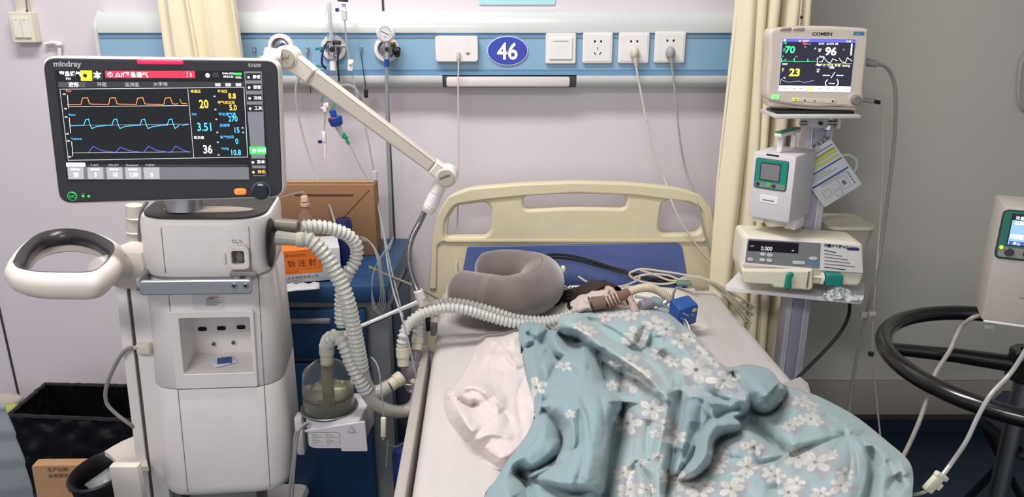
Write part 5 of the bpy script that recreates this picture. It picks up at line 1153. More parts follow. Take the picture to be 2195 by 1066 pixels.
ST2 = [([(1240, 845), (1262, 890), (1268, 950)], -.007, 4, 9), ([(1285, 845), (1296, 900), (1294, 960)], -.006, 4, 9), ([(1165, 905), (1150, 945), (1120, 975)], -.006, 5, 9),
 ([(1095, 985), (1070, 1030), (1060, 1066)], -.005, 5, 8), ([(1210, 845), (1190, 860), (1160, 900)], -.006, 5, 9), ([(1228, 905), (1232, 950), (1222, 1000)], .007, 5, 5), ([(1252, 960), (1244, 1010), (1230, 1045)], -.006, 4, 7),
 ([(1205, 770), (1240, 790), (1275, 795)], -.005, 5, 8), ([(1165, 775), (1175, 800), (1172, 830)], .006, 6, 6), ([(1650, 905), (1700, 900), (1750, 912)], -.005, 5, 9), ([(1700, 930), (1760, 925), (1815, 932)], -.005, 4, 8),
 ([(1818, 935), (1790, 960), (1770, 1000)], -.006, 4, 8), ([(1820, 936), (1835, 980), (1838, 1030)], -.007, 4, 7), ([(1900, 960), (1925, 1000), (1932, 1050)], -.006, 5, 8), ([(1350, 880), (1362, 930), (1360, 980)], -.006, 5, 8),
 ([(1260, 690), (1310, 700), (1350, 725)], .005, 6, 6), ([(1470, 700), (1500, 735), (1530, 770)], .006, 6, 6), ([(1500, 870), (1495, 910), (1478, 950)], -.008, 5, 8), ([(1530, 1000), (1560, 985), (1600, 985)], -.006, 5, 8),
 ([(1590, 1030), (1620, 1000), (1665, 985)], -.006, 5, 8), ([(1610, 800), (1640, 815), (1655, 845)], -.006, 5, 8), ([(1380, 700), (1370, 730), (1350, 750)], -.008, 4, 6), ([(1392, 712), (1385, 735), (1372, 752)], .007, 4, 4)]
def h_duvet(U, V, E):
    r = np.clip(E/30, 0, 1); h = .012+.034*np.sqrt(np.clip(1-(1-r)**2, 0, 1))
    h = lobes(U, V, h, LB, amp=1.3)
    h += .010*np.clip((V-700)/350, 0, 1)
    for s in ST: h += stroke(U, V, s[0], s[1]*(.95 if s[1] < 0 else .55), s[2], s[3], taper=s[4] if len(s) > 4 else .2)*np.clip(E/14, .15, 1)
    for s in ST2: h += stroke(U, V, s[0], s[1], s[2], s[3], taper=.3)
    h += .008*vnoise(U, V, 60, 8)+.004*vnoise(U, V, 34, 5)+.0012*vnoise(U+V*.4, V, 15, 6)
    return h
FLW = [(1492, 793, 34), (1551, 816, 31), (1363, 717, 25), (1401, 694, 22), (1428, 706, 22), (1298, 680, 15), (1329, 672, 13), (1352, 676, 15), (1384, 668, 10), (1363, 816, 30), (1351, 774, 18), (1397, 877, 27), (1344, 908, 26), (1424, 911, 17), (1450, 938, 20), (1431, 1026, 18), (1466, 1030, 24), (1511, 1041, 20), (1534, 1003, 18), (1485, 1044, 18), (1149, 831, 22), (1209, 786, 15), (1222, 888, 12), (1264, 710, 15), (1317, 782, 13), (1336, 1014, 21), (1313, 828, 14), (1409, 980, 13), (1542, 969, 17), (1240, 700, 12),
       (1717, 860, 17), (1692, 912, 15), (1712, 902, 13), (1738, 898, 15), (1752, 905, 12), (1712, 981, 26), (1747, 991, 30), (1602, 1001, 24), (1537, 971, 18), (1652, 1011, 20), (1802, 1041, 24), (1812, 1016, 18), (1707, 1036, 18), (1662, 1021, 20), (1587, 1021, 20), (1546, 991, 16), (1616, 960, 18), (1598, 955, 13), (1690, 1056, 22), (1500, 1055, 20), (1760, 1058, 20), (1567, 1048, 24), (1680, 862, 12), (1740, 872, 14), (1478, 722, 16), (1500, 756, 18), (1530, 775, 16), (1375, 800, 17), (1440, 775, 17), (1460, 860, 0), (1350, 1050, 22), (1785, 975, 12), (1385, 1050, 18), (1440, 1070, 20), (1870, 1060, 0), (1460, 730, 18), (1409, 760, 15), (1348, 730, 14), (1405, 930, 12), (1378, 990, 10)]
def c_duvet(U, V):
    aq = np.array(lin((146, 167, 169))); pl = np.array(lin((127, 150, 155))); n1 = vnoise(U, V, 40, 11)+.5; n2 = vnoise(U, V, 18, 12)+.5
    printed = inside(U, V, [(1188, 670), (1188, 700), (1240, 705), (1283, 750), (1300, 830), (1340, 862), (1336, 930), (1320, 1000), (1300, 1100), (1300, 1200), (1970, 1200), (1970, 960), (1700, 700), (1450, 640), (1200, 640)])
    for pp in ([(1462, 860), (1512, 848), (1600, 860), (1606, 885), (1560, 880), (1600, 900), (1600, 920), (1560, 935), (1530, 960), (1525, 985), (1495, 1015), (1465, 1022), (1455, 1000), (1480, 940), (1450, 990), (1445, 960), (1462, 900)], [(1562, 782), (1650, 785), (1690, 830), (1680, 870), (1640, 892), (1600, 880), (1600, 850), (1580, 820)]):
        printed &= ~inside(U, V, crom(pp+[pp[0]], 4))
    pr = printed.astype(float)[:, None]
    c = pl*(1-pr)+aq*pr
    near = np.zeros(U.shape)
    for (u, v, r) in FLW:
        if r: near = np.maximum(near, np.exp(-(((U-u-r*.3)/(r*1.3))**2+((V-v-r*.2)/(r*1.1))**2)))
    gy = np.array(lin((150, 148, 156))); k_ = (np.clip(near*2.2*(n2*1.6)-.35, 0, .9)*printed)[:, None]; c = c*(1-k_)+gy*k_
    k_ = (np.clip((n1-.62)*2.2, 0, .55)*printed)[:, None]; c = c*(1-k_)+np.array(lin((164, 168, 172)))*k_
    rnd = random.Random(4)
    for (u, v, r) in FLW:
        r = r*1.2; rot = rnd.uniform(0, 6.28); npet = rnd.choice((5, 5, 5, 6)); sk = rnd.uniform(.62, .85); tl = rnd.uniform(-.4, .4); wht = rnd.uniform(.75, 1)
        if not r: continue
        x = (U-u); y = (V-v)/sk; x, y = x*math.cos(tl)+y*math.sin(tl), -x*math.sin(tl)+y*math.cos(tl); rr_ = np.hypot(x, y); th = np.arctan2(y, x)-rot
        for q_ in range(npet):
            a_ = 2*PI*q_/npet+rnd.uniform(-.15, .15); L = r*rnd.uniform(.8, 1.08); da = (th-a_+PI) % (2*PI)-PI
            px_1 = rr_*np.cos(da); py_1 = rr_*np.sin(da); e = ((px_1-L*.56)/(L*.46))**2+(py_1/(L*.27*(.75+.5*px_1/L)+1e-6))**2
            k_ = np.clip((1.12-e)*4, 0, 1)*(px_1 > 0)*wht; sh = rnd.uniform(.86, 1)*(1-.16*np.exp(-(py_1/(L*.035+.4))**2))*(0.85+.15*np.clip(px_1/L, 0, 1))
            col = np.array(lin((212, 209, 203)))[None]*sh[:, None]; rimk = (np.clip(1-abs(e-1.0)*5, 0, 1)*.35)[:, None]
            c = c*(1-k_[:, None])+col*k_[:, None]; c = c*(1-rimk*(px_1 > 0)[:, None])+np.array(lin((138, 146, 154)))*rimk*(px_1 > 0)[:, None]
        if r > 15:
            k_ = np.clip(1.6-rr_/(r*.10), 0, 1)[:, None]; c = c*(1-k_)+np.array(lin(rnd.choice(((74, 60, 72), (120, 110, 112), (150, 120, 70)))))*k_
    return c
dvm = mat('duvet_cotton', (200, 200, 200), .8, sheen=.25, bump=.3, bscale=350); nt = dvm.node_tree; bs = nt.nodes['Principled BSDF']
va = nt.nodes.new('ShaderNodeVertexColor'); va.layer_name = 'print_colour'; nt.links.new(va.outputs['Color'], bs.inputs['Base Color'])
dv = cloth('duvet', DV, 2.0, .600, h_duvet, dvm, c_duvet)
tag(dv, 'rumpled aqua duvet with white blossom print spread over the bed', 'duvet')
# ============================================================ MONITOR STAND
SY = -.36
lil = mat('column_lilac_grey', (198, 196, 208), .4); lil2 = mat('column_channel_grey', (166, 164, 182), .4)  # two-tone column: pale body, darker grey channel
st = thing('equipment_stand', at(1700, 800, SY).xyz * Vector((1, 1, 0)) if 0 else Vector((at(1700, 790, SY).x, SY, 0)), 'pale grey column stand carrying monitor and pumps, right of the bed', 'stand')
pxm = (at(1703, 700, SY).x+at(1745, 400, SY).x)/2+.004
k = MB(); k.box((pxm, SY+.03, .62), (.070, .055, 1.14), lil, .006); k.build('column', st)
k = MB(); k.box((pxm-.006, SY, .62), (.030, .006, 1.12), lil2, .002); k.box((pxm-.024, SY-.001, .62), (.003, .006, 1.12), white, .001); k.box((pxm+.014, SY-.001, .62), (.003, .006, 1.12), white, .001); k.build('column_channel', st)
for dx in (-.028, .028): k = MB(); k.box((pxm+.012+dx, SY+.02, 1.16), (.010, .06, .085), white, .003); k.build('head_bracket', st)
k = MB(); k.cyl((pxm+.012, SY-.008, 1.115), (pxm+.012, SY-.008, 1.185), .012, chrome, 18, bev=.002); k.cyl((pxm+.012, SY-.008, 1.182), (pxm+.012, SY-.008, 1.196), .017, steel, 18, bev=.002); k.cyl((pxm-.006, SY+.0, 1.12), (pxm-.006, SY+.0, 1.17), .006, dark, 10); k.build('tilt_post', st)
for a in range(5):
    an = math.radians(90+72*a); k = MB(); e = Vector((pxm+.27*math.cos(an), SY+.05+.27*math.sin(an)*.9-.0, .07)); k.tube([Vector((pxm, SY+.03, .09)), e], .018, greyp, 10); k.cyl(e+Vector((-.012, 0, -.035)), e+Vector((.012, 0, -.035)), .033, darker, 16, bev=.004); k.build('base_leg', st)
# tray
tm_ = mat('tray_white', (222, 220, 222), .4)
TZ = at(1700, 625, SY-.08).z
tr = [pz(u, v, TZ) for u, v in ((1552, 616), (1588, 578), (1850, 602), (1854, 614), (1850, 646))]
trp = roundpoly([(p.x, p.y) for p in tr], [.02, .02, .02, .02, .02], 5)
k = MB(); n = len(trp); vs = [(a, b_, z) for z in (TZ-.010, TZ) for a, b_ in trp]; k.add(vs, [list(range(n)), list(range(n, 2*n))]+[[i, (i+1) % n, n+(i+1) % n, n+i] for i in range(n)], tm_, False); o = k.build('tray', st)
bmx = bmesh.new(); bmx.from_mesh(o.data); bmesh.ops.recalc_face_normals(bmx, faces=bmx.faces); bmx.to_mesh(o.data); bmx.free()
# ---- patient monitor
PM = frame(at(1750, 150, SY-.09), -6, 0, 0); m_ = lambda u, v, off=0.0: on(PM, u, v, off)
pm = thing('patient_monitor', at(1750, 240, SY-.05), 'ivory bedside patient monitor showing 70, 96 and 23, on top of the stand', 'monitor')
ivo = mat('monitor_ivory', (206, 194, 180), .42)
outl = [(1649, 70), (1656, 62), (1668, 60), (1730, 56), (1800, 57), (1856, 61), (1863, 72), (1861, 110), (1852, 190), (1853, 215), (1843, 228), (1830, 232), (1800, 229), (1750, 231), (1700, 227), (1655, 218), (1644, 208), (1644, 180), (1649, 120)]
k = MB(PM); k.prism(crom([m_(*p) for p in outl]+[m_(*outl[0])], 3)[:-1], 0, .07, ivo, .008, smooth=True, res=3); k.build('case', pm)
k = MB(PM); k.prism(roundpoly([m_(*p) for p in ((1646, 214), (1700, 226), (1760, 230), (1842, 230), (1836, 238), (1740, 236), (1650, 230))], .004), .006, .075, ivo, .004, smooth=True); k.build('base_lip', pm)
y0m = -.0008
s = MB(PM); s.prism(roundpoly([m_(*p) for p in ((1675, 80), (1837, 82), (1824, 199), (1666, 193))], .002), -.0004, .003, mat('screen_frame', (196, 200, 220), .3), .0002)
s.flat([m_(*p) for p in ((1678, 83), (1834, 85), (1822, 196), (1669, 191))], y0m, mat('glow_screen_dark', (26, 26, 42), .15, emit=.5, noise=0))
def mq(u0, v0, u1, v1, m, lv=1):
    f = lambda u, v: (u-(v-83)*.085, v+(u-1678)*.018)
    s.flat([m_(*f(u0, v0)), m_(*f(u1, v0)), m_(*f(u1, v1)), m_(*f(u0, v1))], y0m-.0002*lv, m)
def mt(t_, u, v, h, m, lv=2, bold=0., al='LEFT', sx=1.0):
    f = lambda u, v: (u-(v-83)*.085, v+(u-1678)*.018)
    x, z = m_(*f(u, v)); x2, z2 = m_(*f(u, v-h)); s.text(t_, x, z, (z2-z)*1.38, y0m-.0002*lv, m, bold=bold, align=al, sx=sx, rot=-.02)
def ml(pts, m, w_=.0012):
    f = lambda u, v: (u-(v-83)*.085, v+(u-1678)*.018)
    s.line([m_(*f(*p)) for p in pts], w_, y0m-.0006, m)
mq(1678, 83, 1834, 89, EM('indigo', (82, 78, 180), .9)); mq(1678, 183, 1832, 195, EM('pale_blue', (215, 220, 250), .9)); mq(1739, 184.5, 1753, 194, EM('lime', (225, 235, 120), .9), 2)
for u in (1690, 1708, 1722, 1762, 1778, 1796, 1818): mq(u, 188, u+8, 189.5, GR, 2)
mt('●', 1679, 89, 5, W_); mt('▲', 1712, 88.5, 4, W_); mt('ADULT', 1720, 88, 3.5, W_); mt('12:48', 1812, 88, 4, W_)
gn = EM('vital_green', (60, 225, 130)); ye = EM('vital_yellow', (240, 240, 70))
mt('70', 1684, 113, 15, gn, bold=.0006, sx=1.05); mt('96', 1770, 116, 17, W_, bold=.0007, sx=1.05); mt('23', 1697, 162, 16, ye, bold=.0007, sx=1.08)
for t_, u, v, h, m in (('HR', 1680, 94, 4, gn), ('120', 1680, 106, 3, gn), ('50', 1680, 110, 3, gn), ('♥', 1720, 95, 5, RD), ('PVC 0', 1726, 95, 3.5, LG), ('ST', 1725, 102, 3.5, LG), ('SpO2', 1755, 94, 4, W_), ('100', 1755, 106, 3.5, W_), ('90', 1756, 110, 3.5, W_), ('SpO2%  PR', 1772, 94, 4, W_), ('1.3', 1790, 94, 4, W_), ('II', 1680, 122, 3.5, gn), ('x1', 1708, 122, 4, LG), ('RESP', 1681, 139, 4, W_), ('30', 1681, 149, 3.5, ye), ('8', 1682, 153, 3.5, ye), ('RR', 1686, 168, 3, W_), ('Pleth', 1759, 122, 4, W_), ('NIBP △ 12:10  手动  mmHg', 1753, 140, 4.5, W_), ('间隔', 1782, 145, 4, W_), ('160', 1755, 149, 3.5, W_), ('90', 1756, 154, 3.5, W_), ('%', 1808, 106, 4, LG)): mt(t_, u, v, h, m)
mt('▲', 1746, 104, 4, LG)
for (u0, v0, u1, v1) in ((1770, 159, 1777, 160.6), (1778, 159, 1785, 160.6), (1799, 158.5, 1806, 160.2), (1807, 158.5, 1814, 160.2), (1784, 176, 1790, 177.8), (1791, 176, 1797, 177.8)): mq(u0, v0, u1, v1, W_, 2)
ml([(1788, 165), (1795, 153)], W_, .0016); ml([(1781, 169), (1777, 174), (1777, 179), (1781, 184)], W_, .0018); ml([(1801, 168), (1804, 173), (1804, 179), (1800, 183)], W_, .0018)
mq(1825, 91, 1828, 116, W_, 2)
ml([(1679, 125), (1679, 133), (1682, 131)], gn); ml([(1681, 130), (1686, 131), (1687, 126), (1688, 131), (1704, 131), (1706, 124), (1707, 132), (1730, 131), (1734, 131.5), (1735, 125), (1736, 131), (1752, 130)], gn, .001)
ml([(1681, 180), (1681, 170), (1684, 169)], LG); ml([(1684, 172), (1698, 176), (1720, 173), (1732, 176), (1752, 171)], LG, .001)
ml([(1758, 122), (1755, 124), (1756, 136), (1759, 136)], W_); ml([(1760, 131), (1766, 131), (1769, 122), (1776, 130), (1784, 134), (1788, 124), (1798, 128)], W_, .0011); ml([(1802, 123), (1808, 130), (1816, 132), (1819, 121), (1830, 128)], W_, .0011); ml([(1762, 136), (1830, 134)], YE, .0006)
s.build('screen', pm)
s = MB(PM); s.text('COMEN', *m_(1740, 76), .0105, -.0005, ink, bold=.0003, sx=1.25); a, c = m_(1830, 68), m_(1852, 76); s.rect(a[0], c[1], c[0], a[1], -.0004, mat('badge_blue', (60, 120, 160), .4)); s.text('C80', *m_(1834, 74.5), .006, -.0008, mat('badge_text', (160, 200, 220), .5)); s.build('lettering', pm)
s = MB(PM); a, c = m_(1697, 210), m_(1792, 220); s.prism(roundpoly([m_(1697, 209), m_(1792, 213), m_(1791, 222), m_(1697, 217)], .003), -.0015, .002, mat('key_strip', (216, 202, 186), .4), .001)
s.flat(roundpoly([m_(1698, 210), m_(1711, 210.5), m_(1711, 217), m_(1698, 216)], .002), -.0018, mat('key_yellow', (206, 208, 96), .5, emit=.25))
for u, t_ in ((1703, '✱'), (1722, '▲'), (1743, '▬'), (1762, '~'), (1782, '■')): s.text(t_, *m_(u, 215.5+(u-1703)*.045), .006, -.0021, ink)
s.build('button_strip', pm)
s = MB(PM); x, z = m_(1662, 208); s.prism(rrect(x-.010, z-.006, x+.010, z+.006, .004), -.0015, .002, mat('power_green', (120, 215, 130), .4, emit=.5), .001); s.text('○', x-.003, z-.003, .006, -.0019, mat('power_mark', (30, 150, 70), .5)); s.build('power_button', pm)
s = MB(PM); x, z = m_(1833, 214); s.cyl((x, .0, z), (x, -.003, z), .0155, ivo, 30); s.cyl((x, -.003, z), (x, -.016, z), .0125, mat('knob_taupe', (128, 118, 110), .4), 30, .0115, bev=.002); s.build('rotary_knob', pm)
s = MB(PM); 
for u0, u1 in ((1671, 1694), (1699, 1722)): s.prism([m_(u0, 65), m_(u0+4, 60), m_(u1+2, 59), m_(u1, 65)], -.003, .02, mat('alarm_lens', (160, 146, 132), .3), .002)
s.build('alarm_lens', pm)
s = MB(); s.cyl(at(1843, 131, SY-.05), at(1880, 137, SY-.05), .0105, cordg, 16, .009, bev=.002); s.tube(smooth_path([at(1878, 136, SY-.05), at(1898, 143, SY-.04), at(1913, 165, SY-.03), at(1920, 210, SY-.02), at(1917, 300, SY), at(1906, 400, SY), at(1893, 500, SY), at(1878, 590, SY), at(1858, 672, SY), at(1838, 760, SY), at(1826, 830, SY), at(1819, 900, SY)], 8), .0046, cordg, 8); s.build('sensor_cable', pm)
s = MB(); s.cyl(at(1838, 212, SY-.05), at(1872, 217, SY-.05), .0065, cordg, 14, bev=.001); s.cyl(at(1872, 217, SY-.05), at(1886, 220, SY-.05), .005, darker, 12, bev=.001); s.tube(smooth_path([at(1884, 219, SY-.05), at(1892, 235, SY-.04), at(1893, 300, SY-.02), at(1890, 420, SY), at(1882, 540, SY), at(1873, 660, SY), at(1870, 760, SY+.01), at(1878, 850, SY+.02), at(1888, 945, SY+.02)], 8), .0028, cordm, 8); s.build('sensor_cable', pm)
k = MB(); k.box(at(1851, 675, SY-.01), (.020, .012, .018), white, .003, R=Matrix.Rotation(.1, 3, 'Y')); k.box(at(1869, 673, SY-.01), (.020, .012, .014), white, .003); tag(k.build('cable_clip'), 'white plastic clip holding the two hanging cables together', 'clip')
k = MB(); k.box(at(1867, 759, SY+.005), (.014, .010, .013), dark, .002); tag(k.build('cable_clip'), 'tiny dark clip lower on the thin hanging cable', 'clip')
# mount plate
k = MB(); a = at(1664, 240, SY-.11); c = at(1838, 252, SY-.11); k.box(((a.x+c.x)/2, SY-.06, (a.z+c.z)/2+.004), (c.x-a.x-.01, .08, .006), darker, .001); k.box(((a.x+c.x)/2, SY-.06, (a.z+c.z)/2-.004), (c.x-a.x+.006, .125, .009), mat('plate_white', (198, 196, 192), .4), .002); k.build('mount_plate', st)
k = MB(); c = at(1752, 262, SY-.03); k.cyl(c+Vector((0, .02, -.014)), c+Vector((0, .02, .012)), .036, mat('plate_white', (198, 196, 192), .4), 26, bev=.003); k.cyl(c+Vector((-.045, 0, -.002)), c+Vector((.05, 0, -.002)), .006, steel, 12); k.cyl(c+Vector((0, -.018, 0)), c+Vector((0, -.026, 0)), .005, darker, 10); k.build('swivel', st)
k = MB(); k.tube([at(1714, 58, SY+.03), at(1716, 38, SY+.03), at(1718, 10, SY+.03), at(1722, -30, SY+.03)], .003, mat('hook_pale', (190, 180, 172), .4), 8); k.ell(at(1718, 37, SY+.02), (.004, .004, .004), darker, nu=10, nv=8); tag(k.build('hanging_hook'), 'slim pale hook rod with black tip hanging above monitor', 'hook')

# ---- feeding pump on the pole (turned to the left)
def turned_pump(name, lab, pfr, yaw, w_, d_p, h_p, m, full=True):
    M = frame(pfr, yaw); t = thing(name, pfr, lab, 'pump')
    k = MB(M); k.box((0, d_p/2, h_p/2), (w_, d_p, h_p), m, .006); k.build('housing', t); return M, t
pw_ = mat('pump_white', (208, 204, 208), .42)
pb0 = at(1645, 472, SY-.10); yaw = -42
FM, fp_ = turned_pump('feeding_pump', 'white feeding pump with teal framed small screen, turned left on the stand', pb0, yaw, .112, .135, at(1645, 330, SY-.10).z-pb0.z, pw_)
hP = at(1645, 330, SY-.10).z-pb0.z
k = MB(FM); k.prism(rrect(-.046, hP-.092, .040, hP-.014, .008), -.002, .004, mat('panel_rim', (70, 78, 76), .4), .001); k.prism(rrect(-.044, hP-.090, .038, hP-.016, .007), -.003, .004, teal, .001); k.flat(rrect(-.044+.002, hP-.088, .036, hP-.074, .004), -.0033, mat('panel_grey_green', (120, 136, 130), .4)); k.build('front_panel', fp_)
k = MB(FM); k.flat(rrect(-.032, hP-.070, .022, hP-.024, .002), -.0034, dark); k.flat(rrect(-.029, hP-.067, .019, hP-.027, .001), -.0038, mat('lcd_grey', (124, 122, 128), .2)); k.build('screen', fp_)
k = MB(FM)
for x, r_, mm in ((-.034, .0055, dark), (-.006, .0062, mat('button_lime', (110, 170, 90), .4)), (.008, .005, dark)): k.cyl((x, -.0025, hP-.081), (x, -.0052, hP-.081), r_, mm, 18, bev=.001)
k.build('button', fp_)
k = MB(FM); k.prism(rrect(-.026, hP-.128, .022, hP-.108, .003), -.0012, .002, white, .0006); k.rect(-.018, hP-.122, .012, hP-.119, -.0016, inkg); k.build('nameplate', fp_)
k = MB(FM); k.rect(-.02, hP-.006, .012, hP-.002, -.0008, darker); k.build('top_slot', fp_)
k = MB(FM); k.box((0, .03, hP+.022), (.014, .012, .044), white, .003); k.box((0, .115, hP+.018), (.014, .012, .036), white, .003); k.box((0, .07, hP+.045), (.020, .125, .011), white, .004); k.box((0, .07, hP+.052), (.018, .122, .004), mat('grip_green', (60, 130, 96), .5), .001); k.build('carry_handle', fp_)
k = MB(FM); k.box((-.035, .05, -.008), (.03, .06, .016), white, .003); k.cyl((.0, .06, -.022), (.0, .06, 0), .030, creamw, 20); k.box((.038, .085, -.015), (.03, .06, .03), white, .004); k.cyl((.03, .12, -.06), (.03, .12, 0), .006, chrome, 10); k.build('mount_clamp', fp_)
# ---- syringe pump on the tray
SM = frame(at(1716, 606, SY-.11), -4, 1.2, 0); SM.translation.z = TZ+.004; s2 = lambda u, v, off=0.0: on(SM, u, v, off)
sp = thing('syringe_pump', SM.translation, 'cream syringe pump with dark display on the stand tray', 'pump')
k = MB(SM); k.prism(roundpoly([s2(1586, 572), s2(1593, 510), s2(1600, 503), s2(1840, 519), s2(1852, 526), s2(1852, 588), s2(1843, 614), s2(1596, 604)], .010), 0.0, .10, creamw, .006, smooth=True, res=3); k.build('housing', sp)
k = MB(SM); k.prism(roundpoly([s2(1593, 560), s2(1599, 507), s2(1846, 523), s2(1850, 586), s2(1590, 568)], .006), -.006, .004, white, .003, smooth=True); k.build('front_panel', sp)
k = MB(SM); k.flat(roundpoly([s2(1596, 561), s2(1602, 511), s2(1758, 520), s2(1755, 575)], .003), -.0064, mat('panel_grey', (128, 130, 132), .4)); k.flat(roundpoly([s2(1601, 536), s2(1604, 514), s2(1711, 520), s2(1709, 542)], .002), -.0068, mat('display_dark', (34, 26, 36), .15)); k.flat([s2(1726, 560, -.006), s2(1727, 564), s2(1755, 566), s2(1754, 558)], -.0068, mat('panel_sky', (90, 140, 176), .4)); k.build('control_panel', sp)
k = MB(SM); dg = EM('digits', (200, 196, 200), .7); k.text('0.000', *s2(1629, 535), .0155, -.0072, dg, sx=.85); k.text('ml/h', *s2(1607, 527), .005, -.0072, dg); k.text('ml', *s2(1695, 537), .006, -.0072, dg); k.build('display_digits', sp)
for u, v in ((1635, 545), (1650, 547), (1634, 557), (1649, 558), (1608, 556), (1743, 554)):
    k = MB(SM); x, z = s2(u, v, -.006); k.prism(ellipse(x, z, .0078 if u < 1700 else .011, .0048, 20), -.0085, -.006, mat('button_pale', (204, 206, 204), .4), .001); k.build('button', sp)
k = MB(SM); x, z = s2(1712, 563, -.006); k.prism(rrect(x-.016, z-.004, x+.016, z+.004, .004), -.0082, -.006, mat('button_pale', (204, 206, 204), .4), .001); k.build('button', sp)
k = MB(SM); k.text('微量注射泵WZ-50C6', *s2(1763, 527), .0095, -.0066, ink, bold=.0003, rot=-.06)
x, z = s2(1815, 530); x2, z2 = s2(1840, 533); k.rect(x, z2-.004, x2, z+.0005, -.0066, mat('label_violet', (76, 66, 130), .5))
for i, wd in enumerate((.030, .046, .060, .066, .078, .055)):
    x, z = s2(1765, 536+i*7.2); k.flat([(x, z), (x+wd, z-.005), (x+wd, z-.0028), (x, z+.0022)], -.0066, inkg if i not in (0, 5) else ink)
k.build('label_print', sp)
k = MB(SM); k.prism(roundpoly([s2(1588, 574), s2(1722, 575), s2(1738, 572), s2(1738, 612), s2(1732, 618), s2(1655, 612), s2(1650, 606), s2(1592, 603)], .006), -.020, .01, creamw, .005, smooth=True); k.box((s2(1727, 590)[0], -.0205, s2(1727, 594)[1]), (.003, .004, .045), mat('clamp_slot', (110, 92, 80), .6), .001); k.build('syringe_clamp', sp)
k = MB(SM); x, z = s2(1691, 602, -.022); k.prism(roundpoly([(x-.011, z-.020), (x-.004, z-.024), (x+.008, z-.018), (x+.004, z+.010), (x+.010, z+.022), (x-.002, z+.026), (x-.009, z+.018)], .006), -.030, -.018, teal, .004, smooth=True); k.build('teal_lever', sp)
k = MB(SM); x, z = s2(1785, 598, -.012); k.prism(rrect(x-.022, z-.016, x+.022, z+.016, .007), -.026, .0, teal, .004, smooth=True); k.cyl((x-.052, -.012, z+.004), (x-.02, -.012, z+.002), .004, creamw, 10); k.cyl((x-.026, -.012, z), (x-.030, -.012, z), .016, white, 18); k.build('plunger_grip', sp)
k = MB(); rnd = random.Random(11); NX, NY = 12, 8; c0 = at(1792, 618, SY-.13); vs = []; fs = []
for j in range(NY+1):
    for i in range(NX+1): vs.append((c0.x-.035+.085*i/NX, c0.y-.03+.04*j/NY-.02*rnd.random(), TZ+.004+.028*(1-abs(2*i/NX-1))*(j/NY)+.012*rnd.random()))
for j in range(NY):
    for i in range(NX): a = j*(NX+1)+i; fs.append([a, a+1, a+NX+2, a+NX+1])
k.add(vs, fs, mat('wrap_film', (225, 230, 232), .25, alpha=.45), True); o = k.build('plastic_wrap'); o.modifiers.new('s', 'SOLIDIFY').thickness = .001; tag(o, 'crumpled clear plastic wrap on the tray under the teal grip', 'wrap')
# basin behind
k = MB(); c0 = at(1806, 503, SY+.06); hb2 = at(1806, 474, SY+.06).z-c0.z; bx_ = (at(1856, 490, SY+.06).x-at(1756, 490, SY+.06).x)/2
k.v = []; loft(k, [(c0.z-.02, roundpoly([(c0.x-bx_*.9, c0.y-.05), (c0.x+bx_*.9, c0.y-.05), (c0.x+bx_*.9, c0.y+.07), (c0.x-bx_*.9, c0.y+.07)], .03)), (c0.z+hb2-.012, roundpoly([(c0.x-bx_*.97, c0.y-.06), (c0.x+bx_*.97, c0.y-.06), (c0.x+bx_*.97, c0.y+.08), (c0.x-bx_*.97, c0.y+.08)], .03)), (c0.z+hb2-.008, roundpoly([(c0.x-bx_, c0.y-.065), (c0.x+bx_, c0.y-.065), (c0.x+bx_, c0.y+.085), (c0.x-bx_, c0.y+.085)], .03)), (c0.z+hb2, roundpoly([(c0.x-bx_, c0.y-.065), (c0.x+bx_, c0.y-.065), (c0.x+bx_, c0.y+.085), (c0.x-bx_, c0.y+.085)], .03))], creamw)
k.box((c0.x-.01, c0.y, (TZ+c0.z-.02)/2), (.10, .10, c0.z-.02-TZ), creamw, .006)
tag(k.build('storage_box'), 'low cream plastic box with rim behind the syringe pump', 'box')
# instruction card
CMx = frame(at(1770, 370, SY-.015), -8, 0, 0); c2 = lambda u, v: on(CMx, u, v)
A, B_c, C_c, D_c = [Vector(c2(*p)) for p in ((1776, 291), (1848, 395), (1767, 445), (1695, 341))]
cd_ = thing('instruction_card', at(1770, 440, SY-.01), 'laminated instruction card hanging tilted on the stand beside the feeding pump', 'card')
k = MB(CMx); k.prism(roundpoly([tuple(D_c), tuple(C_c), tuple(B_c), tuple(A)], .004), -.0008, .0008, mat('card_white', (210, 210, 214), .35), .0002); k.build('card', cd_)
k = MB(CMx); cp_ = lambda a, b_: tuple(D_c+(A-D_c)*a+(C_c-D_c)*b_)   # a along short side, b down the long side
def cband(b0, b1, m, a0=.03, a1=.97): k.flat([cp_(a0, b0), cp_(a1, b0), cp_(a1, b1), cp_(a0, b1)], -.0011, m)
bb1 = mat('band_blue', (44, 92, 140), .5); byl = mat('band_lime', (196, 200, 110), .5); byo = mat('band_olive', (150, 150, 84), .5)
cband(.14, .155, bb1); cband(.20, .225, byo); cband(.225, .30, byl, .3, .97); cband(.33, .37, byl, .1, .97); cband(.41, .435, bb1); cband(.60, .63, bb1)
for i in range(3): cband(.46+.035*i, .468+.035*i, inkg, .1, .5+.13*i)
cband(.65, .658, inkg, .2, .9); cband(.68, .686, inkg, .2, .7)
for a0, b0, a1, b1 in ((.60, .70, .80, .90), (.15, .76, .33, .88), (.40, .84, .55, .96)):
    for (p, q_) in (((a0, b0), (a1, b0)), ((a1, b0), (a1, b1)), ((a1, b1), (a0, b1)), ((a0, b1), (a0, b0))): k.line([cp_(*p), cp_(*q_)], .0008, -.0012, inkg)
cband(.76, .84, midgrey, .66, .74)
for i in range(6): cband(.68+.04*i, .70+.04*i, ink, .88, .91)
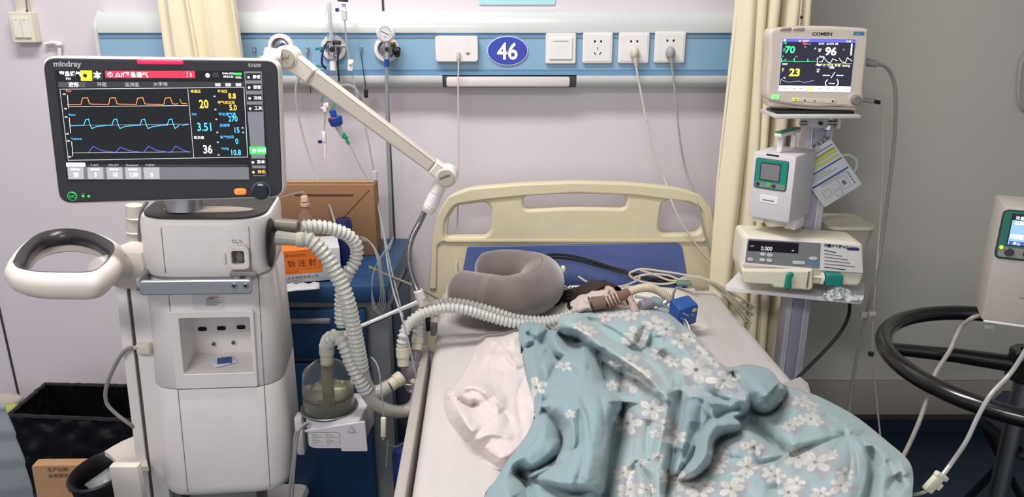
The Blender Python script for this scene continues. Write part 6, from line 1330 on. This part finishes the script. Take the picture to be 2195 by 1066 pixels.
ang = math.atan2((A-D_c).y, (A-D_c).x); k.text('使用说明', *cp_(.55, .06), .012, -.0012, ink, bold=.0003, rot=ang); k.text('CUFFPRESS', *cp_(.25, .12), .010, -.0012, mat('card_blue_text', (60, 100, 150), .5), rot=ang); k.build('print', cd_)
k = MB(); k.tube(smooth_path([at(1798, 334, SY+.01), at(1822, 334, SY+.01), at(1836, 348, SY+.01), at(1832, 366, SY+.01), at(1820, 372, SY+.01)]), .0055, mat('pale_mint', (190, 196, 180), .35), 10); k.build('side_hook', st)
cable('black_power_cable', [at(1822, 650, SY+.02), at(1818, 680, SY), at(1800, 715, SY-.02), at(1765, 755, SY-.03), at(1735, 785, SY-.04), at(1708, 812, SY-.05)], .0048, blackc, 'black cable hanging from under the tray toward the bed edge', 'cable')

# ============================================================ FAR RIGHT: second pump, ring, folding chair
RY = -.86
rc = pz(2204, 778, .665); rr = 232/F*(rc-CAMP).length*.98
ring = thing('ring_stand', (rc.x, rc.y, 0), 'black ring-topped stand with a spoke at the right edge', 'stand')
bk = mat('glossy_black', (20, 18, 18), .22, coat=.5)
k = MB(); pts = [rc+Vector((rr*math.cos(a), rr*math.sin(a), 0)) for a in [2*PI*i/72 for i in range(73)]]; k.tube(pts, .019, bk, 14, caps=False); k.build('ring', ring)
for a in (163, 283, 43): k = MB(); e = rc+Vector((rr*math.cos(math.radians(a)), rr*math.sin(math.radians(a)), -.004)); k.tube([e, e.lerp(rc, .5), rc+Vector((0, 0, -.008))], lambda t_: .013+.006*t_, bk, 12, flat=1.2); k.build('spoke', ring)
k = MB(); k.cyl(rc+Vector((0, 0, .03)), Vector((rc.x, rc.y, .08)), .02, steel, 16); k.cyl(rc+Vector((0, 0, -.04)), rc+Vector((0, 0, .03)), .04, bk, 24, bev=.005); k.build('post', ring)
for a in range(5):
    an = math.radians(20+72*a); k = MB(); e = Vector((rc.x+.28*math.cos(an), rc.y+.28*math.sin(an), .06)); k.tube([Vector((rc.x, rc.y, .09)), e], .015, bk, 10); k.cyl(e+Vector((-.01, 0, -.03)), e+Vector((.01, 0, -.03)), .028, darker, 14, bev=.003); k.build('base_leg', ring)
pb1 = at(2150, 699, RY); hq = at(2150, 441, RY).z-pb1.z; pw2 = mat('pump_warm_white', (184, 176, 168), .42)
GMy = -24; w2_ = .165; GM = frame(at(2103, 690, RY), GMy); tt_ = thing('infusion_pump', at(2103, 700, RY), 'white pump with teal panel cut off by the right edge of view', 'pump')
gx_ = lambda u, v, off=0.0: on(GM, u, v, off)
xl_, zb_ = gx_(2103, 686); zt_ = gx_(2143, 441)[1]; zb_ += 0
k = MB(GM); k.box((xl_+w2_/2, .055, (zb_+zt_)/2), (w2_, .11, zt_-zb_), pw2, .004); k.build('housing', tt_)
k = MB(GM); xt, ztp = gx_(2158, 452); k.prism(rrect(xt-.006, ztp-.100, xt+.12, ztp+.003, .012), -.002, .003, mat('panel_rim2', (48, 54, 54), .4), .001); k.prism(rrect(xt-.003, ztp-.097, xt+.117, ztp, .010), -.003, .003, mat('teal_dark', (42, 112, 96), .4), .001); k.flat(rrect(xt-.001, ztp-.095, xt+.115, ztp-.074, .006), -.0033, mat('panel_stone', (142, 138, 130), .4)); k.build('front_panel', tt_)
xs, zs2 = gx_(2177, 461); k = MB(GM); k.rect(xs-.006, ztp-.070, xs+.09, zs2+.003, -.0034, darker); k.rect(xs-.004, ztp-.068, xs+.088, zs2, -.0038, EM('lcd_blue', (120, 150, 200), .8)); k.rect(xs-.004, zs2-.010, xs+.088, zs2, -.0041, darker); k.rect(xs-.002, ztp-.055, xs+.02, ztp-.046, -.0042, W_); k.rect(xs-.002, ztp-.068, xs+.088, ztp-.060, -.0042, EM('lcd_navy', (60, 84, 150), .6))
k.text('流量 25.0', xs, zs2-.008, .008, -.0043, W_); k.text('总量mL', xs, zs2-.018, .008, -.0043, W_); k.text('停止', xs+.004, ztp-.067, .007, -.0045, W_); k.text('剩余', xs, ztp-.054, .007, -.0045, darker); k.build('screen', tt_)
k = MB(GM); k.cyl((xt+.003, -.003, ztp-.075), (xt+.003, -.005, ztp-.075), .0035, mat('led_lime', (190, 230, 50), .4, emit=.8), 14); k.build('indicator_light', tt_)
for x in (xt+.018, xt+.050): k = MB(GM); k.cyl((x, -.003, ztp-.084), (x, -.006, ztp-.084), .0085, dark, 20, bev=.001); k.build('button', tt_)
k = MB(GM); k.text('MEDICAP', xl_+.064, zb_+.068, .010, -.0005, ink, bold=.0001); k.rect(xl_+.058, zb_+.058, xl_+.11, zb_+.0605, -.0005, inkg); k.build('lettering', tt_)
k = MB(GM); k.box((xl_+.06, .05, zb_-.002), (.11, .10, .006), white, .002); k.box((xl_+.022, .03, zb_-.014), (.018, .03, .022), mat('foot_green', (170, 176, 166), .5), .003); k.build('base_foot', tt_)
k = MB(); p = Vector((rc.x, rc.y, 0)); q_ = GM @ Vector((xl_+.11, .06, zb_)); k.cyl(q_+Vector((0, 0, -.10)), q_+Vector((0, 0, .0)), .012, steel, 12); k.tube([q_+Vector((0, 0, -.075)), rc], .010, bk, 10); k.build('bracket', ring)
# folding chair
ch = thing('folding_chair', (at(2160, 900, -.75).x, -.75, 0), 'black folding chair with dark navy seat at lower right', 'chair')
nv_ = mat('navy_seat', (26, 32, 54), .6, noise=.1); SZ = .46
sp_ = [pz(u, v, SZ) for u, v in ((2098, 886), (2150, 838), (2300, 840), (2330, 985), (2195, 962))]
k = MB(); n = 5; k.add([p for p in sp_]+[p-Vector((0, 0, .03)) for p in sp_], [list(range(5))[::-1], list(range(5, 10))]+[[i, (i+1) % 5, 5+(i+1) % 5, 5+i] for i in range(5)], nv_, False); k.build('seat', ch)
k = MB(); k.tube([p-Vector((0, 0, .02)) for p in sp_+[sp_[0]]], .010, darker, 8); k.box(at(2085, 865, -.72), (.05, .03, .025), darker, .004); k.build('seat_frame', ch)
ft = lambda u, v, z=.01: pz(u, v, z)
for a_, b_ in (((2098, 890, SZ-.02), (2215, 1120, .02)), ((2185, 955, SZ-.02), (2060, 1085, .02)), ((2260, 845, SZ-.02), (2420, 1120, .02)), ((2330, 985, SZ-.02), (2200, 1180, .02))):
    k = MB(); p0, p1 = pz(a_[0], a_[1], a_[2]), pz(b_[0], b_[1], b_[2]); k.tube([p0, p1], .010, darker, 10); k.build('leg', ch)
# tubes at right
cable('feeding_tube', [at(2106, 676, RY+.06), at(2084, 682, RY+.06), at(2062, 700, RY+.08), at(2048, 725, RY+.08), at(2036, 752, RY+.07), at(2006, 800, RY+.02), at(1990, 845, RY), at(1972, 900, RY-.02), at(1948, 955, RY-.03), at(1925, 1000, RY-.04)], .0048, mat('tube_taupe', (164, 158, 146), .35), 'grey-beige tube curving from behind the right pump to the duvet', 'tube')
cable('infusion_line', [at(2215, 720, -1.12), at(2192, 762, -1.12), at(2165, 802, -1.12), at(2125, 845, -1.13), at(2098, 890, -1.14), at(2072, 945, -1.15), at(2042, 990, -1.15), at(2018, 1022, -1.16)], .0038, mat('line_clear', (196, 194, 190), .2, trans=.4), 'clear line crossing in front of the black ring down to white clamp', 'tube')
k = MB(); M_c = Matrix.Translation(at(2001, 1036, -1.17)) @ Matrix.Rotation(.55, 4, 'Y'); k.M = M_c
k.box((0, 0, -.002), (.018, .012, .034), creamw, .003); k.box((.002, 0, .018), (.026, .011, .010), creamw, .003); k.box((.013, 0, .0), (.006, .010, .014), creamw, .002); k.build('c', None) if 0 else tag(k.build('line_clamp'), 'white roller clamp on the clear line at the lower right', 'clamp')
cable('infusion_line', [at(1992, 1050, -1.17), at(1975, 1058, -1.17), at(1952, 1062, -1.16), at(1930, 1064, -1.14)], .0032, mat('line_clear', (196, 194, 190), .2, trans=.4), 'short blue-grey line between white clamp and the duvet corner', 'tube')

cable('hanging_line', [at(2235, 60, -.012), at(2215, 90, -.012), at(2192, 130, -.012), at(2184, 180, -.012), at(2188, 225, -.012), at(2215, 250, -.012)], .005, mat('line_clear', (196, 194, 190), .2, trans=.4), 'pale line loop on the grey wall entering the view at the upper right edge', 'tube')
# ============================================================ INFUSION LINES IN THE MIDDLE
IY = -.13
iv = thing('infusion_set', at(738, 10, IY), 'clear infusion line hanging over the rail with drip chamber and roller clamp', 'infusion line')
k = MB(); k.cyl(at(735, 4, IY), at(735, -2, IY), .015, dark, 16); k.cyl(at(737, 8, IY), at(738, 24, IY), .0055, white, 12); k.cyl(at(738, 22, IY), at(739, 44, IY), .0075, mat('chamber_pale', (222, 222, 224), .2, trans=.3), 14, bev=.002); k.build('drip_chamber', iv)
k = MB(); k.box(at(723, 21, IY), (.010, .008, .010), navyp, .002); k.box(at(731, 21, IY), (.012, .006, .008), white, .002); k.build('air_vent', iv)
k = MB(); k.tube(smooth_path([at(739, 44, IY), at(742, 80, IY), at(748, 125, IY), at(753, 150, IY), at(760, 185, IY), at(768, 215, IY), at(778, 250, IY), at(790, 305, IY), at(800, 360, IY), at(804, 380, IY)]), .0026, tubem, 8); k.tube(smooth_path([at(807, 424, IY), at(812, 450, -.2), at(822, 500, -.3), at(830, 560, -.45), at(842, 620, -.6), at(858, 670, -.72), at(872, 720, -.74), at(888, 790, -.74), at(893, 830, -.73)]), .0022, tubem, 8); k.build('line', iv)
k = MB(); k.box(at(752, 140, IY-.005), (.016, .014, .032), white, .003, R=Matrix.Rotation(.12, 3, 'Y')); k.cyl(at(749, 136, IY-.012), at(755, 137, IY-.012), .005, white, 12); k.build('roller_clamp', iv)
k = MB(); k.cyl(at(803, 366, IY), at(804, 386, IY), .0085, mat('chamber_pale', (222, 222, 224), .2, trans=.3), 14, bev=.002); k.cyl(at(804, 386, IY), at(806, 412, IY), .0065, clear, 14); k.cyl(at(806, 408, IY), at(807, 420, IY), .0075, white, 14, .003, bev=.001); k.build('filter_chamber', iv)
lp = thing('looped_infusion_line', at(697, 330, IY-.03), 'short looped clear line with white clips beside the blue connector', 'infusion line')
k = MB(); Yl = IY-.03; k.tube(smooth_path([at(699, 222, Yl), at(705, 205, Yl), at(722, 187, Yl), at(745, 182, Yl), at(762, 190, Yl), at(770, 205, Yl), at(776, 222, Yl+.02)]), .003, tubem, 8); k.build('line', lp)
k = MB(); k.tube(smooth_path([at(697, 240, Yl), at(696, 260, Yl), at(695, 282, Yl)]), .0026, tubem, 8); k.build('lower_line', lp)
k = MB(); k.tube(smooth_path([at(696, 305, Yl), at(697, 325, Yl), at(697, 338, Yl)]), .0036, white, 8); k.build('line_tip', lp)
k = MB(); k.cyl(at(697, 222, Yl), at(697, 240, Yl), .0055, white, 12, bev=.001); k.box(at(694, 232, Yl), (.016, .008, .006), white, .002); k.box(at(702, 225, Yl), (.008, .008, .014), white, .002); k.build('slide_clip', lp)
k = MB(); k.box(at(695, 293, Yl), (.011, .012, .032), white, .003); k.box(at(686, 304, Yl), (.012, .007, .009), navyp, .002); k.build('injection_port', lp)
bc_ = thing('blue_line_connector', at(722, 262, IY-.02), 'bright blue cap connector with green tip on a clear line below the flowmeter', 'connector')
Yb = IY-.02
k = MB(); k.cyl(at(712, 236, Yb), at(716, 250, Yb), .0095, bluep, 16, bev=.002); k.cyl(at(717, 250, Yb), at(723, 270, Yb), .021, bluep, 24, .018, bev=.004); k.box(at(713, 254, Yb-.018), (.012, .006, .008), mat('rust_mark', (150, 70, 60), .5), .002); k.build('cap_body', bc_)
k = MB(); k.cyl(at(724, 270, Yb), at(734, 292, Yb), .010, tubem, 16, .005); k.build('clear_cone', bc_)
k = MB(); k.cyl(at(735, 286, Yb), at(741, 296, Yb), .006, greenp, 12, bev=.001); k.cyl(at(740, 295, Yb), at(748, 309, Yb), .004, greenp, 12, .005, bev=.001); k.box(at(740, 295, Yb), (.018, .006, .005), greenp, .001); k.build('green_tip', bc_)
k = MB(); k.tube(smooth_path([at(748, 309, Yb), at(760, 332, Yb), at(775, 362, Yb), at(792, 392, Yb), at(806, 424, Yb), at(818, 470, -.2), at(835, 560, -.35), at(852, 630, -.5), at(864, 680, -.6)]), .0022, tubem, 8); k.build('line', bc_)
gt = mat('green_clear', (130, 180, 160), .15, trans=.5, ior=1.3)
k = MB()
for (a_, b_) in (((690, 176), (702, 215)), ((702, 178), (688, 218)), ((684, 190), (712, 205)), ((706, 222), (722, 232)), ((722, 218), (708, 236))): k.cyl(at(*a_, IY+.02), at(*b_, IY+.02), .003, gt, 8)
k.cyl(at(690, 184, IY+.02), at(700, 200, IY+.02), .008, clear, 12); k.cyl(at(693, 188, IY+.01), at(698, 196, IY+.01), .0045, white, 10); k.build('mask_frame', bc_)
cable('oxygen_tube', [at(640, 163, -.07), at(634, 190, -.08), at(638, 240, -.09), at(652, 300, -.10), at(668, 350, -.12), at(690, 408, -.16), at(706, 440, -.2), at(718, 478, -.24)], .0033, tubem, 'thin clear tube hanging left of the flowmeter down to cardboard box', 'tube')
cl2 = thing('pinch_clamp_line', at(822, 940, -.68), 'thin line with slim white pinch clamp hanging before the smooth hose bend', 'tube')
k = MB(); k.tube(smooth_path([at(796, 766, -.80), at(806, 778, -.81), at(813, 800, -.82), at(818, 840, -.82), at(823, 892, -.82)]), .0016, tubem, 6); k.tube(smooth_path([at(821, 942, -.82), at(834, 956, -.78), at(852, 958, -.74), at(872, 945, -.70), at(886, 925, -.68), at(892, 880, -.68)]), .0025, cordg, 6); k.tube([at(832, 945, -.80), at(828, 1000, -.80)], .0012, tubem, 6); k.build('line', cl2)
k = MB(); k.box(at(822, 916, -.82), (.012, .010, .050), creamw, .003, R=Matrix.Rotation(.06, 3, 'Y')); k.build('pinch_clamp', cl2)
cable('bed_cable', [at(790, 572, -.44), at(830, 590, -.44), at(870, 606, -.43), at(905, 622, -.42), at(940, 642, -.40)], .0035, mat('taupe_cable', (140, 132, 122), .4), 'grey-brown cable running from the cabinet corner to the headboard base', 'cable')
k = MB(); c = at(872, 1010, -.62); k.lathe([(0, -.07), (.030, -.07), (.036, -.05), (.036, .05), (.030, .07), (.012, .075), (0, .076)], c, mat('deep_blue_can', (22, 50, 110), .4), seg=24); k.tube([c+Vector((0, 0, .075)), Vector((c.x+.02, c.y, .43))], .004, darker, 6); tag(k.build('drain_container'), 'dark blue container hanging low in the shade beside the bed frame', 'container')

# ============================================================ LOWER LEFT
BZ = .27
bg = mat('black_bin_bag', (14, 14, 16), .22, noise=.2, bump=.6, bscale=40)
bl_, fl_ = pz(97, 825, BZ), pz(18, 892, BZ); br_, fr_ = pz(330, 830, BZ), pz(340, 905, BZ)
bin_ = thing('waste_bin', ((fl_.x+br_.x)/2, (fl_.y+br_.y)/2, 0), 'waste bin lined with a shiny black bag at lower left', 'bin')
def wallgrid(p, q_, z0, z1, amp, nx, nz, seed, out):
    vs = []; fs = []
    for j in range(nz+1):
        for i in range(nx+1):
            s, t_ = i/nx, j/nz; b_ = p.lerp(q_, s); b_.z = z0+(z1-z0)*t_; nn = MN.noise(Vector((s*11+seed, t_*5, seed)))+.5*MN.noise(Vector((s*26+t_*14, t_*9, seed+3)))
            vs.append(b_+out*amp*nn*(1 if 0 < j < nz else .3))
    for j in range(nz):
        for i in range(nx): a = j*(nx+1)+i; fs.append([a, a+1, a+nx+2, a+nx+1])
    return vs, fs
k = MB(); k.v = []
P4 = [fl_, fr_, br_, bl_]
for i in range(4):
    p, q_ = P4[i].copy(), P4[(i+1) % 4].copy(); d = (q_-p).normalized(); o2 = Vector((d.y, -d.x, 0))
    vs, fs = wallgrid(p+o2*.006, q_+o2*.006, BZ-.20, BZ, .014, 40, 16, i*3.1, o2); k.add(vs, fs, bg, True)
    vs, fs = wallgrid(p-o2*.010, q_-o2*.010, BZ-.24, BZ, .010, 40, 12, i*3.1+1, o2); k.add(vs, [f[::-1] for f in fs], bg, True)
    pts = [p+(q_-p)*(j/20)+o2*.002*MN.noise(Vector((j*.9, i, 0)))*3 for j in range(21)]; k.tube(pts, .008, bg, 8)
o = k.build('bag', bin_, sharp=0)
k = MB(); c = sum(P4, Vector())/4
for i in range(4):
    p, q_ = P4[i].lerp(c, .05), P4[(i+1) % 4].lerp(c, .05); k.add([(p.x, p.y, 0), (q_.x, q_.y, 0), (q_.x, q_.y, BZ-.02), (p.x, p.y, BZ-.02)], [[0, 1, 2, 3]], darker, False)
k.add([(p.lerp(c, .05).x, p.lerp(c, .05).y, .004) for p in P4], [[0, 1, 2, 3]], darker, False); o = k.build('bin_body', bin_)
# cardboard carton low left
CX = frame(at(150, 1010, -.66), 6, 2, 0); k0, k1 = on(CX, 66, 998), on(CX, 220, 996)
t = thing('floor_carton', at(150, 1060, -.60) * 1.0, 'tan cardboard carton with printed characters on the floor before the bin', 'box')
zlow = -(CX.translation.z)+.0
k = MB(CX); k.prism(roundpoly([(k0[0], zlow+.006), (k1[0]+.02, zlow+.006), (k1[0]+.006, k1[1]-.03), (k1[0]-.012, k1[1]), (k0[0], k0[1])], [.002, .002, .01, .02, .01], 5), 0, .03, mat('carton_tan', (178, 138, 102), .8, noise=.06), .003); k.build('carton', t)
k = MB(CX); x, z = on(CX, 102, 1011); k.text('生产日期:', x, z, .0125, -.0012, mat('print_brown_dark', (110, 78, 56), .7), bold=.0002); x, z = on(CX, 104, 1024); k.text('有效期至:', x, z, .0125, -.0012, mat('print_brown_dark', (110, 78, 56), .7), bold=.0002); x, z = on(CX, 146, 1056); k.text('▼◣', x, z, .012, -.0012, ink); k.build('print', t)
# draped pale blue-grey cloth
k = MB(); gb = mat('blue_grey_cloth', (150, 160, 172), .85, noise=.03, bump=.1, bscale=300); vs = []; fs = []; NX, NY = 26, 30
cc_ = [(-150, 850), (0, 872), (22, 905), (42, 960), (58, 1020), (72, 1090), (84, 1170)]
edge_ = crom(cc_[1:], 5)
for j in range(NY+1):
    t_ = j/NY; u_e = 4+ (edge_[min(len(edge_)-1, int(t_*(len(edge_)-1)))][0]); v_ = 868+t_*300
    for i in range(NX+1):
        s = i/NX; yb = -1.28-.10*s*(1-s)*2+.02*math.sin(s*9)+(.16*(s**5)); p = at(u_e-(1-s)*240, v_-10*(1-s)*0+12*math.sin(s*3), yb); vs.append(p)
for j in range(NY):
    for i in range(NX): a = j*(NX+1)+i; fs.append([a, a+NX+1, a+NX+2, a+1])
k.add(vs, fs, gb, True); o = k.build('draped_cover', sharp=0); md = o.modifiers.new('s', 'SOLIDIFY'); md.thickness = .012; md.offset = 0; tag(o, 'pale blue-grey cloth cover cut off at the bottom left corner', 'cover')
k = MB(); c = at(22, 876, -.12); k.ell(c, (.035, .03, .02), mat('lime_cloth', (168, 170, 92), .8, noise=.1), warp=lambda p: p*(1+.2*MN.noise(p*50))); k.ell(at(14, 858, -.10), (.05, .03, .025), mat('grey_beige_cloth', (176, 168, 160), .85), warp=lambda p: p*(1+.2*MN.noise(p*40))); k.cyl((c.x, c.y, 0), (c.x, c.y, c.z), .03, mat('grey_beige_cloth', (176, 168, 160), .85), 14); tag(k.build('folded_rag'), 'yellow-green and grey rag by the wall behind the bin', 'rag')
